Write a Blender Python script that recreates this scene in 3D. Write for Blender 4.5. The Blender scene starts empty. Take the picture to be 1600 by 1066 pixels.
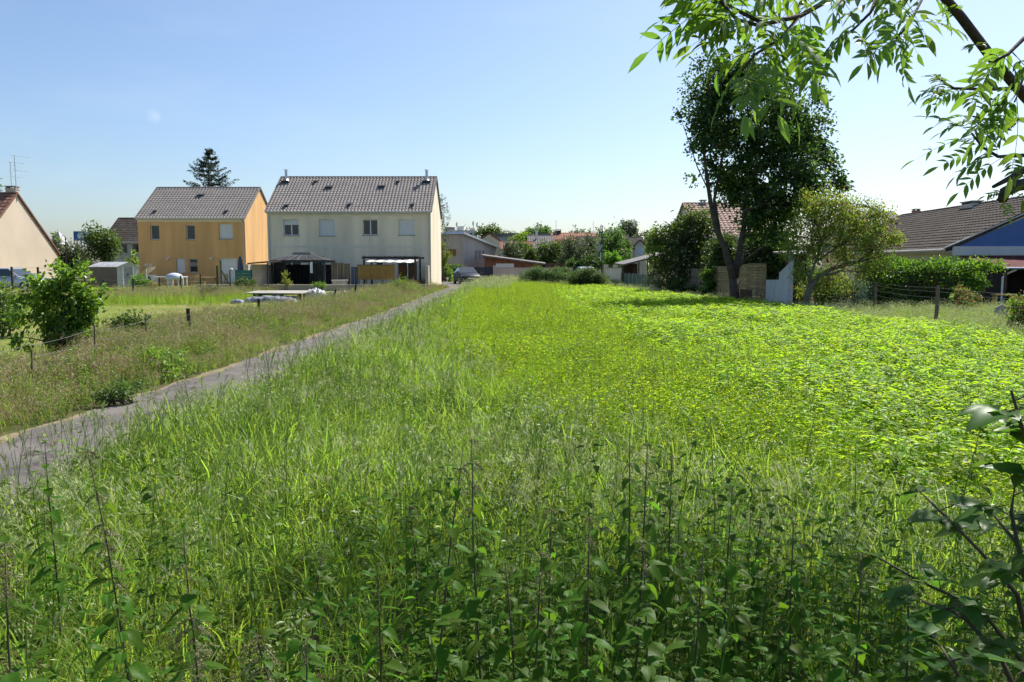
import bpy, math, random
import numpy as np
from mathutils import Vector, Matrix, Euler
random.seed(7); rng = np.random.default_rng(11)
S = bpy.context.scene
C = S.collection
R = math.radians
# ------------------------------------------------------------------ camera
F_PX, H, HOR = 1244.0, 1.7, 413.0
PITCH = math.atan((533.0 - HOR) / F_PX)
cam = bpy.data.cameras.new('camera'); cam.sensor_width = 36.0; cam.lens = 36.0 * F_PX / 1600.0
cam.clip_start = 0.05; cam.clip_end = 3000.0
camo = bpy.data.objects.new('camera', cam); C.objects.link(camo)
camo.location = (0, 0, H); camo.rotation_euler = (math.pi / 2 - PITCH, 0, 0)
S.camera = camo
# ------------------------------------------------------------------ sky, sun, exposure
SUN = Vector((0.50, 0.69, 1.0)).normalized()
SUN_EL = math.asin(SUN.z); SUN_AZ = math.atan2(SUN.x, SUN.y)
W = bpy.data.worlds.new('World'); S.world = W; W.use_nodes = True
nt = W.node_tree; bg = nt.nodes['Background']
sky = nt.nodes.new('ShaderNodeTexSky'); sky.sky_type = 'NISHITA'; sky.sun_disc = False
sky.sun_elevation = SUN_EL; sky.sun_rotation = SUN_AZ
sky.air_density = 1.0; sky.dust_density = 1.3; sky.ozone_density = 5.0; sky.altitude = 0
# faint high cirrus and one small puff of cloud, thin enough to leave the blue showing
tcw = nt.nodes.new('ShaderNodeTexCoord'); mpw = nt.nodes.new('ShaderNodeMapping'); mpw.inputs['Scale'].default_value = (2.2, 5.5, 9.0); mpw.inputs['Rotation'].default_value = (0, 0, 0.5)
nzw = nt.nodes.new('ShaderNodeTexNoise'); nzw.inputs['Scale'].default_value = 1.6; nzw.inputs['Detail'].default_value = 6; nzw.inputs['Roughness'].default_value = 0.6
nt.links.new(tcw.outputs['Generated'], mpw.inputs[0]); nt.links.new(mpw.outputs[0], nzw.inputs['Vector'])
mrw = nt.nodes.new('ShaderNodeMapRange'); mrw.inputs[1].default_value = 0.5; mrw.inputs[2].default_value = 0.8; mrw.inputs[3].default_value = 0.0; mrw.inputs[4].default_value = 0.10; nt.links.new(nzw.outputs['Fac'], mrw.inputs[0])
_pc = ((243 - 800) / F_PX, (533 - 182) / F_PX); _pv = Vector((_pc[0], math.cos(PITCH) + _pc[1] * math.sin(PITCH), -math.sin(PITCH) + _pc[1] * math.cos(PITCH))).normalized()
dtw = nt.nodes.new('ShaderNodeVectorMath'); dtw.operation = 'DISTANCE'; dtw.inputs[1].default_value = _pv; nz2 = nt.nodes.new('ShaderNodeTexNoise'); nz2.inputs['Scale'].default_value = 60; nz2.inputs['Detail'].default_value = 5
nt.links.new(tcw.outputs['Generated'], dtw.inputs[0]); nt.links.new(tcw.outputs['Generated'], nz2.inputs['Vector'])
m3 = nt.nodes.new('ShaderNodeMath'); m3.operation = 'MULTIPLY_ADD'; m3.inputs[1].default_value = 0.016; nt.links.new(nz2.outputs['Fac'], m3.inputs[0]); nt.links.new(dtw.outputs['Value'], m3.inputs[2])
m4 = nt.nodes.new('ShaderNodeMapRange'); m4.inputs[1].default_value = 0.008; m4.inputs[2].default_value = 0.017; m4.inputs[3].default_value = 0.3; m4.inputs[4].default_value = 0.0; nt.links.new(m3.outputs[0], m4.inputs[0])
m5 = nt.nodes.new('ShaderNodeMath'); m5.operation = 'ADD'; nt.links.new(mrw.outputs[0], m5.inputs[0]); nt.links.new(m4.outputs[0], m5.inputs[1])
mxw = nt.nodes.new('ShaderNodeMix'); mxw.data_type = 'RGBA'; nt.links.new(m5.outputs[0], mxw.inputs[0]); nt.links.new(sky.outputs[0], mxw.inputs[6]); mxw.inputs[7].default_value = (6.2, 6.6, 7.2, 1)
nt.links.new(mxw.outputs[2], bg.inputs[0]); bg.inputs[1].default_value = 0.081
sl = bpy.data.lights.new('sun', 'SUN'); sl.energy = 3.85; sl.angle = R(0.53); sl.color = (1.0, 0.95, 0.87)
so = bpy.data.objects.new('sun', sl); C.objects.link(so)
so.rotation_euler = (-SUN).to_track_quat('-Z', 'Y').to_euler()
vs = S.view_settings; vs.view_transform = 'Standard'; vs.look = 'None'; vs.gamma = 1.0; vs.use_curve_mapping = False
vs.exposure = 0.95
cy = S.cycles
cy.max_bounces = 5; cy.diffuse_bounces = 3; cy.glossy_bounces = 2; cy.transmission_bounces = 4; cy.transparent_max_bounces = 6
cy.sample_clamp_indirect = 6.0; cy.use_adaptive_sampling = True; cy.adaptive_threshold = 0.025; cy.use_denoising = True; cy.caustics_reflective = False; cy.caustics_refractive = False
# ------------------------------------------------------------------ measuring helpers
_cp, _sp = math.cos(PITCH), math.sin(PITCH)
def ray(x, y):
    cx = (x - 800.0) / F_PX; c = (533.0 - y) / F_PX
    return Vector((cx, _cp + c * _sp, -_sp + c * _cp))
def at(x, y, Y):
    d = ray(x, y); t = Y / d.y
    return Vector((d.x * t, Y, H + d.z * t))
def gnd(x, y, z=0.0):
    d = ray(x, y); t = (z - H) / d.z
    return Vector((d.x * t, d.y * t, z))
def wx(x, Y, y=400): return at(x, y, Y).x
def wz(y, Y): return at(800, y, Y).z
def srgb(r, g, b):
    f = lambda c: (c / 12.92 if c <= 0.04045 else ((c + 0.055) / 1.055) ** 2.4)
    return (f(r / 255), f(g / 255), f(b / 255))
# ------------------------------------------------------------------ materials
def _nodes(name):
    m = bpy.data.materials.new(name); m.use_nodes = True
    n = m.node_tree; b = n.nodes['Principled BSDF']
    return m, n, b
def mat(name, col, rough=0.8, var=0.15, scale=3.0, fine=0.0, fscale=60.0, bump=0.0, bscale=40.0, spec=0.3, metal=0.0, rnd=0.0, col2=None, streak=False):
    """plain procedural surface: broad stains, fine grain, bump, random value per object"""
    m, n, b = _nodes(name); N = n.nodes.new; L = n.links.new
    b.inputs['Roughness'].default_value = rough; b.inputs['Specular IOR Level'].default_value = spec; b.inputs['Metallic'].default_value = metal
    tc = N('ShaderNodeTexCoord'); src = tc.outputs['Object']
    if streak:
        mp = N('ShaderNodeMapping'); mp.inputs['Scale'].default_value = (1, 1, 0.12); L(src, mp.inputs[0]); src = mp.outputs[0]
    no = N('ShaderNodeTexNoise'); no.inputs['Scale'].default_value = scale; no.inputs['Detail'].default_value = 6; L(src, no.inputs['Vector'])
    cr = N('ShaderNodeValToRGB')
    c2 = col2 or tuple(min(1, c * (1 + var)) for c in col); c1 = tuple(c * (1 - var) for c in col)
    if col2: c1 = col
    cr.color_ramp.elements[0].position = 0.32; cr.color_ramp.elements[1].position = 0.68
    cr.color_ramp.elements[0].color = (*c1, 1); cr.color_ramp.elements[1].color = (*c2, 1); L(no.outputs['Fac'], cr.inputs[0])
    out = cr.outputs[0]
    if fine or rnd:
        hs = N('ShaderNodeHueSaturation'); L(out, hs.inputs['Color']); val = None
        if fine:
            n2 = N('ShaderNodeTexNoise'); n2.inputs['Scale'].default_value = fscale; n2.inputs['Detail'].default_value = 3; L(tc.outputs['Object'], n2.inputs['Vector'])
            mr = N('ShaderNodeMapRange'); mr.inputs[1].default_value = 0.3; mr.inputs[2].default_value = 0.7; mr.inputs[3].default_value = 1 - fine; mr.inputs[4].default_value = 1 + fine
            L(n2.outputs['Fac'], mr.inputs[0]); val = mr.outputs[0]
        if rnd:
            oi = N('ShaderNodeObjectInfo'); m2 = N('ShaderNodeMapRange'); m2.inputs[3].default_value = 1 - rnd; m2.inputs[4].default_value = 1 + rnd; L(oi.outputs['Random'], m2.inputs[0])
            if val is not None:
                mu = N('ShaderNodeMath'); mu.operation = 'MULTIPLY'; L(val, mu.inputs[0]); L(m2.outputs[0], mu.inputs[1]); val = mu.outputs[0]
            else: val = m2.outputs[0]
        L(val, hs.inputs['Value']); out = hs.outputs[0]
    L(out, b.inputs['Base Color'])
    if bump:
        nb = N('ShaderNodeTexNoise'); nb.inputs['Scale'].default_value = bscale; nb.inputs['Detail'].default_value = 4; L(tc.outputs['Object'], nb.inputs['Vector'])
        bm = N('ShaderNodeBump'); bm.inputs['Strength'].default_value = bump; bm.inputs['Distance'].default_value = 0.01; L(nb.outputs['Fac'], bm.inputs['Height']); L(bm.outputs[0], b.inputs['Normal'])
    return m
def leafmat(name, col, tcol, trans=0.45, hue=0.02, val=0.25, gloss=0.08, rough=0.45, nscale=1.2):
    """thin leaf: diffuse + translucent + a little gloss, varied per instance and along the plant"""
    m = bpy.data.materials.new(name); m.use_nodes = True; n = m.node_tree
    for x in list(n.nodes): n.nodes.remove(x)
    N = n.nodes.new; L = n.links.new
    oi = N('ShaderNodeObjectInfo'); geo = N('ShaderNodeNewGeometry')
    no = N('ShaderNodeTexNoise'); no.inputs['Scale'].default_value = nscale; no.inputs['Detail'].default_value = 3; L(geo.outputs['Position'], no.inputs['Vector'])
    rv = N('ShaderNodeMath'); rv.operation = 'ADD'; L(oi.outputs['Random'], rv.inputs[0]); L(geo.outputs['Random Per Island'], rv.inputs[1])
    r2 = N('ShaderNodeMath'); r2.operation = 'ADD'; L(rv.outputs[0], r2.inputs[0]); L(no.outputs['Fac'], r2.inputs[1])
    mv = N('ShaderNodeMapRange'); mv.inputs[1].default_value = 0.6; mv.inputs[2].default_value = 2.4; mv.inputs[3].default_value = 1 - val; mv.inputs[4].default_value = 1 + val; L(r2.outputs[0], mv.inputs[0])
    mh = N('ShaderNodeMapRange'); mh.inputs[3].default_value = 0.5 - hue; mh.inputs[4].default_value = 0.5 + hue; L(oi.outputs['Random'], mh.inputs[0])
    def hs(c):
        h = N('ShaderNodeHueSaturation'); h.inputs['Color'].default_value = (*c, 1); L(mv.outputs[0], h.inputs['Value']); L(mh.outputs[0], h.inputs['Hue']); return h.outputs[0]
    d = N('ShaderNodeBsdfDiffuse'); L(hs(col), d.inputs[0])
    t = N('ShaderNodeBsdfTranslucent'); L(hs(tcol), t.inputs[0])
    mx = N('ShaderNodeMixShader'); mx.inputs[0].default_value = trans; L(d.outputs[0], mx.inputs[1]); L(t.outputs[0], mx.inputs[2])
    g = N('ShaderNodeBsdfGlossy'); g.inputs['Roughness'].default_value = rough; g.inputs[0].default_value = (0.9, 0.95, 0.9, 1)
    lw = N('ShaderNodeLayerWeight'); lw.inputs[0].default_value = 0.25
    fm = N('ShaderNodeMath'); fm.operation = 'MULTIPLY_ADD'; fm.inputs[1].default_value = gloss * 0.5; fm.inputs[2].default_value = gloss * 0.3; L(lw.outputs['Facing'], fm.inputs[0])
    m2 = N('ShaderNodeMixShader'); L(fm.outputs[0], m2.inputs[0]); L(mx.outputs[0], m2.inputs[1]); L(g.outputs[0], m2.inputs[2])
    o = N('ShaderNodeOutputMaterial'); L(m2.outputs[0], o.inputs[0])
    return m
def glassmat(name, col=(0.012, 0.015, 0.017), rough=0.06):
    m, n, b = _nodes(name); b.inputs['Base Color'].default_value = (*col, 1); b.inputs['Roughness'].default_value = rough; b.inputs['Specular IOR Level'].default_value = 0.6
    no = n.nodes.new('ShaderNodeTexNoise'); no.inputs['Scale'].default_value = 1.3
    bm = n.nodes.new('ShaderNodeBump'); bm.inputs['Strength'].default_value = 0.03; n.links.new(no.outputs[0], bm.inputs['Height']); n.links.new(bm.outputs[0], b.inputs['Normal'])
    return m
M = {}
M['cream'] = mat('cream_render', (0.80, 0.70, 0.515), 0.9, 0.12, 1.3, fine=0.06, streak=True, bump=0.15, bscale=120)
M['cream_light'] = mat('pale_render_band', (0.74, 0.68, 0.54), 0.9, 0.05, 0.6, fine=0.04, bump=0.1, bscale=120)
M['orange'] = mat('orange_render', (0.68, 0.405, 0.17), 0.9, 0.12, 1.3, fine=0.06, streak=True, bump=0.15, bscale=120)
M['peach'] = mat('peach_render', (0.62, 0.515, 0.40), 0.9, 0.07, 0.5, fine=0.04, bump=0.12, bscale=120)
M['grey_render'] = mat('grey_beige_render', (0.50, 0.45, 0.38), 0.9, 0.12, 0.8, fine=0.05, streak=True)
M['village_wall'] = mat('village_render', (0.58, 0.52, 0.42), 0.9, 0.1, 1.0)
M['yellow_wall'] = mat('pale_yellow_render', (0.64, 0.62, 0.42), 0.9, 0.06, 1.0)
M['wall_white'] = mat('dirty_white_render', (0.66, 0.63, 0.55), 0.9, 0.1, 1.2, fine=0.05, streak=True)
M['wall_pink'] = mat('pinkish_render', (0.60, 0.49, 0.40), 0.9, 0.1, 0.9, fine=0.05, streak=True)
M['block'] = mat('concrete_block', (0.52, 0.46, 0.37), 0.95, 0.16, 2.2, fine=0.12, fscale=25, bump=0.3)
M['concrete'] = mat('weathered_concrete', (0.36, 0.33, 0.28), 0.95, 0.2, 1.4, fine=0.1, fscale=20, bump=0.3)
M['tile_brown'] = mat('grey_brown_roof_tile', (0.205, 0.185, 0.172), 0.8, 0.25, 1.2, fine=0.18, fscale=7, bump=0.2, col2=(0.26, 0.232, 0.215))
M['tile_grey'] = mat('grey_roof_tile', (0.195, 0.177, 0.163), 0.8, 0.25, 1.2, fine=0.17, fscale=7, bump=0.2, col2=(0.245, 0.22, 0.20))
M['tile_dark'] = mat('dark_weathered_roof_tile', (0.055, 0.045, 0.038), 0.9, 0.25, 1.5, fine=0.25, fscale=8, bump=0.2, spec=0.1, col2=(0.095, 0.08, 0.068))
M['tile_rust'] = mat('rusty_brown_roof_tile', (0.15, 0.075, 0.05), 0.8, 0.2, 1.5, fine=0.3, fscale=9, col2=(0.25, 0.13, 0.085))
M['tile_red'] = mat('red_roof_tile', (0.25, 0.105, 0.075), 0.85, 0.2, 1.2, fine=0.2, fscale=8)
M['tile_orange'] = mat('orange_roof_tile', (0.36, 0.165, 0.105), 0.85, 0.2, 1.0, fine=0.2, fscale=8)
M['slate'] = mat('grey_slate_roof', (0.17, 0.155, 0.15), 0.8, 0.2, 1.0, fine=0.15, fscale=8)
M['white'] = mat('white_plastic', (0.76, 0.76, 0.76), 0.45, 0.03, 2.0)
M['shutter'] = mat('white_roller_shutter', (0.70, 0.70, 0.70), 0.5, 0.03, 2.0)
M['offwhite'] = mat('off_white_gutter', (0.58, 0.55, 0.47), 0.6, 0.05, 2.0)
M['zinc'] = mat('zinc_metal', (0.55, 0.56, 0.57), 0.35, 0.12, 6.0, metal=0.8)
M['dark_metal'] = mat('charcoal_metal', (0.035, 0.037, 0.042), 0.5, 0.2, 3.0)
M['green_metal'] = mat('dark_green_post', (0.012, 0.05, 0.035), 0.5, 0.2, 5.0)
M['wire'] = mat('galvanised_wire', (0.16, 0.155, 0.145), 0.6, 0.2, 8.0)
M['rust_post'] = mat('rusty_dark_iron', (0.05, 0.036, 0.028), 0.85, 0.4, 9.0, bump=0.4)
M['post_wood'] = mat('grey_weathered_wood', (0.17, 0.13, 0.085), 0.9, 0.3, 4.0, fine=0.25, fscale=30, bump=0.4)
M['wood'] = mat('pine_wood', (0.52, 0.34, 0.14), 0.8, 0.2, 4.0)
M['slat'] = mat('woven_wood_slat', (0.33, 0.245, 0.13), 0.85, 0.22, 3.0, fine=0.2, fscale=18, bump=0.3, rnd=0.18)
M['slat_old'] = mat('grey_woven_slat', (0.24, 0.185, 0.13), 0.9, 0.25, 3.0, fine=0.2, fscale=18, rnd=0.2)
M['brown_board'] = mat('brown_board', (0.10, 0.06, 0.042), 0.85, 0.25, 2.0, fine=0.15)
M['white_sheet'] = mat('flaking_white_sheet', (0.56, 0.55, 0.51), 0.7, 0.2, 3.0, fine=0.12, fscale=20, col2=(0.70, 0.69, 0.66), streak=True)
M['brick'] = mat('dirty_red_brick', (0.22, 0.10, 0.065), 0.95, 0.3, 1.5, fine=0.2, fscale=12)
M['green_panel'] = mat('green_fence_panel', (0.055, 0.115, 0.085), 0.6, 0.2, 1.5)
M['teal_panel'] = mat('teal_plastic_panel', (0.035, 0.14, 0.125), 0.5, 0.12, 2.0)
M['conc_post'] = mat('concrete_post', (0.32, 0.33, 0.30), 0.9, 0.15, 3.0)
M['gate_blue'] = mat('dark_blue_gate', (0.025, 0.035, 0.055), 0.45, 0.1, 2.0)
M['blue_cladding'] = mat('blue_gable_cladding', (0.085, 0.175, 0.40), 0.6, 0.06, 1.2, streak=True)
M['white_fascia'] = mat('white_board', (0.66, 0.66, 0.64), 0.6, 0.07, 2.0, streak=True)
M['red_sheet'] = mat('maroon_corrugated_sheet', (0.10, 0.028, 0.026), 0.85, 0.3, 2.5, fine=0.2, spec=0.1)
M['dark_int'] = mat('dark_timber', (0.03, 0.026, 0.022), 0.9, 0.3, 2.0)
M['glass'] = glassmat('window_glass')
M['asphalt'] = None
M['bark'] = mat('dark_bark', (0.085, 0.065, 0.05), 0.95, 0.35, 5.0, fine=0.3, fscale=25, bump=0.8, bscale=18, streak=False)
M['bark_ash'] = mat('ash_bark', (0.075, 0.055, 0.042), 0.9, 0.3, 6.0, fine=0.3, fscale=40, bump=0.6, bscale=60)
M['bark_light'] = mat('grey_bark', (0.19, 0.155, 0.12), 0.95, 0.3, 6.0, fine=0.25, fscale=25, bump=0.6)
M['canvas_tan'] = mat('tan_canvas', (0.30, 0.18, 0.055), 0.85, 0.1, 3.0)
M['canvas_white'] = mat('pale_canvas', (0.68, 0.65, 0.58), 0.85, 0.06, 3.0)
M['tarp_white'] = mat('white_plastic_tarp', (0.50, 0.50, 0.50), 0.55, 0.2, 6.0)
M['tarp_grey'] = mat('silver_grey_tarp', (0.20, 0.21, 0.23), 0.5, 0.4, 7.0)
M['tarp_blue'] = mat('blue_plastic', (0.03, 0.13, 0.42), 0.5, 0.1, 4.0)
M['gazebo_roof'] = mat('dark_gazebo_roof', (0.045, 0.045, 0.05), 0.75, 0.2, 3.0, spec=0.15)
M['net'] = mat('dark_gazebo_cloth', (0.025, 0.03, 0.033), 0.9, 0.3, 2.0)
M['reed'] = mat('reed_screen', (0.16, 0.125, 0.085), 0.9, 0.3, 8.0, streak=True)
M['parasol'] = mat('slate_blue_cloth', (0.08, 0.095, 0.15), 0.9, 0.1, 4.0)
M['shed_dark'] = mat('charcoal_shed_sheet', (0.075, 0.075, 0.08), 0.5, 0.08, 2.0)
M['shed_light'] = mat('light_grey_shed_sheet', (0.48, 0.49, 0.50), 0.5, 0.06, 2.0)
M['rubber'] = mat('tyre_rubber', (0.015, 0.015, 0.016), 0.9, 0.2, 5.0)
M['car_grey'] = mat('dark_grey_car_paint', (0.012, 0.016, 0.028), 0.45, 0.05, 2.0, spec=0.2)
M['car_silver'] = mat('silver_car_paint', (0.42, 0.45, 0.50), 0.25, 0.05, 2.0, spec=0.6, metal=0.4)
M['lamp_glass'] = mat('clear_headlamp', (0.62, 0.64, 0.68), 0.1, 0.05, 5.0, spec=0.8)
M['red'] = mat('red_plastic', (0.55, 0.04, 0.03), 0.5, 0.05, 4.0)
M['blue_sign'] = mat('blue_sign_panel', (0.045, 0.13, 0.32), 0.5, 0.1, 3.0)
M['poppy'] = leafmat('poppy_petal', (0.55, 0.02, 0.012), (0.8, 0.04, 0.02), 0.4, 0.01, 0.15)
# foliage
M['grass'] = leafmat('grass_blade', (0.15, 0.245, 0.035), (0.42, 0.62, 0.05), 0.52, 0.025, 0.4, gloss=0.03, rough=0.5)
M['grass_grey'] = leafmat('brome_blade', (0.175, 0.26, 0.05), (0.43, 0.60, 0.08), 0.48, 0.02, 0.38, gloss=0.04, rough=0.45)
M['spikelet'] = leafmat('pale_grass_spikelet', (0.55, 0.57, 0.32), (0.58, 0.61, 0.30), 0.4, 0.01, 0.2, gloss=0.03, rough=0.4)
M['ear'] = leafmat('green_barley_ear', (0.13, 0.20, 0.045), (0.25, 0.36, 0.07), 0.4, 0.012, 0.25)
M['weed'] = leafmat('yellow_green_weed', (0.195, 0.28, 0.02), (0.54, 0.72, 0.028), 0.55, 0.014, 0.25, gloss=0.05)
M['weed_dark'] = leafmat('blue_green_weed', (0.08, 0.135, 0.04), (0.17, 0.29, 0.05), 0.4, 0.02, 0.25)
M['broad'] = leafmat('bright_broad_leaf', (0.175, 0.285, 0.02), (0.50, 0.73, 0.03), 0.55, 0.015, 0.24, gloss=0.05, rough=0.45)
M['dry'] = leafmat('dry_straw', (0.42, 0.34, 0.17), (0.42, 0.34, 0.16), 0.3, 0.012, 0.3)
M['rusty_grass'] = leafmat('reddish_dry_grass', (0.34, 0.25, 0.15), (0.36, 0.27, 0.15), 0.35, 0.015, 0.3)
M['stalk'] = mat('brown_weed_stalk', (0.19, 0.165, 0.085), 0.9, 0.2, 5.0)
M['stem_green'] = leafmat('green_stem', (0.17, 0.24, 0.06), (0.25, 0.36, 0.07), 0.4, 0.01, 0.25, gloss=0.02)
M['nettle'] = leafmat('nettle_leaf', (0.055, 0.115, 0.012), (0.16, 0.35, 0.018), 0.42, 0.018, 0.4, gloss=0.02)
M['nettle_stem'] = mat('purple_brown_nettle_stem', (0.09, 0.075, 0.045), 0.8, 0.3, 8.0)
M['nettle_flower'] = leafmat('nettle_flower_string', (0.22, 0.215, 0.09), (0.25, 0.25, 0.09), 0.3, 0.02, 0.25)
M['bramble'] = leafmat('bramble_leaf', (0.055, 0.115, 0.022), (0.16, 0.33, 0.03), 0.42, 0.015, 0.35, gloss=0.04, rough=0.35)
M['bramble_cane'] = mat('bramble_cane', (0.07, 0.055, 0.03), 0.7, 0.3, 10.0)
M['ash_leaf'] = leafmat('ash_leaflet', (0.085, 0.15, 0.025), (0.27, 0.47, 0.04), 0.5, 0.015, 0.3, gloss=0.09, rough=0.4)
M['ash_stalk'] = mat('ash_leaf_stalk', (0.12, 0.15, 0.05), 0.7, 0.2, 8.0)
M['tree_dark'] = leafmat('dark_maple_leaf', (0.036, 0.068, 0.018), (0.085, 0.17, 0.02), 0.4, 0.015, 0.3, gloss=0.08, nscale=0.6)
M['tree_mid'] = leafmat('mid_green_leaf', (0.075, 0.125, 0.028), (0.15, 0.26, 0.035), 0.42, 0.015, 0.3, nscale=0.6)
M['tree_light'] = leafmat('light_green_leaf', (0.135, 0.205, 0.028), (0.32, 0.48, 0.04), 0.42, 0.015, 0.28, nscale=0.7)
M['tree_grey'] = leafmat('grey_green_leaf', (0.105, 0.13, 0.06), (0.15, 0.20, 0.075), 0.3, 0.015, 0.25, nscale=0.5)
M['tree_yellow'] = leafmat('yellow_green_leaf', (0.20, 0.255, 0.045), (0.41, 0.51, 0.06), 0.42, 0.03, 0.3, nscale=0.8)
M['pink_leaf'] = leafmat('pinkish_young_leaf', (0.26, 0.11, 0.06), (0.34, 0.14, 0.06), 0.4, 0.02, 0.25)
M['conifer'] = leafmat('blue_green_needle', (0.06, 0.09, 0.055), (0.07, 0.11, 0.055), 0.2, 0.01, 0.25)
M['hedge'] = leafmat('laurel_leaf', (0.09, 0.17, 0.022), (0.25, 0.46, 0.03), 0.45, 0.012, 0.25, gloss=0.08, rough=0.35)
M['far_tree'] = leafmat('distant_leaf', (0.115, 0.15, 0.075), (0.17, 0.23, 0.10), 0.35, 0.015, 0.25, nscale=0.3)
# ------------------------------------------------------------------ mesh collecting
class MB:
    def __init__(s): s.v = []; s.f = []; s.m = []
    def add(s, vs, fs, mi=0):
        o = len(s.v); s.v.extend([tuple(p) for p in vs]); s.f.extend([tuple(i + o for i in f) for f in fs]); s.m.extend([mi] * len(fs)); return s
    def box(s, x0, x1, y0, y1, z0, z1, mi=0):
        v = [(x0, y0, z0), (x1, y0, z0), (x1, y1, z0), (x0, y1, z0), (x0, y0, z1), (x1, y0, z1), (x1, y1, z1), (x0, y1, z1)]
        return s.add(v, [(0, 3, 2, 1), (4, 5, 6, 7), (0, 1, 5, 4), (1, 2, 6, 5), (2, 3, 7, 6), (3, 0, 4, 7)], mi)
    def bar(s, a, b, w, h, mi=0, up=(0, 0, 1)):
        a = Vector(a); b = Vector(b); d = (b - a).normalized(); u = Vector(up)
        sd = d.cross(u)
        if sd.length < 1e-4: sd = d.cross(Vector((1, 0, 0)))
        sd.normalize(); u = sd.cross(d).normalized()
        v = [p + sd * (w / 2 * i) + u * (h / 2 * j) for p in (a, b) for i, j in ((-1, -1), (1, -1), (1, 1), (-1, 1))]
        return s.add(v, [(0, 1, 2, 3), (7, 6, 5, 4), (0, 4, 5, 1), (1, 5, 6, 2), (2, 6, 7, 3), (3, 7, 4, 0)], mi)
    def tube(s, pts, rad, n=6, mi=0, cap=True):
        pts = [Vector(p) for p in pts]; k = len(pts)
        if not hasattr(rad, '__len__'): rad = [rad] * k
        ref = Vector((0.13, 0.21, 0.97)); vs = []
        for i, p in enumerate(pts):
            d = (pts[min(i + 1, k - 1)] - pts[max(i - 1, 0)]).normalized()
            r = ref if abs(d.dot(ref)) < 0.95 else Vector((1, 0, 0))
            a = d.cross(r).normalized(); b = d.cross(a)
            for j in range(n):
                t = 2 * math.pi * j / n; vs.append(p + a * (rad[i] * math.cos(t)) + b * (rad[i] * math.sin(t)))
        fs = [(i * n + j, i * n + (j + 1) % n, (i + 1) * n + (j + 1) % n, (i + 1) * n + j) for i in range(k - 1) for j in range(n)]
        if cap: fs += [tuple(range(n - 1, -1, -1)), tuple((k - 1) * n + j for j in range(n))]
        return s.add(vs, fs, mi)
    def quad(s, a, b, c, d, mi=0): return s.add([a, b, c, d], [(0, 1, 2, 3)], mi)
    def slab(s, quad, t, mi=0):
        """a four-cornered sheet with thickness t along its normal (downwards)"""
        q = [Vector(p) for p in quad]; n = (q[1] - q[0]).cross(q[3] - q[0]).normalized() * t
        v = q + [p - n for p in q]
        return s.add(v, [(0, 1, 2, 3), (7, 6, 5, 4), (0, 4, 5, 1), (1, 5, 6, 2), (2, 6, 7, 3), (3, 7, 4, 0)], mi)
    def prism(s, poly, a, mi=0):
        """polygon (3d points) extruded by vector a"""
        p = [Vector(q) for q in poly]; a = Vector(a); n = len(p)
        return s.add(p + [q + a for q in p], [tuple(range(n)), tuple(range(2 * n - 1, n - 1, -1))] + [(i, i + n, (i + 1) % n + n, (i + 1) % n) for i in range(n)], mi)
ORG = {}
def _org(parent): return ORG.get(parent.name, Vector((0, 0, 0))) if parent else Vector((0, 0, 0))
def link(name, mesh, parent=None):
    o = bpy.data.objects.new(name, mesh); C.objects.link(o)
    if parent: o.parent = parent
    return o
def build(name, mb, mats, parent=None, smooth=False, local=False):
    me = bpy.data.meshes.new(name); off = Vector((0, 0, 0)) if local else _org(parent)
    me.from_pydata([(p[0] - off.x, p[1] - off.y, p[2] - off.z) for p in mb.v], [], mb.f)
    if not isinstance(mats, (list, tuple)): mats = [mats]
    for m in mats: me.materials.append(m)
    if len(mats) > 1: me.polygons.foreach_set('material_index', mb.m)
    if smooth: me.polygons.foreach_set('use_smooth', [True] * len(mb.f))
    me.update()
    o = link(name, me, parent)
    ORG[o.name] = Vector(off)
    return o
def tag(o, label, cat=None, group=None, kind=None):
    if label: o['label'] = label
    if cat: o['category'] = cat
    if group: o['group'] = group
    if kind: o['kind'] = kind
    return o
def thing(name, label, cat, loc=(0, 0, 0), rotz=0.0, group=None):
    o = bpy.data.objects.new(name, None); C.objects.link(o); o.location = loc; o.rotation_euler = (0, 0, rotz); o.empty_display_size = 0.2
    ORG[o.name] = Vector(loc)
    return tag(o, label, cat, group)
def copy_tree(o, parent=None):
    c = o.copy(); C.objects.link(c)
    if parent: c.parent = parent
    for ch in list(o.children): copy_tree(ch, c)
    return c
def mesh_np(name, V, faces, mats, mi=None):
    """faces: (n,3) or (n,4) int array, or a list of two such arrays"""
    me = bpy.data.meshes.new(name); V = np.asarray(V, np.float32)
    if not isinstance(faces, list): faces = [faces]
    faces = [np.asarray(f, np.int32) for f in faces if len(f)]
    me.vertices.add(len(V)); me.vertices.foreach_set('co', V.ravel())
    lv = np.concatenate([f.ravel() for f in faces]); tot = np.concatenate([np.full(len(f), f.shape[1], np.int32) for f in faces])
    me.loops.add(len(lv)); me.loops.foreach_set('vertex_index', lv)
    me.polygons.add(len(tot)); me.polygons.foreach_set('loop_start', np.concatenate([[0], np.cumsum(tot)[:-1]]).astype(np.int32))
    if not isinstance(mats, (list, tuple)): mats = [mats]
    for m in mats: me.materials.append(m)
    if mi is not None: me.polygons.foreach_set('material_index', np.asarray(mi, np.int32))
    me.update(calc_edges=True); me.validate()
    return me
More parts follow.
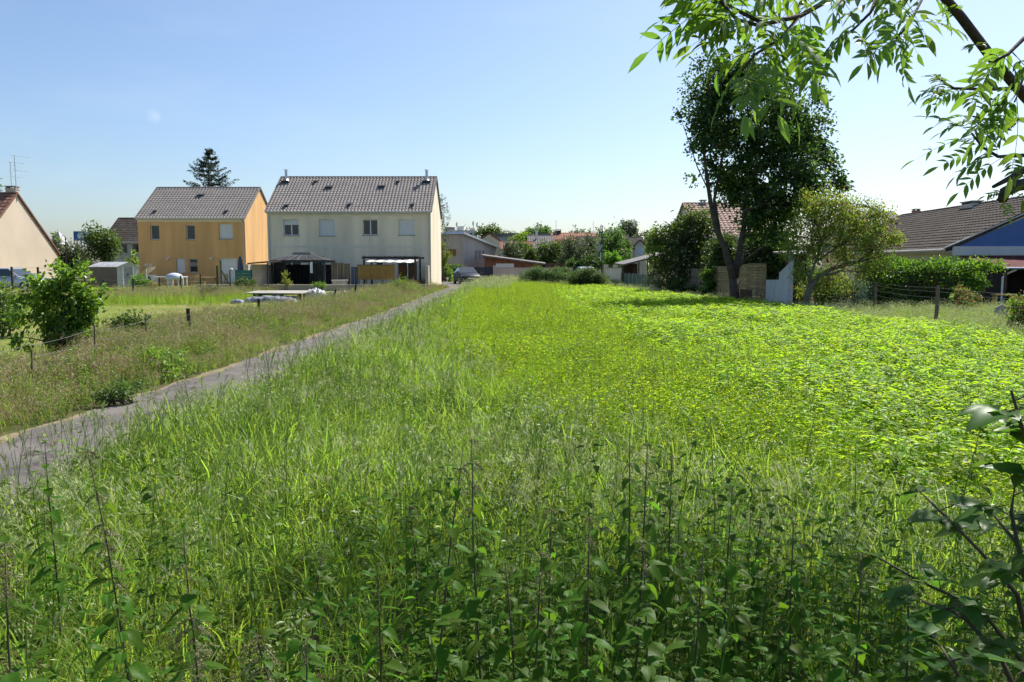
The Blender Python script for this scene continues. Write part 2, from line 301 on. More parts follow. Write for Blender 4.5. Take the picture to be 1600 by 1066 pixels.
# ------------------------------------------------------------------ foliage helpers
def nrm(a): return a / np.maximum(np.linalg.norm(a, axis=-1, keepdims=True), 1e-9)
def leaf_arrays(P, A, Nn, L, Wd, fold=0.18):
    """folded kite-shaped leaves: base P, axis A, normal Nn, length L, width Wd"""
    A = nrm(A); Sd = nrm(np.cross(A, Nn)); Nn = np.cross(Sd, A)
    L = L[:, None]; Wd = Wd[:, None]
    mid = P + A * L * 0.45
    V = np.stack([P, mid - Sd * Wd / 2 + Nn * Wd * fold, P + A * L - Nn * L * 0.12, mid + Sd * Wd / 2 + Nn * Wd * fold], 1).reshape(-1, 3)
    b = np.arange(len(P))[:, None] * 4
    F = np.concatenate([b + np.array([[0, 2, 1]]), b + np.array([[0, 3, 2]])], 1).reshape(-1, 3)
    return V, F
def crown_points(blobs, n_clusters, per, spread, shell=2.4):
    """leaf positions in twig clusters spread through ellipsoid blobs (x,y,z,rx,ry,rz)"""
    B = np.array(blobs, float); w = B[:, 3] * B[:, 4] * B[:, 5]; w = w ** 0.8; w /= w.sum()
    k = rng.choice(len(B), n_clusters, p=w); d = nrm(rng.normal(size=(n_clusters, 3)))
    r = rng.random(n_clusters) ** (1 / shell) * (1 + 0.12 * rng.normal(size=n_clusters))
    Cc = B[k, :3] + d * r[:, None] * B[k, 3:6]
    out = nrm(Cc - B[:, :3].mean(0) + 0.3 * rng.normal(size=Cc.shape))
    n = rng.poisson(per, n_clusters); idx = np.repeat(np.arange(n_clusters), n)
    P = Cc[idx] + rng.normal(size=(len(idx), 3)) * spread
    return Cc, P, out[idx]
def leaf_cloud(name, P, out, L, Wd, mats, parent=None, up=0.7, droop=0.2, mix=None, off=None):
    n = len(P)
    A = nrm(out + rng.normal(size=(n, 3)) * 0.8 + np.array([0, 0, -droop])); Nn = nrm(rng.normal(size=(n, 3)) * 0.7 + np.array([0, 0, up]) + out * 0.25)
    l = L * rng.uniform(0.6, 1.25, n); w = Wd * rng.uniform(0.7, 1.2, n)
    if off is None: off = _org(parent)
    V, F = leaf_arrays(P - np.array(off), A, Nn, l, w)
    mi = None
    if isinstance(mats, (list, tuple)) and len(mats) > 1:
        mi = np.repeat(rng.choice(len(mats), n, p=mix), 2)
    me = mesh_np(name, V, F, mats, mi)
    o = link(name, me, parent); ORG[o.name] = Vector(off)
    return o
def limb_path(a, b, sag=0.0, wob=0.06, n=6):
    a = Vector(a); b = Vector(b); L = (b - a).length; pts = []
    for i in range(n + 1):
        t = i / n; p = a.lerp(b, t); p.z += sag * L * math.sin(math.pi * t)
        if 0 < i < n: p += Vector((random.gauss(0, 1), random.gauss(0, 1), random.gauss(0, 0.6))) * (wob * L / n)
        pts.append(p)
    return pts
def tree(name, label, base, limbs, blobs, leaf, ncl, per, spread, L, Wd, bark, trunk_r=0.15, twigs=60, group=None, up=0.7, mix=None, cat='tree', shell=2.4, droop=0.2):
    """limbs: list of (points, r0, r1) in world space; the first is the trunk"""
    t = thing(name, label, cat, base, 0, group)
    Cc, P, out = crown_points(blobs, ncl, per, spread, shell)
    mb = MB(); sk = []
    for pts, r0, r1 in limbs:
        k = len(pts); mb.tube(pts, [r0 + (r1 - r0) * i / (k - 1) for i in range(k)], 8); sk += [Vector(p) for p in pts[1:]]
    if sk:
        arr = np.array([tuple(p) for p in sk])
        for j in rng.choice(len(Cc), min(twigs, len(Cc)), replace=False):
            c = Cc[j]; d = np.linalg.norm((arr - c) * np.array([1, 1, 1.6]), axis=1) + (arr[:, 2] > c[2]) * 1.5
            a = sk[int(np.argmin(d))]; ln = (Vector(c) - a).length
            pp = limb_path(a, c, 0.05, 0.25, 4); r = min(0.012 + 0.014 * ln, trunk_r * 0.4)
            mb.tube(pp, [r * (1 - 0.8 * i / 4) for i in range(5)], 5)
    build('trunk', mb, bark, t, smooth=True)
    leaf_cloud('crown', P, out, L, Wd, leaf, t, up, droop, mix)
    return t
def simple_tree(name, label, base, h, r, leaf, L=0.25, n=160, per=16, bark=None, group=None, lobes=7, squash=1.0, th=0.3, spread=None, cat='tree'):
    """rounded background tree: trunk, limbs, crown of uneven lobes"""
    b = Vector(base); blobs = []; limbs = []
    cz = b.z + h * (th + (1 - th) / 2); rz = h * (1 - th) / 2 * squash
    top = b + Vector((random.uniform(-.1, .1) * r, 0, h * 0.72))
    limbs.append((limb_path(b, top, 0, 0.05, 5), max(0.05, 0.02 * h), 0.01 * h))
    for i in range(lobes):
        a = 2 * math.pi * i / lobes + random.uniform(-.4, .4); k = random.uniform(0.3, 0.72)
        c = Vector((b.x + math.cos(a) * r * k, b.y + math.sin(a) * r * k, cz + random.uniform(-0.55, 0.6) * rz))
        s = random.uniform(0.34, 0.56); blobs.append((c.x, c.y, c.z, r * s, r * s, rz * s * 1.15))
        limbs.append((limb_path(b.lerp(top, random.uniform(0.4, 0.9)), c, 0.05, 0.1, 4), 0.012 * h, 0.004 * h))
    blobs.append((b.x, b.y, cz, r * 0.62, r * 0.62, rz * 0.8)); blobs.append((b.x + random.uniform(-.3, .3) * r, b.y, cz + rz * 0.62, r * 0.42, r * 0.42, rz * 0.4))
    return tree(name, label, b, limbs, blobs, leaf, n, per, spread or 0.09 * r + 0.08, L, L * 0.62, bark or M['bark'], 0.02 * h, 30, group, cat=cat)
def bush(name, label, blobs, leaf, ncl, per, spread, L, Wd, bark=None, stems=6, group=None, cat='shrub', mix=None, up=0.7, base=None, shell=2.6):
    B = np.array(blobs); b = base or (float(B[:, 0].mean()), float(B[:, 1].mean()), 0.0)
    t = thing(name, label, cat, b, 0, group)
    Cc, P, out = crown_points(blobs, ncl, per, spread, shell); P = P[P[:, 2] > 0.03]; out = out[:len(P)]
    mb = MB()
    for i in range(stems):
        c = Cc[rng.integers(len(Cc))]; s = Vector((b[0] + random.uniform(-.15, .15), b[1] + random.uniform(-.15, .15), 0))
        mb.tube(limb_path(s, c, 0.08, 0.12, 5), [0.022, 0.02, 0.017, 0.014, 0.01, 0.006], 5)
    build('stem', mb, bark or M['bark'], t, smooth=True)
    leaf_cloud('foliage', P, out, L, Wd, leaf, t, up, 0.2, mix)
    return t
def hedge(name, label, x0, x1, y0, y1, z1, leaf, n, L, Wd, cat='hedge', mix=None, lump=0.12, rot=0.0, org=None):
    org = org or ((x0 + x1) / 2, (y0 + y1) / 2, 0); t = thing(name, label, cat, org, 0)
    u = rng.random((n, 3)); f = rng.random(n); sx, sy, sz = x1 - x0, y1 - y0, z1
    ar = np.array([sx * sy, sx * sz, sx * sz, sy * sz, sy * sz]); face = rng.choice(5, n, p=ar / ar.sum())
    P = u * np.array([sx, sy, sz]); dep = rng.random(n) ** 1.6 * 0.3
    out = np.zeros((n, 3))
    for k, (ax, s) in enumerate(((2, 1), (1, -1), (1, 1), (0, -1), (0, 1))):
        q = face == k; full = (sx, sy, sz)[ax]
        P[q, ax] = (full - dep[q]) if s > 0 else dep[q]; out[q, ax] = s
    P += np.array([x0, y0, 0])
    ph = P[:, 0] * 3.1 + P[:, 1] * 2.3
    P += out * (lump * (np.sin(ph) + np.sin(P[:, 2] * 5 + P[:, 0] * 1.7))[:, None] * 0.5) + rng.normal(size=(n, 3)) * 0.06
    if rot: pass
    P[:, 2] = np.maximum(P[:, 2], 0.04)
    mb = MB()
    for i in range(max(3, int(max(sx, sy) / 0.6))):
        k = (i + 0.5) / max(3, int(max(sx, sy) / 0.6)); p = Vector((x0 + sx * (k if sx > sy else 0.5), y0 + sy * (0.5 if sx > sy else k), 0))
        for j in range(3): mb.tube(limb_path(p, p + Vector((random.uniform(-.3, .3), random.uniform(-.2, .2), z1 * random.uniform(.6, .95))), 0, 0.1, 4), [0.03, 0.025, 0.02, 0.012, 0.006], 5)
    build('stem', mb, M['bark'], t, smooth=True)
    g = 0.32; cb = MB(); nx_ = max(2, int(sx / 0.5)); cb.box(x0 + g, x1 - g, y0 + g, y1 - g, 0, z1 - g * 1.1); build('light_block_core', cb, M['bark'], t)  # solid dark box added unseen inside, to stop light passing through the leaf shell
    leaf_cloud('foliage', P, out, L, Wd, leaf, t, 0.6, 0.1, mix)
    return t
# ---- small plants, built once and instanced as stuff
class PB:
    """strip / leaf collector for small plants (several materials)"""
    def __init__(s): s.v = []; s.f = []; s.m = []
    def strip(s, pts, wid, side, mi):
        o = len(s.v); k = len(pts)
        for i, p in enumerate(pts):
            w = wid[i] / 2; s.v.append(p - side * w); s.v.append(p + side * w)
        for i in range(k - 1): s.f.append((o + 2 * i, o + 2 * i + 1, o + 2 * i + 3, o + 2 * i + 2)); s.m.append(mi)
    def leaf(s, p, ax, nn, L, w, mi, bend=0.15, segs=3):
        ax = ax.normalized(); sd = ax.cross(nn)
        if sd.length < 1e-3: sd = ax.cross(Vector((1, 0.2, 0)))
        sd.normalize(); nn = sd.cross(ax)
        prof = {2: (0, 1, 0), 3: (0.05, 1, 0.75, 0), 4: (0.05, 0.8, 1, 0.6, 0)}[segs]; o = len(s.v)
        for i in range(segs + 1):
            t = i / segs; q = p + ax * (L * t) - nn * (bend * L * t * t); ww = w * prof[i] / 2
            s.v += [q - sd * ww + nn * ww * 0.35, q, q + sd * ww + nn * ww * 0.35]
        for i in range(segs):
            a = o + 3 * i; s.f += [(a, a + 1, a + 4, a + 3), (a + 1, a + 2, a + 5, a + 4)]; s.m += [mi, mi]
    def tube(s, pts, r, mi, n=3):
        mb = MB(); mb.tube(pts, r, n, cap=False); o = len(s.v); s.v += [Vector(p) for p in mb.v]; s.f += [tuple(i + o for i in f) for f in mb.f]; s.m += [mi] * len(mb.f)
    def mesh(s, name, mats):
        me = bpy.data.meshes.new(name); me.from_pydata([tuple(p) for p in s.v], [], s.f)
        for m in mats: me.materials.append(m)
        me.polygons.foreach_set('material_index', s.m); me.update(); return me
def rv(s=1.0): return Vector((random.gauss(0, s), random.gauss(0, s), random.gauss(0, s)))
def azv(a, z=0.0): return Vector((math.cos(a), math.sin(a), z))
def blade(pb, base, h, lean, w, mi, az=None, segs=4):
    az = random.uniform(0, 2 * math.pi) if az is None else az; d = azv(az)
    side = azv(az + math.pi / 2 + random.uniform(-.5, .5)); pts = []; ws = []
    for i in range(segs + 1):
        t = i / segs; pts.append(base + d * (lean * h * t ** 1.8) + Vector((0, 0, h * (t - 0.42 * lean * t * t)))); ws.append(w * (1 - t) ** 0.6 + 0.0006)
    pb.strip(pts, ws, side, mi)
def tuft(n, h, lean, w, rad, mats=2):
    pb = PB()
    for i in range(n):
        a = random.uniform(0, 2 * math.pi); b = azv(a) * (rad * random.random() ** 0.5)
        blade(pb, b, h * random.uniform(0.5, 1.1), random.uniform(0.15, lean), w * random.uniform(0.6, 1.2), random.choice(range(mats)), a + random.uniform(-.9, .9))
    return pb
def panicle(pb, base, h, az, mi_stem, mi_sp, nsp=12, droop=1.0):
    """brome: an arching stem with drooping pale spikelets"""
    d = azv(az); pts = []
    for i in range(9):
        t = i / 8; pts.append(base + d * (0.42 * h * t ** 3 * droop) + Vector((0, 0, h * (t - 0.16 * droop * t ** 5))))
    pb.tube(pts, [0.0017 * (1 - 0.6 * i / 8) for i in range(9)], mi_stem)
    for i in range(nsp):
        t = random.uniform(0.72, 1.0); k = min(7, int(t * 8)); p = pts[k].lerp(pts[k + 1], t * 8 - k)
        o = (d * random.uniform(0.2, 1.0) + rv(0.35)); o.z = random.uniform(-0.1, 0.5); ln = random.uniform(0.03, 0.085)
        q = p + o.normalized() * ln; q2 = q + Vector((o.x * 0.02, o.y * 0.02, -0.015))
        pb.strip([p, q, q2], [0.0011, 0.0011, 0.0011], azv(random.uniform(0, 6.3)), mi_stem)
        ax = (o.normalized() * 0.55 + Vector((0, 0, -0.75)) + rv(0.12)).normalized(); L = random.uniform(0.032, 0.05)
        for r in range(2):
            a2 = (ax + rv(0.13)).normalized(); pb.leaf(q2, a2, rv(), L, 0.0066, mi_sp, 0.05, 2)
            pb.strip([q2 + a2 * L * 0.7, q2 + a2 * (L + 0.022)], [0.0016, 0.0006], azv(random.uniform(0, 6.3)), mi_sp)
def ear(pb, base, h, az, mi_stem, mi):
    d = azv(az); pts = [base + d * (0.16 * h * (i / 5) ** 2.2) + Vector((0, 0, h * i / 5)) for i in range(6)]
    pb.tube(pts, 0.0016, mi_stem); ax = (pts[-1] - pts[-2]).normalized(); p0 = pts[-1]
    for i in range(22):
        t = i / 22; p = p0 + (ax + d * 0.25 * t) * (0.075 * t); o = rv(); o -= ax * o.dot(ax); o.normalize()
        pb.leaf(p, (ax + o * 0.33), o, random.uniform(0.03, 0.05) * (1.1 - 0.4 * t), 0.0035, mi, 0, 2)
def weed(h, n, L, w, spread=0.5, mats=1, stems=3, stem_mi=None):
    """low leafy annual with upright stems"""
    pb = PB()
    for s in range(stems):
        az = random.uniform(0, 6.3); hh = h * random.uniform(0.6, 1.1); d = azv(az) * random.uniform(0.05, spread)
        pts = [Vector((d.x * hh * t * 0.6, d.y * hh * t * 0.6, hh * t)) for t in (0, 0.35, 0.7, 1)]
        pb.tube(pts, [0.002, 0.002, 0.0015, 0.001], stem_mi if stem_mi is not None else 0)
        for i in range(n // stems):
            t = 0.15 + 0.85 * (i + random.random()) / (n // stems); k = min(2, int(t * 3)); p = pts[k].lerp(pts[k + 1], min(1, t * 3 - k))
            a = azv(i * 2.4 + random.uniform(-.5, .5), random.uniform(0.0, 0.8)); sc = (1.15 - 0.55 * t) * random.uniform(0.7, 1.2)
            pb.leaf(p, a, Vector((0, 0, 1)) + rv(0.35), L * sc, w * sc, random.randrange(mats), 0.2, 3)
    return pb
def broadleaf(h, n, L, w):
    """sunflower-like leafy stem: big ovate leaves, drooping, crowded at the top"""
    pb = PB(); d = rv(0.05); pts = [Vector((d.x * t, d.y * t, h * t)) for t in (0, 0.5, 1)]
    pb.tube(pts, [0.004, 0.0035, 0.002], 0)
    for i in range(n):
        t = 0.25 + 0.75 * (i / (n - 1)) ** 0.7; p = pts[0].lerp(pts[2], t); a = azv(i * 2.4 + random.uniform(-.3, .3), 0.55 * t + random.uniform(-.3, .25)); sc = random.uniform(0.75, 1.15) * (1.1 - 0.45 * t ** 3)
        pb.leaf(p, a, Vector((0, 0, 1)) + rv(0.2), L * sc, w * sc, 0, random.uniform(0.3, 0.7), 4)
    return pb
def proto_collection(name, pbs, mats):
    c = bpy.data.collections.new(name)
    for i, pb in enumerate(pbs):
        o = bpy.data.objects.new(name + '_%02d' % i, pb.mesh(name, mats) if isinstance(pb, PB) else pb); c.objects.link(o)
    return c
def scatter(name, label, cat, coll, pts, scale, tilt=0.12, zs=None):
    """one 'stuff' object: plants of a collection instanced at the given ground points"""
    n = len(pts); me = bpy.data.meshes.new(name); me.vertices.add(n); me.vertices.foreach_set('co', np.asarray(pts, np.float32).ravel())
    def attr(nm, tp, arr, key):
        a = me.attributes.new(nm, tp, 'POINT'); a.data.foreach_set(key, np.asarray(arr).ravel())
    rot = np.stack([rng.normal(0, tilt, n), rng.normal(0, tilt, n), rng.uniform(0, 6.283, n)], 1).astype(np.float32)
    sc = np.asarray(scale, np.float32)
    s3 = np.stack([sc, sc, sc * (zs if zs is not None else 1.0)], 1).astype(np.float32)
    attr('rot', 'FLOAT_VECTOR', rot, 'vector'); attr('sc', 'FLOAT_VECTOR', s3, 'vector'); attr('idx', 'INT', rng.integers(0, len(coll.objects), n).astype(np.int32), 'value')
    o = link(name, me); g = bpy.data.node_groups.new(name, 'GeometryNodeTree')
    g.interface.new_socket('Geometry', in_out='INPUT', socket_type='NodeSocketGeometry'); g.interface.new_socket('Geometry', in_out='OUTPUT', socket_type='NodeSocketGeometry')
    N = g.nodes.new; Lk = g.links.new
    gi = N('NodeGroupInput'); go = N('NodeGroupOutput'); ip = N('GeometryNodeInstanceOnPoints'); ci = N('GeometryNodeCollectionInfo')
    ci.inputs['Collection'].default_value = coll; ci.inputs['Separate Children'].default_value = True; ci.inputs['Reset Children'].default_value = True
    def na(nm, tp):
        x = N('GeometryNodeInputNamedAttribute'); x.data_type = tp; x.inputs['Name'].default_value = nm; return x.outputs[0]
    Lk(gi.outputs[0], ip.inputs['Points']); Lk(ci.outputs[0], ip.inputs['Instance']); ip.inputs['Pick Instance'].default_value = True
    Lk(na('idx', 'INT'), ip.inputs['Instance Index']); Lk(na('rot', 'FLOAT_VECTOR'), ip.inputs['Rotation']); Lk(na('sc', 'FLOAT_VECTOR'), ip.inputs['Scale']); Lk(ip.outputs[0], go.inputs[0])
    md = o.modifiers.new('instances', 'NODES'); md.node_group = g
    return tag(o, label, cat, None, 'stuff')
# ------------------------------------------------------------------ the setting
def ground_mat(name, c1, c2, c3, s1=0.35, s2=6.0):
    m, n, b = _nodes(name); N = n.nodes.new; L = n.links.new
    b.inputs['Roughness'].default_value = 0.95; b.inputs['Specular IOR Level'].default_value = 0.1
    tc = N('ShaderNodeTexCoord')
    a = N('ShaderNodeTexNoise'); a.inputs['Scale'].default_value = s1; a.inputs['Detail'].default_value = 7; a.inputs['Roughness'].default_value = 0.65; L(tc.outputs['Object'], a.inputs['Vector'])
    f = N('ShaderNodeTexNoise'); f.inputs['Scale'].default_value = s2; f.inputs['Detail'].default_value = 6; L(tc.outputs['Object'], f.inputs['Vector'])
    r1 = N('ShaderNodeValToRGB'); e = r1.color_ramp.elements; e[0].position = 0.38; e[1].position = 0.6; e[0].color = (*c1, 1); e[1].color = (*c2, 1); L(a.outputs['Fac'], r1.inputs[0])
    r2 = N('ShaderNodeValToRGB'); e = r2.color_ramp.elements; e[0].position = 0.45; e[1].position = 0.65; e[0].color = (0, 0, 0, 1); e[1].color = (1, 1, 1, 1); L(f.outputs['Fac'], r2.inputs[0])
    mx = N('ShaderNodeMix'); mx.data_type = 'RGBA'; L(r2.outputs[0], mx.inputs[0]); L(r1.outputs[0], mx.inputs[6]); mx.inputs[7].default_value = (*c3, 1)
    L(mx.outputs[2], b.inputs['Base Color'])
    bm = N('ShaderNodeBump'); bm.inputs['Strength'].default_value = 0.6; bm.inputs['Distance'].default_value = 0.03; L(f.outputs['Fac'], bm.inputs['Height']); L(bm.outputs[0], b.inputs['Normal'])
    return m
def sheet(name, xs, ys, zf, m, kind='structure', jitter=0.0):
    nx, ny = len(xs), len(ys); X, Y = np.meshgrid(xs, ys); Z = zf(X, Y) if callable(zf) else np.full(X.shape, zf)
    V = np.stack([X, Y, Z], -1).reshape(-1, 3); i = np.arange((ny - 1) * (nx - 1)); r = i // (nx - 1); c = i % (nx - 1); a = r * nx + c
    me = mesh_np(name, V, np.stack([a, a + 1, a + nx + 1, a + nx], 1), m); o = link(name, me); o['kind'] = kind; return o
M['soil'] = ground_mat('weedy_soil', (0.06, 0.075, 0.022), (0.10, 0.105, 0.035), (0.10, 0.075, 0.04))
M['lawn'] = ground_mat('dry_lawn', (0.12, 0.17, 0.035), (0.30, 0.25, 0.10), (0.16, 0.19, 0.05), 0.45, 5.0)
xs = np.unique(np.concatenate([np.linspace(-900, -60, 15), np.linspace(-60, 60, 61), np.linspace(60, 900, 15)]))
ys = np.unique(np.concatenate([np.linspace(-60, 0, 7), np.linspace(0, 120, 61), np.linspace(120, 1500, 16)]))
sheet('ground', xs, ys, lambda X, Y: -0.02 * np.ones_like(X), M['soil'])
def asphalt():
    m, n, b = _nodes('old_asphalt'); N = n.nodes.new; L = n.links.new; b.inputs['Roughness'].default_value = 0.9; b.inputs['Specular IOR Level'].default_value = 0.25
    tc = N('ShaderNodeTexCoord')
    a = N('ShaderNodeTexNoise'); a.inputs['Scale'].default_value = 0.9; a.inputs['Detail'].default_value = 8; a.inputs['Roughness'].default_value = 0.7; L(tc.outputs['Object'], a.inputs['Vector'])
    g = N('ShaderNodeTexVoronoi'); g.inputs['Scale'].default_value = 85; L(tc.outputs['Object'], g.inputs['Vector'])
    r = N('ShaderNodeValToRGB'); e = r.color_ramp.elements; e[0].position = 0.35; e[1].position = 0.7; e[0].color = (0.085, 0.078, 0.070, 1); e[1].color = (0.19, 0.17, 0.15, 1); L(a.outputs['Fac'], r.inputs[0])
    hs = N('ShaderNodeHueSaturation'); L(r.outputs[0], hs.inputs['Color']); mr = N('ShaderNodeMapRange'); mr.inputs[3].default_value = 0.72; mr.inputs[4].default_value = 1.35; L(g.outputs['Color'], mr.inputs[0]); L(mr.outputs[0], hs.inputs['Value'])
    # thin wandering cracks with darker filling
    v = N('ShaderNodeTexVoronoi'); v.feature = 'DISTANCE_TO_EDGE'; v.inputs['Scale'].default_value = 0.55
    wn = N('ShaderNodeTexNoise'); wn.inputs['Scale'].default_value = 2.5; wn.inputs['Detail'].default_value = 5; L(tc.outputs['Object'], wn.inputs['Vector'])
    vm = N('ShaderNodeVectorMath'); vm.operation = 'MULTIPLY_ADD'; vm.inputs[1].default_value = (0.5, 0.5, 0.5); L(wn.outputs['Color'], vm.inputs[0]); L(tc.outputs['Object'], vm.inputs[2]); L(vm.outputs[0], v.inputs['Vector'])
    cr = N('ShaderNodeValToRGB'); e = cr.color_ramp.elements; e[0].position = 0.0; e[1].position = 0.012; e[0].color = (0.45, 0.42, 0.36, 1); e[1].color = (1, 1, 1, 1); L(v.outputs['Distance'], cr.inputs[0])
    mx = N('ShaderNodeMix'); mx.data_type = 'RGBA'; mx.blend_type = 'MULTIPLY'; mx.inputs[0].default_value = 1; L(hs.outputs[0], mx.inputs[6]); L(cr.outputs[0], mx.inputs[7])
    L(mx.outputs[2], b.inputs['Base Color'])
    bm = N('ShaderNodeBump'); bm.inputs['Strength'].default_value = 0.5; bm.inputs['Distance'].default_value = 0.006; L(g.outputs['Distance'], bm.inputs['Height']); L(bm.outputs[0], b.inputs['Normal'])
    return m
M['asphalt'] = asphalt()
_pl = [gnd(-260, 790), gnd(0, 692), gnd(180, 632), gnd(350, 577), gnd(470, 533), gnd(600, 489), gnd(690, 454)]
PLy = [1.0] + [p.y for p in _pl] + [60.0, 70.0]; PLx = [_pl[0].x - 0.3] + [p.x for p in _pl] + [_pl[-1].x + 0.1, -6.6]
def path_l(Y): return np.interp(Y, PLy, PLx)
def path_r(Y): return np.interp(Y, [0, 40, 60, 70], [1.5, 1.5, 2.2, 6.5]) + np.interp(Y, PLy, PLx)
yy = np.concatenate([np.arange(-6, 70, 0.35), [70.0]]); V = []; F = []
wob = lambda y, s: 0.05 * np.sin(y * 2.1 + s) + 0.04 * np.sin(y * 5.3 + 2 * s) + 0.03 * np.sin(y * 11.7 + s)
for y in yy:
    a, b = float(path_l(y) + wob(y, 0)), float(path_r(y) + wob(y, 2))
    for k in range(5): t = k / 4; V.append((a + (b - a) * t, y, 0.012 * math.sin(math.pi * t)))
for i in range(len(yy) - 1):
    for k in range(4): q = i * 5 + k; F.append((q, q + 1, q + 6, q + 5))
o = link('asphalt_path', mesh_np('asphalt_path', V, np.array(F), M['asphalt'])); o['kind'] = 'structure'
sheet('road', np.linspace(-14, 7.4, 12), np.linspace(70, 79.8, 6), -0.004, M['asphalt'])
# worn sandy edge along the path
M['grit'] = ground_mat('sandy_edge', (0.22, 0.18, 0.12), (0.28, 0.225, 0.15), (0.14, 0.12, 0.06), 2.0, 14.0)
V = []; F = []
for y in yy: a = float(path_l(y)); V += [(a - 0.12 - 0.06 * math.sin(y * 1.7) - wob(y, 5), y, -0.008), (a + 0.1, y, -0.008)]
for i in range(len(yy) - 1): q = i * 2; F.append((q, q + 1, q + 3, q + 2))
o = link('path_edge', mesh_np('path_edge', V, np.array(F), M['grit'])); o['kind'] = 'structure'
# garden lawn left of the fence
V = []; F = []; ly = np.linspace(2, 66, 65)
for y in ly:
    xr = min(-7.1, -7.1); V += [(-75.0, y, -0.012), (xr - 0.25 * math.sin(y), y, -0.012)]
for i in range(64): q = i * 2; F.append((q, q + 1, q + 3, q + 2))
o = link('garden_lawn', mesh_np('garden_lawn', V, np.array(F), M['lawn'])); o['kind'] = 'structure'
# ------------------------------------------------------------------ zones of the field
_b1 = [gnd(*p, z=0.4) for p in ((1600, 760), (1400, 722), (1100, 655), (900, 625), (740, 560), (700, 480))]
_b2 = [gnd(*p, z=0.3) for p in ((1560, 722), (1350, 640), (1250, 580), (1100, 530), (1000, 498), (860, 448))]
def xb1(Y): return np.interp(Y, [p.y for p in _b1] + [60], [p.x for p in _b1] + [-2.0])
def xb2(Y): return np.interp(Y, [5.5] + [p.y for p in _b2], [4.6] + [p.x for p in _b2])
def xb3(Y): return np.interp(Y, [0, 10, 16, 25, 30, 40, 62], [9.3, 9.6, 10.0, 9.8, 8.7, 7.4, 7.0])
def nz(X, Y, s, k=0.0):
    return 0.5 + 0.25 * (np.sin(X * s * 1.3 + 1.7 * np.sin(Y * s * 0.7 + k)) + np.sin(Y * s * 1.1 + 1.3 * np.sin(X * s * 0.9 + 2 * k + 1)))
def sample(x0, x1, y0, y1, dens, keep, near=12.0, fmin=0.25, margin=1.6):
    n = int((x1 - x0) * (y1 - y0) * dens); X = rng.uniform(x0, x1, n); Y = rng.uniform(y0, y1, n)
    f = np.clip(near / np.maximum(Y, 0.1), fmin, 1.0)
    k = (rng.random(n) < f * keep(X, Y)) & (np.abs(X) < 0.66 * Y + margin) & (Y > 1.5)
    # nothing grows on the asphalt, and a clear space is left round the camera
    k &= ~((X > path_l(Y) + 0.06 * np.sin(Y * 3.3) + 0.05 * np.sin(Y * 9.1)) & (X < path_r(Y) - 0.1) & (Y < 72))
    k &= (X ** 2 + Y ** 2 > 1.5 ** 2)
    X, Y, f = X[k], Y[k], f[k]
    return np.stack([X, Y, np.full(len(X), -0.02)], 1), (1 + 0.3 * (1 - f))
GM = [M['grass'], M['grass_grey'], M['stem_green'], M['spikelet'], M['ear'], M['dry'], M['rusty_grass'], M['stalk'], M['weed'], M['weed_dark']]
# tall grass
tall = [tuft(12, 0.46, 1.35, 0.011, 0.10) for i in range(4)] + [tuft(8, 0.42, 1.5, 0.016, 0.09) for i in range(3)] + [tuft(16, 0.5, 1.1, 0.007, 0.10) for i in range(2)]
brome = []
for i in range(7):
    pb = tuft(6, 0.38, 0.85, 0.007, 0.06)
    for k in range(3): panicle(pb, azv(random.uniform(0, 6.3)) * 0.05, random.uniform(0.45, 0.68), random.uniform(0, 6.3), 2, 3, random.randint(7, 12), random.uniform(0.8, 1.4))
    brome.append(pb)
barley = []
for i in range(4):
    pb = tuft(5, 0.35, 0.7, 0.009, 0.05)
    for k in range(3): ear(pb, azv(random.uniform(0, 6.3)) * 0.05, random.uniform(0.42, 0.6), random.uniform(0, 6.3), 2, 4)
    barley.append(pb)
c_tall = proto_collection('tall_grass_plants', tall, GM); c_brome = proto_collection('brome_plants', brome, GM); c_bar = proto_collection('barley_plants', barley, GM)
in_tall = lambda X, Y: ((X < xb1(Y) + 0.35 * (nz(X, Y, 2.0) - 0.5)) | (Y < 4.9)) & (X > path_r(Y) - 0.25) & (Y < 66)
hvar = lambda P: (0.72 + 0.45 * nz(P[:, 0], P[:, 1], 1.1, 0.3)) * np.clip(0.85 + 0.2 * (P[:, 0] - path_r(P[:, 1])), 0.8, 1.0)
P, s = sample(-6, 5.5, 1.5, 66, 105, lambda X, Y: in_tall(X, Y) * np.clip(0.35 + 1.1 * nz(X, Y, 3.1, 0.7), 0.35, 1), 6.5, 0.18); hv = hvar(P)
scatter('tall_grass', 'tall green grass along the asphalt path and across the foreground', 'grass', c_tall, P, s * rng.uniform(0.65, 1.2, len(P)) * hv, 0.26)
P, s = sample(-6, 5.5, 1.5, 50, 14, lambda X, Y: in_tall(X, Y) * (nz(X, Y, 1.4, 2) > 0.46) * np.where(Y < 3.6, 0.55, 1.0), 8.0, 0.2); hv = hvar(P)
scatter('brome_grass', 'arching brome grass with drooping pale seed heads beside the path', 'grass', c_brome, P, s * rng.uniform(0.75, 1.15, len(P)) * hv)
P, s = sample(-6, 3, 1.8, 26, 16, lambda X, Y: in_tall(X, Y) * (X < 0.6) * (nz(X, Y, 1.2, 4) > 0.42), 8.0, 0.2)
scatter('wild_barley', 'wild barley with feathery green ears at the path edge', 'grass', c_bar, P, s * rng.uniform(0.75, 1.15, len(P)))
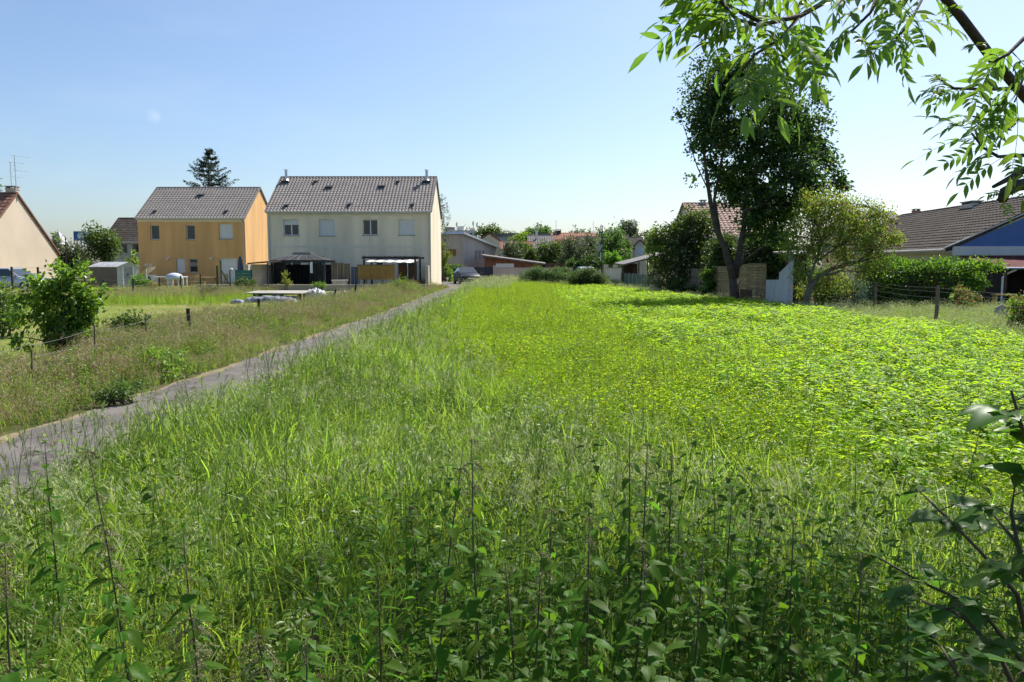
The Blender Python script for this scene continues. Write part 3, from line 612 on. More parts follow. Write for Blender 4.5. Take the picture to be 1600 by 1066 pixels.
# verge weeds: dark leafy annuals among the grass next to the path
vw = [weed(0.4, 24, 0.07, 0.028, 0.5, 1, 3) for i in range(5)]
c_vw = proto_collection('verge_weed_plants', vw, [M['tree_light'], M['weed_dark']])
P, s = sample(-5, 3, 1.8, 60, 34, lambda X, Y: in_tall(X, Y) * np.where(X < path_r(Y) + 1.3, 1.0, 0.45) * (nz(X, Y, 1.5, 1) > 0.3), 10, 0.3)
scatter('verge_weeds', 'leafy green weeds crowding the right edge of the path', 'weeds', c_vw, P, s * rng.uniform(0.7, 1.2, len(P)))
# small tufts and weeds rooted along cracks and over the edges of the asphalt
n_ = 420; Yp_ = rng.uniform(4, 52, n_); u_ = np.where(rng.random(n_) < 0.8, np.where(rng.random(n_) < 0.5, rng.beta(1, 7, n_), 1 - rng.beta(1, 5, n_)), rng.random(n_)); Xp_ = path_l(Yp_) + u_ * (path_r(Yp_) - path_l(Yp_))
scatter('path_weeds', 'small weeds and straw tufts creeping over the asphalt path', 'weeds', proto_collection('crack_plants', [tuft(9, 0.10, 1.3, 0.006, 0.05) for i in range(3)] + [weed(0.09, 9, 0.03, 0.014, 0.9, 1, 3) for i in range(2)], [M['dry'], M['grass']]), np.stack([Xp_, Yp_, np.full(n_, 0.0)], 1), rng.uniform(0.5, 1.3, n_))
# yellow-green field
fw = [weed(0.36, 27, 0.055, 0.02, 0.55, 1, 4) for i in range(6)]
c_fw = proto_collection('field_weed_plants', fw, [M['weed']])
in_field = lambda X, Y: (X > xb1(Y) - 0.5) & (X < xb2(Y) + 1.6 + 0.8 * (nz(X, Y, 1.3) - 0.5)) & (Y > 4.2)
P, s = sample(-3, 6, 4.2, 66, 130, lambda X, Y: in_field(X, Y) * np.clip((xb2(Y) + 1.8 - X) / 2.2, 0, 1), 11, 0.3)
scatter('field_weeds', 'yellow green low weeds filling the middle of the field', 'weeds', c_fw, P, s * rng.uniform(0.75, 1.15, len(P)) * (0.8 + 0.35 * nz(P[:, 0], P[:, 1], 1.0, 5)))
fd = [weed(0.45, 18, 0.05, 0.018, 0.3, 1, 2) for i in range(3)]
c_fd = proto_collection('dark_weed_plants', fd, [M['weed_dark']])
P, s = sample(-2, 6, 6, 60, 7, lambda X, Y: in_field(X, Y) * (nz(X, Y, 0.9, 3) > 0.45), 14, 0.5)
scatter('dark_weeds', 'darker blue green weeds dotted through the field', 'weeds', c_fd, P, s * rng.uniform(0.7, 1.2, len(P)))
# bright broad-leaved crop
bl = [broadleaf(random.uniform(0.28, 0.36), 16, 0.115, 0.045) for i in range(7)]
c_bl = proto_collection('broadleaf_plants', bl, [M['broad']])
in_broad = lambda X, Y: (X > xb2(Y) - 1.2 + 0.8 * (nz(X, Y, 1.1, 2) - 0.5)) & (X < xb3(Y) + 0.3 * (nz(X, Y, 1.5) - 0.5)) & (Y > 4.8) & (Y < 63)
P, s = sample(2, 12, 4.8, 63, 95, lambda X, Y: in_broad(X, Y) * np.clip((X - xb2(Y) + 1.3) / 1.6, 0.05, 1) * np.clip(0.45 + 0.9 * nz(X, Y, 1.7, 7), 0, 1), 14, 0.38)
scatter('broadleaf_crop', 'dense bright green broad leaved plants along the right of the field', 'plants', c_bl, P, s * rng.uniform(0.75, 1.2, len(P)) * (0.85 + 0.3 * nz(P[:, 0], P[:, 1], 0.8, 1)) * np.interp(P[:, 1], [0, 32, 55], [1.0, 1.0, 0.55]))
# thin upright stalks standing above field and foreground
st = []
for i in range(5):
    pb = PB(); h = random.uniform(0.6, 0.95); d = rv(0.06); pts = [Vector((d.x * t * t, d.y * t * t, h * t)) for t in (0, .3, .6, .85, 1)]
    pb.tube(pts, [0.0035, 0.003, 0.0026, 0.002, 0.0015], 7 if i % 2 else 2)
    for k in range(14): t = random.uniform(0.5, 1); p = pts[0].lerp(pts[4], t); pb.leaf(p, azv(random.uniform(0, 6.3), 1.0), rv(), 0.022, 0.006, 7 if i % 2 else 4, 0.1, 2)
    st.append(pb)
c_st = proto_collection('stalk_plants', st, GM)
P, s = sample(-3, 9, 3.5, 45, 0.9, lambda X, Y: (X > path_r(Y)) * (X < xb3(Y)) * np.where(X > xb2(Y), 0.12, 1.0) * np.where((X > 2.6) & (Y < 8.5) & (Y > 5), 3.5, 1.0) * np.where(Y < 4.5, 0.4, 1), 10, 0.35)
scatter('weed_stalks', 'thin upright brown and green stalks standing above the field', 'weeds', c_st, P, s * rng.uniform(0.7, 1.15, len(P)))
# right verge grass in front of the wire fence and along the boundary
rg = [tuft(20, 0.34, 0.7, 0.007, 0.12) for i in range(4)]
for pb in rg:
    for k in range(2): panicle(pb, azv(random.uniform(0, 6.3)) * 0.08, random.uniform(0.32, 0.48), random.uniform(0, 6.3), 2, 3, 8)
c_rg = proto_collection('fence_grass_plants', rg, GM)
P, s = sample(7, 24, 8, 62, 34, lambda X, Y: (X > xb3(Y) - 0.25) * np.where(Y > 29.5, X < xb3(Y) + 1.4, True), 18, 0.4, 3)
scatter('fence_grass', 'pale tangled grass in front of the wire fence on the right', 'grass', c_rg, P, s * rng.uniform(0.6, 1.1, len(P)))
# left verge: reddish dry grass, straw and green weeds
lv = []
for i in range(6):
    pb = tuft(15, 0.36, 1.0, 0.008, 0.11, 2)
    for q in range(len(pb.m)):
        if random.random() < 0.36: pb.m[q] = 5
    for k in range(2 + i % 2):
        b = azv(random.uniform(0, 6.3)) * 0.1; panicle(pb, b, random.uniform(0.24, 0.42), random.uniform(0, 6.3), (2, 5, 5)[i % 3], (5, 5, 6)[(i + k) % 3], 10, 1.0)
    lv.append(pb)
c_lv = proto_collection('left_verge_plants', lv, GM)
in_lv = lambda X, Y: (X < path_l(Y) - 0.12) & (X > -7.5 + 0.5 * (nz(X, Y, 1.5) - 0.5)) & (Y < 58)
P, s = sample(-8.2, -3, 4, 58, 70, lambda X, Y: in_lv(X, Y) * np.clip((path_l(Y) - X) / 0.5, 0.25, 1), 14, 0.35)
scatter('dry_verge_grass', 'reddish brown and straw coloured grass left of the path', 'grass', c_lv, P, s * rng.uniform(0.7, 1.15, len(P)) * np.clip(0.45 + (path_l(P[:, 1]) - P[:, 0]) * 0.4, 0.45, 1.15) * (0.6 + 0.75 * nz(P[:, 0], P[:, 1], 1.6, 2.2)))
lw = [weed(0.4, 30, 0.06, 0.028, 0.6, 1, 4) for i in range(4)]
c_lw = proto_collection('left_weed_plants', lw, [M['tree_light']])
P, s = sample(-8.4, -3, 4, 58, 50, lambda X, Y: in_lv(X, Y) * (nz(X, Y, 1.3, 6) > 0.40), 14, 0.4)
scatter('verge_herbs', 'patches of green herbs in the dry verge left of the path', 'weeds', c_lw, P, s * rng.uniform(0.6, 1.25, len(P)) * np.clip(0.5 + (path_l(P[:, 1]) - P[:, 0]) * 0.5, 0.5, 1.2))
lt = [tuft(18, 0.55, 0.5, 0.007, 0.12) for i in range(4)]
for pb in lt:
    for k in range(4): panicle(pb, azv(random.uniform(0, 6.3)) * 0.1, random.uniform(0.5, 0.7), random.uniform(0, 6.3), 2, 5, 10, 0.7)
c_lt = proto_collection('fence_line_plants', lt, GM)
def in_lt(X, Y):
    a = (X < -5.6) & (X > -8.6) & (Y > 8) & (Y < 25) & (nz(X, Y, 0.9, 5) > 0.33)                # along the old fence
    b = (Y > 31) & (Y < 45) & (X < -12.5) & (X > -24) & (np.abs(Y - 37 - 0.3 * (X + 18)) < 5)
    c = (X < -8) & (Y < 13) & (X > -12) & (Y < 10)
    d = (Y > 24) & (Y < 58) & (X > -7.6) & (X < -6.0) & (nz(X, Y, 0.6, 2) > 0.45)
    return (a * 1.0 + b * 0.5 + d * 0.7 + ((X < -17) & (Y > 22) & (Y < 31)) * 0.25)
P, s = sample(-30, -5.2, 7, 58, 42, in_lt, 18, 0.5)
scatter('fence_line_grass', 'tall green grass along the old garden fences on the left', 'grass', c_lt, P, s * rng.uniform(0.6, 1.1, len(P)))
# short mown grass
sg = [tuft(26, 0.085, 1.0, 0.006, 0.2) for i in range(4)]
for pb in sg:
    for q in range(len(pb.m)):
        if random.random() < 0.25: pb.m[q] = 5
c_sg = proto_collection('mown_plants', sg, GM)
P, s = sample(-45, -7, 6, 66, 26, lambda X, Y: (X < -7.1) * np.clip(nz(X, Y, 0.55, 1.0) * 1.5 - 0.15, 0.1, 1), 16, 0.4, 3)
scatter('mown_grass', 'short yellowing lawn grass in the gardens on the left', 'grass', c_sg, P, s * rng.uniform(0.7, 1.3, len(P)))
# scrubby growth behind the field, before the walls
P, s = sample(-4, 8.5, 60, 74, 16, lambda X, Y: (X > path_r(Y) + 0.2) * 1.0, 60, 0.8)
scatter('rough_grass', 'rough greyish green grass growing up to the garden walls', 'grass', c_rg, P, s * rng.uniform(0.9, 1.7, len(P)))
P, s = sample(-5, 0.5, 44, 66, 14, lambda X, Y: (X > path_r(Y)) * (X < path_r(Y) + 2.3) * 1.0, 50, 0.8)
scatter('rough_tall_grass', 'tall greyish green tuft of grass before the parked car', 'grass', c_rg, P, s * rng.uniform(1.3, 2.4, len(P)))
# low nettles and leaves carpeting the shaded foreground
def ovate(pb, p, ax, nn, L, w, mi, bend=0.3, fo=0.22):
    ax = ax.normalized(); sd = ax.cross(nn); sd.normalize(); nn = sd.cross(ax); k = 7; o = len(pb.v)
    for i in range(k + 1):
        t = i / k; prof = (math.sin(math.pi * min(1, t ** 0.62)) ** 0.8) * (1 - 0.25 * t); ser = 1.0 + (0.10 if i % 2 else -0.07)
        q = p + ax * (L * t) - nn * (bend * L * t * t); ww = w * 0.5 * prof * ser + 0.0008; bk = ax * (-0.05 * L if i % 2 else 0.02 * L)
        pb.v += [q - sd * ww + nn * ww * fo + bk, q - sd * ww * 0.5 + nn * ww * fo * 0.7, q, q + sd * ww * 0.5 + nn * ww * fo * 0.7, q + sd * ww + nn * ww * fo + bk]
    for i in range(k):
        for j in range(4): a = o + 5 * i + j; pb.f.append((a, a + 1, a + 6, a + 5)); pb.m.append(mi)
ln = []
for i in range(6):
    pb = PB(); h = random.uniform(0.4, 0.8); d = rv(0.09); pts = [Vector((d.x * t * t, d.y * t * t, h * t)) for t in (0, .5, 1)]
    pb.tube(pts, [0.0026, 0.0022, 0.0012], 1, 4); np_ = 10
    for k in range(np_):
        t = 0.25 + 0.75 * k / (np_ - 1); p0 = pts[0].lerp(pts[1], t * 2) if t < .5 else pts[1].lerp(pts[2], t * 2 - 1)
        for sgn in (0, math.pi):
            if random.random() < 0.12: continue
            a = azv(k * 1.57 + sgn + random.uniform(-.35, .35), random.uniform(-.15, .35)); L_ = (0.08 - 0.045 * t) * random.uniform(.75, 1.25); ovate(pb, p0 + a * 0.018, a, Vector((random.uniform(-.3, .3), random.uniform(-.3, .3), 1)), L_, L_ * 0.58, 0, random.uniform(.1, .6))
    ln.append(pb)
c_ln = proto_collection('low_nettle_plants', ln, [M['nettle'], M['stem_green']])
P, s = sample(-2.4, 3.4, 1.5, 5.2, 66, lambda X, Y: np.clip((X + 1.4) / 1.4, 0.18, 1) * np.clip((4.4 - Y) / 1.6, 0, 1), 6, 0.5)
scatter('low_nettles', 'dark carpet of low nettles and leaves in the shaded foreground', 'weeds', c_ln, P, s * rng.uniform(0.6, 1.2, len(P)))
# ------------------------------------------------------------------ buildings
def tile_slope(mb, o, ux, L, us, Sl, tw=0.3, tl=0.36, amp=0.035, step=0.03, mi=0):
    """rows of interlocking tiles with a rolled profile; o lower-left corner, ux along the eave, us up the slope"""
    o = Vector(o); ux = Vector(ux).normalized(); us = Vector(us).normalized(); n = ux.cross(us).normalized()
    cols = max(1, round(L / tw)); rows = max(1, round(Sl / tl)); prof = (0.0, 0.75, 1.0, 0.75)
    xs = []; hs = []
    for c in range(cols):
        for k in range(4): xs.append((c + k / 4) * L / cols); hs.append(prof[k] * amp)
    xs.append(L); hs.append(0.0); m = len(xs)
    vs = []; fs = []
    for r in range(rows):
        a = r * Sl / rows; b = (r + 1) * Sl / rows; q = len(vs)
        for x, h in zip(xs, hs): vs.append(o + ux * x + us * (a - 0.02) + n * (h + step))
        for x, h in zip(xs, hs): vs.append(o + ux * x + us * b + n * h * 0.9)
        for x, h in zip(xs, hs): vs.append(o + ux * x + us * (a - 0.02) + n * (h * 0.8 - 0.012))
        for i in range(m - 1): fs.append((q + i, q + i + 1, q + m + i + 1, q + m + i)); fs.append((q + 2 * m + i, q + 2 * m + i + 1, q + i + 1, q + i))
    mb.add(vs, fs, mi)
def wall_open(mb, W, z0, z1, ops, y=0.0, depth=0.22, gx=None, mi=0, rmi=0):
    """front wall in the plane y with rectangular openings and reveals"""
    xs = sorted({0.0, W} | {o[0] for o in ops} | {o[1] for o in ops}); zs = sorted({z0, z1} | {o[2] for o in ops} | {o[3] for o in ops})
    for i in range(len(xs) - 1):
        for j in range(len(zs) - 1):
            cx, cz = (xs[i] + xs[i + 1]) / 2, (zs[j] + zs[j + 1]) / 2
            if any(o[0] < cx < o[1] and o[2] < cz < o[3] for o in ops): continue
            mb.quad((xs[i], y, zs[j]), (xs[i + 1], y, zs[j]), (xs[i + 1], y, zs[j + 1]), (xs[i], y, zs[j + 1]), mi)
    for x0, x1, a, b in [o[:4] for o in ops]:
        e = y + depth
        mb.quad((x0, y, a), (x0, y, b), (x0, e, b), (x0, e, a), rmi); mb.quad((x1, y, b), (x1, y, a), (x1, e, a), (x1, e, b), rmi)
        mb.quad((x0, y, b), (x1, y, b), (x1, e, b), (x0, e, b), rmi); mb.quad((x0, y, a), (x0, e, a), (x1, e, a), (x1, y, a), rmi)
        mb.quad((x0, e + 0.12, a), (x1, e + 0.12, a), (x1, e + 0.12, b), (x0, e + 0.12, b), rmi)
def window(par, x0, x1, z0, z1, kind, y=0.0, sill=True, frame=None):
    """kind: single, double, shut, half, door, slide; recessed in the wall"""
    fm = frame or M['white']; e = y + 0.15; t = 0.055; mb = MB()
    mb.box(x0, x0 + t, e, e + 0.06, z0, z1); mb.box(x1 - t, x1, e, e + 0.06, z0, z1); mb.box(x0 + t, x1 - t, e, e + 0.06, z0, z0 + t); mb.box(x0 + t, x1 - t, e, e + 0.06, z1 - t, z1)
    if kind in ('double', 'half', 'slide', 'door'): mb.box((x0 + x1) / 2 - t * 0.7, (x0 + x1) / 2 + t * 0.7, e - 0.004, e + 0.06, z0 + t, z1 - t)
    w = build('door' if kind in ('door', 'slide') else 'window', mb, fm, par, local=True)
    if kind != 'shut':
        cols = [(x0 + t, x1 - t)] if kind == 'single' else [(x0 + t, (x0 + x1) / 2 - t * 0.7), ((x0 + x1) / 2 + t * 0.7, x1 - t)]
        for a, b in cols: build('pane', MB().box(a, b, e + 0.025, e + 0.035, z0 + t, z1 - t), M['white'] if kind == 'door' else M['glass'], w, local=True)
    if kind in ('shut', 'half'):
        zb = z0 + t if kind == 'shut' else z0 + (z1 - z0) * 0.66; mb = MB(); k = max(3, int((z1 - zb) / 0.055)); h = (z1 - zb) / k
        for i in range(k): mb.box(x0 + 0.01, x1 - 0.01, e - 0.035, e - 0.012, zb + i * h + 0.004, zb + (i + 1) * h - 0.001)
        mb.box(x0 + 0.012, x1 - 0.012, e - 0.02, e - 0.005, zb, z1)
        build('shutter', mb, M['shutter'], w, local=True)
    if sill: build('sill', MB().box(x0 - 0.05, x1 + 0.05, y - 0.05, e, z0 - 0.05, z0 - 0.002), M['conc_post'], w, local=True)
    return w
def house(name, label, loc, rotz, Wd, Dp, he, hr, wall, roofm, ops=(), gops=(), over=0.18, tw=0.3, tl=0.36, amp=0.035, gut=True, group=None, ridge_in=0.0, wall2=None, tiles=True):
    """gabled house, ridge along local x, front at y=0; ops (x0,x1,z0,z1,kind) in the front wall, gops in the x=W gable"""
    t = thing(name, label, 'house', loc, rotz, group)
    mb = MB(); wall_open(mb, Wd, 0, he, ops)
    mb.quad((Wd, Dp, 0), (0, Dp, 0), (0, Dp, he), (Wd, Dp, he))
    for x in (0.0, Wd): mb.add([(x, 0, 0), (x, Dp, 0), (x, Dp, he), (x, Dp / 2, hr - 0.12), (x, 0, he)], [(0, 1, 2, 3, 4)] if x > 0 else [(4, 3, 2, 1, 0)])
    build('wall', mb, wall, t, local=True)
    for o in ops:
        if o[4] != 'none': window(t, *o[:5], sill=o[4] not in ('door', 'slide'))
    k = (hr - he) / (Dp / 2); fv = Vector((0, 1, k)).normalized(); bv = Vector((0, -1, k)).normalized(); sl = math.hypot(Dp / 2 + over, (Dp / 2 + over) * k)
    mb = MB(); ov = 0.07
    f0 = (-ov, -over, he - over * k); b0 = (Wd + ov, Dp + over, he - over * k)
    if tiles:
        tile_slope(mb, f0, (1, 0, 0), Wd + 2 * ov, fv, sl, tw, tl, amp); tile_slope(mb, b0, (-1, 0, 0), Wd + 2 * ov, bv, sl, tw, tl, amp)
    n1 = Vector((0, -k, 1)).normalized() * 0.04; n2 = Vector((0, k, 1)).normalized() * 0.04
    mb.slab([Vector(f0) - n1, Vector(f0) + Vector((Wd + 2 * ov, 0, 0)) - n1, Vector((Wd + ov, Dp / 2, hr)) - n1, Vector((-ov, Dp / 2, hr)) - n1], 0.08)
    mb.slab([Vector(b0) - n2, Vector(b0) - Vector((Wd + 2 * ov, 0, 0)) - n2, Vector((-ov, Dp / 2, hr)) - n2, Vector((Wd + ov, Dp / 2, hr)) - n2], 0.08)
    rf = build('roof', mb, roofm, t, local=True)
    mb = MB(); nseg = max(3, int(Wd / 0.4)); 
    for i in range(nseg):
        a = -ov + (Wd + 2 * ov) * i / nseg; b = -ov + (Wd + 2 * ov) * (i + 1.06) / nseg
        pr = [(a, Dp / 2 + 0.13 * math.cos(q), hr - 0.03 + 0.11 * math.sin(q)) for q in (0, .6, 1.2, 1.94, 2.54, 3.14)]
        mb.prism(pr, (b - a, 0, 0.012))
    build('ridge_cap', mb, roofm, rf, local=True)
    for x in (-ov - 0.02, Wd + ov + 0.02):
        for s in (0, 1): build('verge', MB().bar((x, -over if s == 0 else Dp + over, he - over * k + 0.02), (x, Dp / 2, hr + 0.02), 0.05, 0.12), roofm, rf, local=True)
    if gut:
        mb = MB(); mb.tube([(-ov, -over - 0.06, he - over * k - 0.03), (Wd + ov, -over - 0.06, he - over * k - 0.03)], 0.065, 8)
        mb.box(0, Wd, -over + 0.02, 0, he - over * k - 0.16, he - over * k - 0.06); build('gutter', mb, M['offwhite'], t, local=True)
        mb = MB(); x = Wd - 0.12; mb.tube([(x, -over - 0.04, he - over * k - 0.07), (x, -0.06, he - 0.45), (x, -0.06, 0.1)], 0.045, 6); build('downpipe', mb, M['offwhite'], t, local=True)
    return t, rf, k
def chimney(rf, x, y, z0, z1, w=0.5, d=0.4, m=None, cap=True):
    mb = MB(); mb.box(x - w / 2, x + w / 2, y - d / 2, y + d / 2, z0, z1 - 0.16); mb.box(x - w / 2 - 0.04, x + w / 2 + 0.04, y - d / 2 - 0.04, y + d / 2 + 0.04, z1 - 0.26, z1 - 0.18)
    c = build('chimney', mb, m or M['village_wall'], rf, local=True)
    return c, build('chimney_cap', MB().box(x - w / 2 - 0.06, x + w / 2 + 0.06, y - d / 2 - 0.06, y + d / 2 + 0.06, z1 - 0.06, z1).box(x - w / 2 + 0.02, x - w / 2 + 0.1, y - d / 2 + 0.02, y + d / 2 - 0.02, z1 - 0.17, z1 - 0.05).box(x + w / 2 - 0.1, x + w / 2 - 0.02, y - d / 2 + 0.02, y + d / 2 - 0.02, z1 - 0.17, z1 - 0.05), M['concrete'], rf, local=True)
# ---- cream semi-detached house
YC = 58.0; xl, xr = wx(419, YC), wx(673.5, YC); WC = xr - xl; DC = 8.3; HE = wz(331, YC) + 0.12; HRC = wz(277, YC + DC / 2)
def opx(a, b, t, bt, kind, Y=YC, x0=xl): return (wx(a, Y) - x0, wx(b, Y) - x0, wz(bt, Y), wz(t, Y), kind)
ops = [opx(444, 468, 343, 368, 'half'), opx(499.7, 524, 343, 368.5, 'shut'), opx(567.5, 591, 343, 367.5, 'double'), opx(623.5, 648, 343, 367.5, 'shut'),
       opx(495, 507, 400.5, 412, 'single'), opx(586.5, 598, 400.5, 424, 'single'), opx(620.5, 652, 400.5, 444, 'slide'), opx(440, 470, 404, 446, 'slide')]
house_c, rf_c, kc = house('cream_house', 'cream two storey semi-detached house with grey brown tiled roof and two metal flues', (xl, YC, 0), 0, WC, DC, HE, HRC, M['cream'], M['tile_brown'], ops, tw=0.245, tl=0.33, amp=0.06)
mb = MB(); zt = HE - 0.42; zb = wz(385.5, YC)
mb.box(0.02, WC - 0.25, -0.025, 0.001, zt - 0.0, HE - 0.2); mb.box(0.0, WC - 0.25, -0.022, 0.001, zb - 0.06, zb + 0.06); mb.box(0.02, 0.3, -0.02, 0.001, 0, zt - 0.003); mb.box(WC - 0.42, WC - 0.2, -0.02, 0.001, 0, zt - 0.003)
build('wall_band', mb, M['cream_light'], house_c, local=True)
mb = MB(); mb.tube([(0.12, -0.08, HE - 0.4), (0.12, -0.07, 0.1)], 0.045, 6); build('downpipe', mb, M['offwhite'], house_c, local=True)
for px in (450.5, 668.0):
    yc = DC / 2 - 0.55; x = wx(px, YC + yc) - xl; zr = HRC - 0.55 * kc; zt = wz(264.5, YC + yc); mb = MB()
    mb.tube([(x, yc, zr - 0.1), (x, yc, zt - 0.1)], 0.105, 10); mb.tube([(x, yc, zt - 0.06), (x, yc, zt)], [0.2, 0.05], 10); mb.tube([(x, yc, zr + 0.02), (x, yc, zr + 0.16)], [0.24, 0.12], 10)
    f = build('flue', mb, M['zinc'], rf_c, smooth=False, local=True); build('flashing', MB().box(x - 0.3, x + 0.3, yc - 0.35, yc + 0.25, zr - 0.35, zr + 0.035), M['dark_metal'], f, local=True)
def roof_vents(rf, lst, Yf, x0, he, k, Dp):
    for px, py, big in lst:
        for i in range(40):                                      # find where the sight line meets the roof
            yy_ = Dp / 2 * i / 40; 
            if wz(py, Yf + yy_) <= he + k * yy_: break
        x = wx(px, Yf + yy_) - x0; z = he + k * yy_; s = 0.24 if big else 0.1; mb = MB()
        mb.box(x - s, x + s, yy_ - 0.12, yy_ + 0.12, z - 0.1, z + 0.13); mb.slab([(x - s - .04, yy_ - .22, z + .10), (x + s + .04, yy_ - .22, z + .10), (x + s + .04, yy_ + .2, z + .22), (x - s - .04, yy_ + .2, z + .22)], 0.03)
        build('roof_vent', mb, M['dark_metal'], rf, local=True)
roof_vents(rf_c, [(496, 286, 0), (516.5, 294.5, 1), (598.5, 294, 1), (624, 286, 0), (449.6, 323.5, 0), (548, 322.5, 0), (646, 322.5, 0)], YC, xl, HE, kc, DC)
# ---- orange house
YO = 67.0; xo, xo2 = wx(217, YO), wx(384, YO); WO = xo2 - xo; DO = 8.4; HEO = wz(341, YO) + 0.12; HRO = wz(293.5, YO + DO / 2)
oo = lambda *a: opx(*a, Y=YO, x0=xo)
ops = [oo(236.5, 250.5, 351.7, 374.5, 'single'), oo(292, 305.8, 351.5, 374.5, 'single'), oo(343.3, 365, 350, 373.5, 'shut'), oo(274.5, 288.5, 404, 426.5, 'shut'), oo(294.5, 308, 404.5, 426, 'single'), oo(342.5, 370, 403.5, 442, 'door')]
house_o, rf_o, ko = house('orange_house', 'orange rendered two storey house with grey tiled roof and white shutters', (xo, YO, 0), 0, WO, DO, HEO, HRO, M['orange'], M['tile_grey'], ops, tw=0.27, tl=0.33, amp=0.05)
mb = MB(); mb.box(0, WO, -0.03, 0.001, HEO - 0.42, HEO - 0.2); build('wall_band', mb, M['cream_light'], house_o, local=True)
roof_vents(rf_o, [(317, 307, 1), (245, 332, 0), (356.5, 332, 0)], YO, xo, HEO, ko, DO)
for px, py in ((263.6, 404.5), (330.5, 404)):
    x, z = wx(px, YO) - xo, wz(py, YO); mb = MB(); mb.bar((x, 0, z), (x + 0.05, -0.18, z + 0.05), 0.05, 0.05); mb.tube([(x - 0.06, -0.16, z - 0.06), (x + 0.16, -0.24, z + 0.1)], [0.09, 0.06], 8); build('wall_lamp', mb, M['white'], house_o, local=True)
for px in (228, 235):
    x, z = wx(px, YO) - xo, wz(413.8, YO); build('wall_vent', MB().box(x - 0.13, x + 0.13, -0.03, 0.001, z - 0.1, z + 0.1), M['cream_light'], house_o, local=True)
# ---- peach gable house at the left edge (ridge runs out of the picture)
XP = -37.0; YPn, YPf = 55.2, 65.2
zE = wz(394, YPf); zR = wz(302, 60.2); LP = 12.0
house_p, rf_p, kp = house('peach_house', 'peach rendered house with blank gable wall and rusty brown tiled roof', (XP - LP, YPn, 0), 0, LP, YPf - YPn, zE, zR, M['peach'], M['tile_rust'], (), tw=0.3, tl=0.4, amp=0.045, over=0.25)
chimney(rf_p, LP - 0.45, 5.3, zR - 0.8, wz(291, 60.5), 0.75, 0.5, M['wall_pink'])
for px, top, Y in ((24.5, 253, 60.6), (31.5, 243, 60.2)):
    X = wx(px, Y) - (XP - LP); y = Y - YPn; zt = wz(top, Y); mb = MB(); mb.tube([(X, y, zR - 0.6), (X, y, zt)], 0.03, 5)
    for dz, ln_ in ((0, 1.25), (-0.75, 0.65), (-1.05, 1.1)):
        a = Vector((X - 0.2, y, zt + dz)); b = Vector((X + ln_, y - 0.3, zt + dz - 0.18)); mb.tube([a, b], 0.012, 4)
        for q in range(9): c = a.lerp(b, q / 8); mb.tube([c - Vector((0.05, 0.2, 0)), c + Vector((0.05, 0.2, 0))], 0.008, 3)
    build('aerial', mb, M['zinc'], rf_p, local=True)
# ---- brown roofed house behind the orange one
Yb = 98.0; xb = wx(161, Yb); h_, r_, k_ = house('brown_roofed_house', 'dark brown roofed house peeking out left of the orange house', (xb, Yb, 0), 0, 9.0, 9.0, wz(377, Yb), wz(341, Yb + 4.5), M['grey_render'], M['tile_dark'], [(2.2, 3.0, 3.0, 4.2, 'single'), (3.6, 4.5, 3.0, 4.2, 'single')], tw=0.3, tl=0.45, amp=0.04)
# ---- modern grey house with a single-pitch roof, behind the car
Yg = 88.0; cg = at(724, 413, Yg); th = R(62)
t = thing('modern_house', 'grey beige modern house with sloping flat roof behind the parked car', 'house', (cg.x, cg.y, 0), th)
Lr, Lf = 7.4, 9.0; z1, z2 = wz(363.5, Yg), wz(384, Yg + 6.0) - 0.1       # local x: along the lit face, local y: away from it
wa = MB()
o1 = (2.6, 3.0, 2.4, 3.25, 'single'); o2 = (3.4, 3.8, 2.4, 3.25, 'single'); o3 = (4.2, 4.6, 2.4, 3.25, 'single')
ev = lambda x: z1 - (z1 - z2) * x / Lr
wall_open(wa, Lr, 0, 3.55, [o1, o2, o3]); wa.quad((0, 0, 3.55), (Lr, 0, 3.55), (Lr, 0, ev(Lr)), (0, 0, ev(0)))
wa.quad((0, Lf, 0), (0, 0, 0), (0, 0, z1), (0, Lf, z1)); wa.quad((Lr, 0, 0), (Lr, Lf, 0), (Lr, Lf, z2), (Lr, 0, z2)); wa.quad((Lr, Lf, 0), (0, Lf, 0), (0, Lf, z1), (Lr, Lf, z2))
build('wall', wa, M['grey_render'], t, local=True)
for o_ in (o1, o2, o3): window(t, *o_)
rf = build('roof', MB().slab([(-0.35, -0.35, z1 + 0.05), (Lr + 0.35, -0.35, z2 + 0.0), (Lr + 0.35, Lf + 0.35, z2), (-0.35, Lf + 0.35, z1 + 0.05)], 0.22), M['zinc'], t, local=True)
mb = MB(); mb.box(-0.05, -0.004, 0.9, 2.2, wz(400.5, Yg), wz(389, Yg)); w_ = build('window', mb, M['wood'], t, local=True)
for a, b in ((0.96, 1.3), (1.37, 1.72), (1.79, 2.14)): build('pane', MB().box(-0.06, -0.051, a, b, wz(399.7, Yg), wz(389.8, Yg)), M['glass'], w_, local=True)
build('wall_vent', MB().box(-0.03, -0.002, 2.2, 2.5, 4.3, 4.5), M['dark_metal'], t, local=True)
c_, cc = chimney(rf, 3.9, 4.2, 4.0, wz(355, Yg + 5), 1.1, 0.7, M['grey_render'])
# ---- village houses behind
def vhouse(name, label, x0, x1, ye, yr, Y, wall, roofm, D=8, ops=(), rotz=0, grp='village houses in the distance', tl=0.45, **kw):
    X0, X1 = wx(x0, Y), wx(x1, Y); he, hr = wz(ye, Y), wz(yr, Y + D / 2)
    return house(name, label, (X0, Y, 0), rotz, X1 - X0, D, he, max(hr, he + 0.8), wall, roofm, ops, tw=0.35, tl=tl, amp=0.04, gut=False, group=grp, **kw)
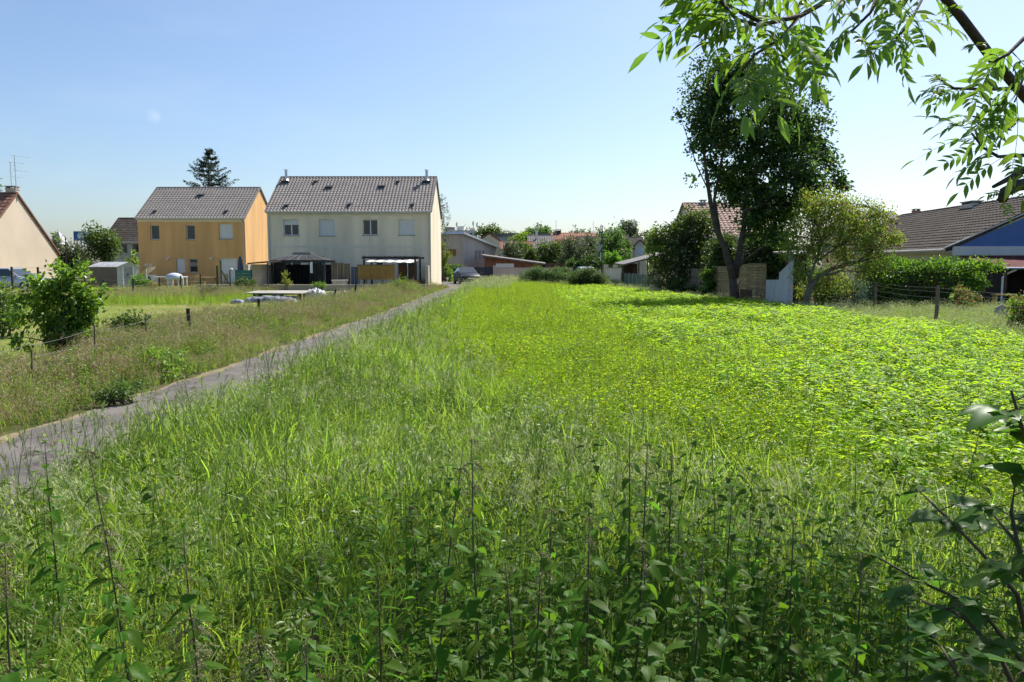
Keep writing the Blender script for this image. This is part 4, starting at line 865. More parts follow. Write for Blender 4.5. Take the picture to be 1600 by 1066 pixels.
# red roofed house, gable towards us
he_, hr_ = wz(384, 110), wz(364.5, 110)
a = house('red_roofed_house', 'yellowish gabled house with dark red roof and skylight', (wx(736, 110), 119, 0), R(-90), 9.0, 5.0, he_, hr_, M['yellow_wall'], M['tile_red'], (), tw=0.35, tl=0.45, gut=False, group='village houses in the distance')
k = a[2]; z_ = lambda y: he_ + (5.0 - y) * k + 0.12
build('skylight', MB().slab([(7.2, 4.3, z_(4.3)), (7.2, 3.5, z_(3.5)), (6.4, 3.5, z_(3.5)), (6.4, 4.3, z_(4.3))], -0.08), M['glass'], a[1], local=True)
vhouse('low_tiled_house', 'low house with faded red tile roof among the village trees', 782, 833, 389, 378, 104, M['village_wall'], M['tile_red'], 6)
a = vhouse('slate_roofed_house', 'grey slate roofed house with a metal flue in the village', 826, 866, 394, 368.5, 112, M['village_wall'], M['slate'], 9, ((1.0, 1.8, 2.0, 3.2, 'shut'),))
mb = MB(); mb.tube([(1.2, 3.5, wz(375, 115)), (1.2, 3.5, wz(360, 115))], 0.16, 8); build('flue', mb, M['zinc'], a[1], local=True)
a = vhouse('orange_roofed_house', 'long house with bright orange tile roof in the village', 864, 934, 384, 364.5, 116, M['village_wall'], M['tile_orange'], 9)
chimney(a[1], 1.0, 4.5, wz(368, 120), wz(358.5, 120), 0.8, 0.6, M['tile_dark'])
vhouse('brown_terrace_house', 'brown roofed house right of the orange tiled roof', 905, 960, 387, 370, 106, M['village_wall'], M['tile_dark'], 8)
a = vhouse('end_terrace_house', 'brown roofed house with pale gable left of the dormer house', 958, 987, 385, 367, 98, M['village_wall'], M['tile_dark'], 8, ((1.5, 2.2, 1.6, 2.9, 'single'),))
a = vhouse('dormer_house', 'pale house with gabled dormer and closed pale blue shutter', 988, 1010, 388, 372, 96, M['village_wall'], M['tile_dark'], 8)
X = 0.25; w = wx(1004, 96) - wx(988, 96); zt, ze, zb = wz(376, 95.7), wz(384, 95.7), wz(405, 95.7); mb = MB()
mb.prism([(X, -0.25, 0), (X + w, -0.25, 0), (X + w, -0.25, ze), (X + w / 2, -0.25, zt), (X, -0.25, ze)], (0, 2.4, 0)); build('dormer', mb, M['village_wall'], a[0], local=True)
mb = MB(); mb.slab([(X - .12, -.4, ze - .1), (X + w / 2, -.4, zt + .05), (X + w / 2, 2.3, zt + .05), (X - .12, 2.3, ze - .1)], -0.1); mb.slab([(X + w / 2, -.4, zt + .05), (X + w + .12, -.4, ze - .1), (X + w + .12, 2.3, ze - .1), (X + w / 2, 2.3, zt + .05)], -0.1); build('dormer_roof', mb, M['tile_dark'], a[1], local=True)
build('shutter', MB().box(X + 0.25, X + w - 0.22, -0.29, -0.251, wz(398, 95.7), wz(386, 95.7)), mat('pale_blue_shutter', (0.45, 0.55, 0.68), 0.6), a[0], local=True)
# long grey-blue building and the flat block on the skyline
t = thing('long_grey_building', 'long low blue grey building behind the red roofed house', 'building', (wx(772, 150), 150, 0))
X0, X1, zt = 0, wx(862, 150) - wx(772, 150), wz(369.5, 150); build('wall', MB().box(X0, X1, 0, 12, 0, zt), mat('blue_grey_cladding', (0.33, 0.38, 0.42), 0.7), t, local=True); build('roof', MB().box(-0.3, X1 + 0.3, -0.4, 12.4, zt, zt + 0.55), M['slate'], t, local=True)
t = thing('apartment_block', 'pale flat topped apartment block with roof masts on the skyline', 'building', (wx(709, 210), 210, 0)); b = wx(709, 210)
build('wall', MB().box(0, wx(746, 210) - b, 0, 14, 0, wz(360, 210)).box(1.0, 2.6, 2, 5, wz(360, 210), wz(353, 210)).box(4.3, 5.5, 2, 5, wz(360, 210), wz(356, 210)), M['wall_white'], t, local=True)
for px, py in ((714.5, 347), (740, 345.5), (746, 347.5)):
    X = wx(px, 212) - b; mb = MB(); mb.tube([(X, 2, wz(361, 212)), (X, 2, wz(py, 212))], 0.13, 5); mb.box(X - 0.3, X + 0.05, 1.8, 2.2, wz(py + 7, 212), wz(py + 1.5, 212)); build('mast', mb, M['zinc'], t, local=True)
for i in range(5): build('window', MB().box(0.6 + i * 1.2, 1.3 + i * 1.2, -0.05, -0.004, wz(368, 210), wz(364, 210)), M['glass'], t, local=True)
for px, py, Y in ((868.5, 345, 120), (926.5, 346, 120)):
    X = wx(px, Y); zt = wz(py, Y); t = thing('roof_aerial', 'thin television aerial above the ' + ('slate and orange roofs' if px < 900 else 'orange roof near the lamp post'), 'aerial', (X, Y, wz(369, Y)))
    mb = MB(); mb.tube([(X, Y, wz(369, Y)), (X, Y, zt)], 0.03, 4); mb.tube([(X - 0.2, Y, zt), (X + 0.55, Y, zt - 0.1)], 0.025, 4); build('mast', mb, M['zinc'], t)
# ---- brick lean-to with a long sloping roof, walls and gates behind the field
Ys = 86.0; X0, X1 = wx(754, Ys), wx(852, Ys); zl, zr_ = wz(398.5, Ys), wz(412, Ys)
t = thing('brick_shed', 'low red brick shed with long sloping brown roof behind the wall', 'shed', (X0, Ys, 0))
mb = MB(); mb.prism([(X0 + 0.2, Ys, 0), (X1 - 0.3, Ys, 0), (X1 - 0.3, Ys, zr_ - 0.1), (X0 + 0.2, Ys, zl - 0.2)], (0, 4, 0)); build('wall', mb, M['brick'], t)
build('roof', MB().slab([(X0 - 0.1, Ys - 0.5, zl), (X1 + 0.1, Ys - 0.5, zr_), (X1 + 0.1, Ys + 4.4, zr_ + 0.15), (X0 - 0.1, Ys + 4.4, zl + 0.15)], 0.16), M['slate'], t)
build('garage_door', MB().box(wx(775, Ys), wx(803, Ys), Ys - 0.04, Ys - 0.003, 0, wz(412, Ys)), M['white'], t)
t = thing('brown_fence', 'dark brown board fence right of the brick shed', 'fence', (wx(852, 84), 84, 0)); X0, X1 = wx(852, 84), wx(886, 84); nb = 11
for i in range(nb): a = X0 + (X1 - X0) * i / nb; build('board', MB().box(a, a + (X1 - X0) / nb - 0.02, 84, 84.04, 0, wz(410.5 + 1.2 * abs(i - 4) / 5, 84)), M['brown_board'], t)
Yw = 80.0
t = thing('blue_gate', 'dark blue solid sliding gate behind the parked car', 'gate', (wx(726, Yw), Yw, 0)); zt = wz(417.5, Yw); X0, X1 = wx(726, Yw), wx(771, Yw)
for i in range(8): z = 0.06 + (zt - 0.06) * i / 8; build('board', MB().box(X0, X1, Yw, Yw + 0.05, z, z + (zt - 0.06) / 8 - 0.012), M['gate_blue'], t)
for i, px in enumerate((724, 772.5)): tag(build('gate_pillar', MB().box(wx(px - 2, Yw), wx(px + 2, Yw), Yw - 0.12, Yw + 0.2, -0.02, wz(415.5, Yw)).box(wx(px - 2.5, Yw), wx(px + 2.5, Yw), Yw - 0.16, Yw + 0.24, wz(415.5, Yw), wz(414.8, Yw)), M['wall_pink']), 'pinkish gate pillar at the ' + ('hedge' if i == 0 else 'long wall') + ' end of the blue gate', 'pillar', 'gate pillars')
X0, X1 = wx(774.6, Yw), wx(895, Yw); zt = wz(419, Yw); t = thing('garden_wall', 'long low pinkish rendered garden wall behind the bramble mounds', 'wall', (X0, Yw, 0)); build('wall', MB().box(X0, X1, Yw, Yw + 0.2, -0.02, zt), M['wall_pink'], t); build('coping', MB().box(X0 - 0.03, X1 + 0.03, Yw - 0.04, Yw + 0.24, zt + 0.002, zt + 0.06), M['concrete'], t)
build('letter_box', MB().box(wx(885.5, Yw), wx(889.5, Yw), Yw - 0.12, Yw - 0.002, wz(428, Yw), wz(423.5, Yw)), M['dark_metal'], t)
# white wall and pillars to the right of it
pa, pb_, = at(971, 413, 62.5), at(946, 413, 71.0)
t = thing('white_wall', 'dirty white rendered boundary wall beside the green fence', 'wall', (pa.x, pa.y, 0)); za, zb_ = wz(419, 62.5), wz(419.5, 71.0)
d = (pb_ - pa); d.z = 0; n_ = Vector((d.y, -d.x, 0)).normalized() * 0.2
build('wall', MB().prism([(pa.x, pa.y, -0.02), (pb_.x, pb_.y, -0.02), (pb_.x, pb_.y, zb_), (pa.x, pa.y, za)], n_), M['wall_white'], t); build('coping', MB().slab([Vector((pa.x - .05, pa.y - .04, za + .07)), Vector((pa.x, pa.y - .04, za + .07)) + n_ * 1.3, Vector((pb_.x, pb_.y, zb_ + .07)) + n_ * 1.3, Vector((pb_.x - .05, pb_.y, zb_ + .07))], 0.065), M['concrete'], t)
for px, top, Y, lb in ((947.5, 413.5, 73, 'tall pinkish pillar at the far end of the white wall'), (962, 413.5, 76, 'pinkish pillar half hidden behind the white wall')):
    tag(build('gate_pillar', MB().box(wx(px - 3.4, Y), wx(px + 3.4, Y), Y, Y + 0.45, -0.02, wz(top, Y)), M['wall_pink']), lb, 'pillar', 'gate pillars')
# open shed over the green fence
t = thing('open_shed', 'open brown lean-to shed with sloping roof above the green fence', 'shed', (wx(972, 60), 60, 0)); X0, X1 = wx(973, 60), wx(1012, 60)
build('roof', MB().slab([(wx(970.5, 60), 59.0, wz(413, 60)), (wx(1040, 60), 58, wz(395, 60)), (wx(1040, 60), 64, wz(393, 60)), (wx(970.5, 60), 64, wz(411, 60))], 0.12), M['slate'], t)
build('side_panel', MB().box(X0 + 0.05, wx(998, 60), 60.6, 60.66, 0, wz(412, 60)), M['brown_board'], t)
for px in (974, 998.5, 1012): build('post', MB().box(wx(px, 60), wx(px, 60) + 0.09, 60.3, 60.39, 0, wz(411 - (px - 974) * 0.2, 60)), M['post_wood'], t)
# green panel fence with concrete posts
t = thing('green_panel_fence', 'dark green panel fence with concrete posts along the field', 'fence', (gnd(971, 447).x, gnd(971, 447).y, 0)); A = Vector((wx(972, 61.5), 61.5, 0)); B = Vector((wx(1030, 46.5), 46.5, 0)); ns = 8
for i in range(ns + 1):
    p = A.lerp(B, i / ns); zt = wz(427.5 + 0.2 * i, p.y)
    build('post', MB().box(p.x - 0.06, p.x + 0.06, p.y - 0.06, p.y + 0.06, -0.02, zt + 0.05), M['conc_post'], t)
    if i < ns: q = A.lerp(B, (i + 1) / ns); build('panel', MB().bar((p.x, p.y - 0.07, zt / 2), (q.x, q.y + 0.07, zt / 2), 0.03, zt - 0.04), M['green_panel'], t)
# ---- house behind the big tree
Yh = 50.0; X0, X1 = wx(1091, Yh), wx(1215, Yh)
h2, rf2, k2 = house('pantiled_house', 'house with pinkish brown pantiled roof hidden behind the big tree', (X0, Yh, 0), 0, X1 - X0, 9.0, wz(369, Yh), wz(318, Yh + 4.5), M['village_wall'], mat('pinkish_pantile', (0.27, 0.17, 0.13), 0.8, 0.2, 2.0, fine=0.25, fscale=10, col2=(0.38, 0.25, 0.20)), ((1.5, 2.6, 1.0, 2.2, 'shut'),), tw=0.28, tl=0.36, amp=0.05)
chimney(rf2, wx(1094, Yh + 4.5) - X0 + 0.1, 4.5, wz(340, Yh + 4.5), wz(312.5, Yh + 4.5), 0.32, 0.32)
# house with grey brown roof between the small tree and the blue gable
Yk = 72.0; X0, X1 = wx(1352, Yk), wx(1432, Yk); h3, rf3, k3 = house('hidden_roof_house', 'brown roofed house just left of the blue gabled house', (X0, Yk, 0), 0, X1 - X0, 10, wz(362, Yk), wz(331.5, Yk + 5), M['village_wall'], M['tile_brown'], (), tw=0.3, tl=0.42)
chimney(rf3, wx(1428, Yk + 5) - X0, 5, wz(336, Yk + 5), wz(326.5, Yk + 5), 0.55, 0.5, M['brick'])
# ---- blue gabled bungalow on the right: gable faces us, ridge runs away
Yn = 37.0; eL = at(1489, 384, Yn); WB = 10.4; LB = 19.0
zE = eL.z; zA = wz(298, Yn); rz_ = R(-90) - math.atan(0.075)
# local x runs from the far gable to the near one; local y points away from the field
far = Vector((eL.x, eL.y, 0)) + Vector((0.075, 1, 0)).normalized() * LB
hb, rfb, kb = house('blue_gable_house', 'bungalow with blue clad gable and dark tiled roof behind the hedge', (far.x, far.y, 0), rz_, LB, WB, zE, zA, M['yellow_wall'], M['tile_dark'], [(LB - 6.5, LB - 5.2, 1.0, 2.1, 'shut')], tw=0.33, tl=0.36, amp=0.03, over=0.35, gut=True)
mb = MB(); zf = wz(385, Yn); mb.prism([(LB + 0.004, 0.1, zf), (LB + 0.004, WB - 0.1, zf), (LB + 0.004, WB / 2, zA - 0.35)], (0.03, 0, 0)); cl = build('cladding', mb, M['blue_cladding'], hb, local=True)
mb = MB(); mb.box(LB + 0.004, LB + 0.09, -0.05, WB + 0.05, wz(399, Yn), zf - 0.003); build('fascia_board', mb, M['white_fascia'], hb, local=True)
mb = MB(); mb.bar((LB + 0.1, -0.4, zE - 0.42 * kb + 0.1), (LB + 0.1, WB / 2, zA - 0.06), 0.05, 0.05); mb.bar((LB + 0.1, WB + 0.4, zE - 0.42 * kb + 0.1), (LB + 0.1, WB / 2, zA - 0.06), 0.05, 0.05); build('verge_board', mb, M['white_fascia'], rfb, local=True)
chimney(rfb, LB - 9.0, WB / 2 - 0.2, zA - 0.9, wz(316, Yn + 9.2), 1.3, 0.55, M['wall_white'])
# maroon corrugated veranda roof with posts and dark inside
ya = -0.0; mb = MB(); n = 56; zt, zl = wz(400, Yn), wz(417.5, 33.0)
vs = []; 
for i in range(n + 1):
    y = 0.25 + (WB - 0.2) * i / n; a = 0.025 * math.sin(i * math.pi / 1.0 + (math.pi / 2 if i % 2 else 0)) + (0.03 if i % 2 else 0)
    vs += [(LB + 0.1, y, zt + a), (LB + 4.0, y, zl + a)]
mb.add(vs, [(2 * i, 2 * i + 1, 2 * i + 3, 2 * i + 2) for i in range(n)]); mb.add([(v[0], v[1], v[2] - 0.012) for v in vs], [(2 * i + 2, 2 * i + 3, 2 * i + 1, 2 * i) for i in range(n)])
vr = build('veranda_roof', mb, M['red_sheet'], hb, local=True)
build('veranda_gutter', MB().tube([(LB + 4.06, 0.2, zl - 0.05), (LB + 4.06, WB, zl - 0.08)], 0.05, 6), M['zinc'], vr, local=True)
build('downpipe', MB().tube([(LB + 4.0, 0.75, zl - 0.1), (LB + 3.85, 0.5, zl - 0.25), (LB + 3.85, 0.3, zl - 0.42), (LB + 3.85, 0.3, 0)], 0.045, 6), M['white'], vr, local=True)
for y in (0.35, 3.6, 7.0, WB - 0.3): build('post', MB().box(LB + 3.8, LB + 3.9, y, y + 0.1, 0, zl - 0.05), M['brown_board'], vr, local=True)
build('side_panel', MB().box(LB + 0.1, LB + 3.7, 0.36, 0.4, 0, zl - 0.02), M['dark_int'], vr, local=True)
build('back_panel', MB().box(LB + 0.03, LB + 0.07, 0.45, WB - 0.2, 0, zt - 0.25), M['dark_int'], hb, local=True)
# ------------------------------------------------------------------ gardens on the left
# raised terrace, low wall and block walls round the cream house garden
YT = 51.0; TX0, TX1 = wx(306, YT), wx(664, YT); zt = wz(446, YT)
t = thing('terrace_wall', 'low grey concrete retaining wall in front of the cream house terrace', 'wall', (TX0, YT, 0)); build('wall', MB().box(TX0, TX1, YT, YT + 0.2, -0.02, zt), M['concrete'], t); build('coping', MB().box(TX0 - 0.03, TX1 + 0.03, YT - 0.04, YT + 0.24, zt + 0.002, zt + 0.05), M['block'], t)
ter = sheet('terrace', np.linspace(TX0, TX1, 8), np.linspace(YT + 0.2, YC, 6), zt - 0.12, M['concrete'])
def block_wall(name, label, p, q, z0, z1, bl=0.5, bh=0.2, th=0.2):
    """courses of concrete blocks with recessed joints, each block an object sharing one mesh"""
    p = Vector(p); q = Vector(q); d = q - p; L = d.length; n = max(1, round(L / bl)); rows = max(1, round((z1 - z0) / bh)); bh2 = (z1 - z0) / rows; bl2 = L / n
    t = thing(name, label, 'wall', (p.x, p.y, z0), math.atan2(d.y, d.x))
    build('mortar', MB().box(0.01, L - 0.01, -th / 2 + 0.012, th / 2 - 0.012, 0, z1 - z0 - 0.01), M['concrete'], t, local=True)
    def bm(l): return build('block', MB().box(0.006, l - 0.006, -th / 2, th / 2, 0.006, bh2 - 0.006), M['block_piece'], t, local=True)
    full = bm(bl2); half = bm(bl2 / 2); used = {}
    for r in range(rows):
        x = 0.0; k = 0
        while x < L - 1e-3:
            h = (r % 2 == 1 and k == 0) or (x + bl2 > L + 1e-3); src = half if h else full
            if src.name in used: o = src.copy(); C.objects.link(o); o.parent = t
            else: o = src; used[src.name] = 1
            o.location = (x, 0, r * bh2); x += bl2 / 2 if h else bl2; k += 1
    for s_ in (full, half):
        if s_.name not in used: bpy.data.objects.remove(s_)
    return t
M['block_piece'] = mat('sandy_concrete_block', (0.50, 0.44, 0.35), 0.95, 0.12, 2.2, fine=0.12, fscale=25, bump=0.3, rnd=0.1)
block_wall('block_wall', 'short pale concrete block wall at the right corner of the terrace', (wx(668.3, 53), 52.4, 0), (wx(668.8, YC), YC - 0.1, 0), 0, wz(415, 53))
block_wall('block_wall', 'concrete block wall between the orange and cream house gardens', (wx(393, 50), 49.0, 0), (wx(393, 50), 57.6, 0), 0, wz(413, 50))
# dark hard-top gazebo
Yz = 52.6; X0, X1 = wx(419, Yz), wx(509.5, Yz); zE, zT = wz(406.5, Yz), wz(397, Yz + 1.6); z0 = zt - 0.12; D = 3.2
t = thing('garden_gazebo', 'dark hardtop gazebo with netting curtains on the terrace', 'gazebo', (X0, Yz, z0)); cx = (X0 + X1) / 2; cyz = Yz + D / 2
mb = MB(); hw = (X1 - X0) / 2
def frustum(mb, cx, cy, hw, hd, z0, tw, td, z1):
    b = [(cx - hw, cy - hd, z0), (cx + hw, cy - hd, z0), (cx + hw, cy + hd, z0), (cx - hw, cy + hd, z0)]; q = [(cx - tw, cy - td, z1), (cx + tw, cy - td, z1), (cx + tw, cy + td, z1), (cx - tw, cy + td, z1)]
    mb.add(b + q, [(0, 1, 5, 4), (1, 2, 6, 5), (2, 3, 7, 6), (3, 0, 4, 7), (4, 5, 6, 7), (3, 2, 1, 0)])
frustum(mb, cx, cyz, hw, D / 2, zE, hw * 0.42, D * 0.2, zT - 0.12); rf = build('roof', mb, M['gazebo_roof'], t)
mb = MB(); frustum(mb, cx, cyz, hw * 0.36, D * 0.17, zT - 0.04, hw * 0.28, D * 0.12, zT + 0.1); build('roof_cupola', mb, M['gazebo_roof'], rf)
mb = MB()
for k in range(7): s = -1 + 2 * k / 6; mb.tube([(cx + s * hw, Yz, zE + 0.02), (cx + s * hw * 0.42, cyz - D * 0.2, zT - 0.1)], 0.013, 4)
build('roof_rib', mb, M['conc_post'], rf)
build('eave_beam', MB().box(X0 + .1, X1 - .1, Yz + .12, Yz + .22, zE - .16, zE - .01).box(X0 + .1, X1 - .1, Yz + D - .22, Yz + D - .12, zE - .16, zE - .01).box(X0 + .1, X0 + .2, Yz + .22, Yz + D - .22, zE - .16, zE - .01).box(X1 - .2, X1 - .1, Yz + .22, Yz + D - .22, zE - .16, zE - .01), M['dark_metal'], t)
for x in (X0 + 0.12, X1 - 0.24):
    for y in (Yz + 0.12, Yz + D - 0.24): build('post', MB().box(x, x + 0.12, y, y + 0.12, z0, zE - 0.165), M['dark_metal'], t)
def curtain(x0, x1, y, z0, z1, m, par, n=24, amp=0.05):
    mb = MB(); vs = []
    for i in range(n + 1): x = x0 + (x1 - x0) * i / n; dy = amp * math.sin(i * 1.9) + amp * 0.5 * math.sin(i * 3.7); vs += [(x, y + dy, z0), (x, y + dy * 0.4, z1)]
    mb.add(vs, [(2 * i, 2 * i + 2, 2 * i + 3, 2 * i + 1) for i in range(n)]); mb.add([(a, b + 0.012, c) for a, b, c in vs], [(2 * i + 1, 2 * i + 3, 2 * i + 2, 2 * i) for i in range(n)]); return build('curtain', mb, m, par)
curtain(X0 + 0.3, X0 + 1.1, Yz + 0.1, z0, zE - 0.17, M['net'], t); curtain(X1 - 1.15, X1 - 0.28, Yz + 0.1, z0, zE - 0.17, M['net'], t); curtain(X0 + 0.2, X1 - 0.3, Yz + D - 0.1, z0, zE - 0.3, M['net'], t, 40)
c_ = curtain(wx(484, Yz), wx(488, Yz), Yz + 0.02, wz(427, Yz), wz(409.5, Yz), M['white'], t, 5, 0.03)
# flat dark canopy left of the gazebo
t = thing('side_canopy', 'thin dark flat canopy over the block wall beside the gazebo', 'canopy', (wx(390, 50), 50, 0)); build('roof', MB().slab([(wx(389, 50), 49.6, wz(411, 50)), (wx(421, 50), 49.6, wz(408.2, 50)), (wx(421, 50), 53, wz(406, 50)), (wx(389, 50), 53, wz(409, 50))], 0.08), M['dark_int'], t)
for px in (390.5, 419): build('post', MB().box(wx(px, 50) - 0.04, wx(px, 50) + 0.04, 49.8, 49.88, 0, wz(411, 50)), M['dark_metal'], t)
# reed screen, dark screens, pergola, tan curtain
t = thing('reed_screen', 'brown reed screen standing on the terrace beside the gazebo', 'screen', (wx(517, 52.4), 52.4, z0))
for i in range(3): a = wx(517 + i * 10, 52.4); build('panel', MB().box(a, wx(526.5 + i * 10, 52.4), 52.4, 52.44, z0, wz(410 + i, 52.4)), M['reed'], t)
t = thing('slate_screen', 'dark blue grey folding screen beside the reed screen', 'screen', (wx(548, 52.2), 52.2, z0))
for i in range(2): build('panel', MB().box(wx(548 + i * 5.5, 52.2), wx(553 + i * 5.5, 52.2), 52.2 + 0.03 * i, 52.25 + 0.03 * i, z0, wz(417, 52.2)), M['parasol'], t)
t = thing('garden_box', 'low pale garden box on the terrace below the reed screen', 'box', (wx(518, 51.7), 51.7, z0)); build('body', MB().box(wx(518, 51.7), wx(540, 51.7), 51.7, 52.2, z0, wz(439, 51.7)), M['block'], t); build('lid', MB().box(wx(517, 51.7), wx(541, 51.7), 51.65, 52.25, wz(439, 51.7) + 0.002, wz(437.3, 51.7)), M['cream_light'], t)
Yq = 53.2; t = thing('garden_pergola', 'charcoal pergola with pale retractable canopy on the terrace', 'pergola', (wx(568, Yq), Yq, z0)); zt2 = wz(403, Yq)
XA, XB = wx(568.5, Yq), wx(648.5, Yq)
for x in (XA, XB):
    for y in (Yq, Yq + 2.8): build('post', MB().box(x - 0.06, x + 0.06, y, y + 0.12, z0, zt2 - 0.06), M['dark_metal'], t)
build('beam', MB().box(XA - 0.15, XB + 0.3, Yq + 0.005, Yq + 0.115, zt2 - 0.055, zt2 + 0.08).box(XA - 0.15, XB + 0.3, Yq + 2.805, Yq + 2.915, zt2 - 0.055, zt2 + 0.08), M['dark_metal'], t)
for i in range(6): x = XA + (XB - XA) * i / 5; build('cross_beam', MB().box(x - 0.035, x + 0.035, Yq - 0.1, Yq + 3.0, zt2 + 0.083, zt2 + 0.14), M['dark_metal'], t)
mb = MB(); vs = []
for i in range(31): x = XA + 0.1 + (XB - XA - 0.15) * i / 30; dz = -0.035 * abs(math.sin(i * math.pi / 6)); vs += [(x, Yq + 0.14, zt2 - 0.10 + dz - 0.06 * i / 30 - 0.14), (x, Yq + 2.7, zt2 - 0.08 + dz)]
mb.add(vs, [(2 * i, 2 * i + 2, 2 * i + 3, 2 * i + 1) for i in range(30)]); mb.add([(a, b, c - 0.01) for a, b, c in vs], [(2 * i + 1, 2 * i + 3, 2 * i + 2, 2 * i) for i in range(30)]); build('canopy', mb, M['canvas_white'], t)
t = thing('tan_screen', 'tan canvas screen hanging on a rail in front of the pergola', 'screen', (wx(558, 51.9), 51.9, z0))
curtain(wx(558.5, 51.9), wx(616.5, 51.9), 51.9, wz(437, 51.9), wz(414.5, 51.9), M['canvas_tan'], t, 40, 0.025)
build('rail', MB().tube([(wx(557, 51.9), 51.92, wz(414.3, 51.9)), (wx(618, 51.9), 51.92, wz(414.1, 51.9))], 0.03, 6), M['dark_metal'], t)
for px in (560, 572, 597, 615): build('post', MB().tube([(wx(px, 51.9), 52.0, z0), (wx(px, 51.9), 52.0, wz(414.2, 51.9))], 0.035, 6), M['dark_metal'], t)
# teal panel, parasol, garden furniture behind the fence
t = thing('teal_screen', 'teal green slatted screen beside the block wall', 'screen', (wx(367.5, 49), 49, 0))
for i in range(6): z = 0.1 + (wz(422, 49) - 0.1) * i / 6; build('slat', MB().box(wx(367.5, 49), wx(391.5, 49), 49, 49.03, z, z + (wz(422, 49) - 0.1) / 6 - 0.015), M['teal_panel'], t)
for px in (367, 375.5, 391.8): build('post', MB().box(wx(px, 49) - 0.03, wx(px, 49) + 0.03, 49.031, 49.09, 0, wz(421.3, 49)), M['green_metal'], t)
t = thing('folded_parasol', 'folded slate blue parasol in front of the orange house', 'parasol', (wx(375, 57), 57, 0)); X = wx(375, 57); mb = MB()
for k in range(1): mb.tube([(X, 57, wz(424, 57)), (X, 57, wz(418, 57)), (X, 57, wz(408, 57)), (X, 57, wz(402, 57)), (X, 57, wz(400.3, 57))], [0.2, 0.2, 0.14, 0.08, 0.02], 9)
build('canopy', mb, M['parasol'], t); build('pole', MB().tube([(X, 57, 0), (X, 57, wz(418, 57))], 0.03, 6), M['dark_metal'], t); build('base', MB().tube([(X, 57, 0), (X, 57, 0.1)], [0.28, 0.24], 12), M['concrete'], t)
def chair_set(name, label, px, Y, w, h, m, cat):
    X = wx(px, Y); t = thing(name, label, cat, (X, Y, 0))
    build('seat', MB().box(X - w / 2, X + w / 2, Y, Y + 0.5, 0.40, 0.46), m, t); build('backrest', MB().box(X - w / 2, X + w / 2, Y + 0.45, Y + 0.5, 0.52, h).box(X - w / 2, X - w / 2 + 0.06, Y + 0.451, Y + 0.499, 0.46, 0.52).box(X + w / 2 - 0.06, X + w / 2, Y + 0.451, Y + 0.499, 0.46, 0.52), m, t)
    for a in (X - w / 2 + 0.03, X + w / 2 - 0.08):
        for b in (Y + 0.02, Y + 0.43): build('leg', MB().box(a, a + 0.05, b, b + 0.05, -0.012, 0.399), m, t)
chair_set('garden_chair', 'pine garden chair on the lawn before the orange house', 302.5, 57, 0.32, 0.95, M['wood'], 'chair'); chair_set('garden_chair', 'pine garden chair near the white double door', 348.5, 58, 0.3, 1.0, M['wood'], 'chair')
X = wx(325, 57.5); t = thing('picnic_table', 'wooden picnic table with bench on the lawn', 'table', (X, 57.5, 0)); build('tabletop', MB().box(X - 0.6, X + 0.6, 57.2, 57.9, 0.72, 0.78), M['wood'], t); build('bench', MB().box(X - 0.6, X + 0.6, 56.8, 57.02, 0.42, 0.47), M['wood'], t)
for sx in (-0.45, 0.45): build('leg', MB().bar((X + sx, 56.85, 0), (X + sx, 57.5, 0.72), 0.06, 0.09), M['wood'], t); build('leg', MB().bar((X + sx, 58.1, 0), (X + sx, 57.55, 0.72), 0.06, 0.09), M['wood'], t)
X = wx(271, 60); t = thing('trampoline_dome', 'pale blue round covered paddling pool near the orange wall', 'pool', (X, 60, 0)); mb = MB(); ring = [(r, z) for r, z in ((0.62, 0.55), (0.62, 0.75), (0.5, 0.93), (0.25, 1.03), (0.0, 1.06))]; mb.tube([(X, 60, z) for r, z in ring], [max(r, 0.01) for r, z in ring], 14); build('cover', mb, mat('pale_blue_cover', (0.52, 0.58, 0.68), 0.6), t, smooth=True)
t.name = 'covered_table'; t['label'] = 'table under a pale blue domed cover near the orange wall'; t['category'] = 'table'; ORG[t.name] = Vector((X, 60, 0))
for a in (-0.4, 0.4):
    for b in (-0.3, 0.3): build('leg', MB().box(X + a - .03, X + a + .03, 60 + b - .03, 60 + b + .03, -0.012, 0.56), M['white'], t)
X0, X1 = wx(235, 61), wx(284, 61); t = thing('white_table', 'long white garden table against the orange wall', 'table', (X0, 61, 0)); build('tabletop', MB().box(X0, X1, 61.2, 62, 0.70, 0.76), M['white'], t)
for x in (X0 + 0.05, (X0 + X1) / 2, X1 - 0.1):
    for y in (61.22, 61.9): build('leg', MB().box(x, x + 0.06, y, y + 0.06, -0.012, 0.699), M['white'], t)
X = wx(231.5, 64); t = thing('heat_pump', 'white heat pump unit at the foot of the orange wall', 'heat pump', (X, 64, 0)); build('casing', MB().box(X - 0.5, X + 0.5, 64, 64.35, 0.1, 0.85), M['white'], t); mb = MB(); mb.tube([(X - 0.15, 63.985, 0.47), (X - 0.15, 63.999, 0.47)], 0.3, 16); build('fan_grille', mb, M['dark_metal'], t); build('foot', MB().box(X - .45, X - .38, 64, 64.3, -0.012, .098), M['dark_metal'], t); build('foot', MB().box(X + .38, X + .45, 64, 64.3, -0.012, .098), M['dark_metal'], t)
# metal garden shed
co = at(182, 413, 58.5); t = thing('garden_shed', 'grey metal garden shed with pale apex roof and door', 'shed', (co.x, co.y, 0), math.atan2(0.5, -0.85))
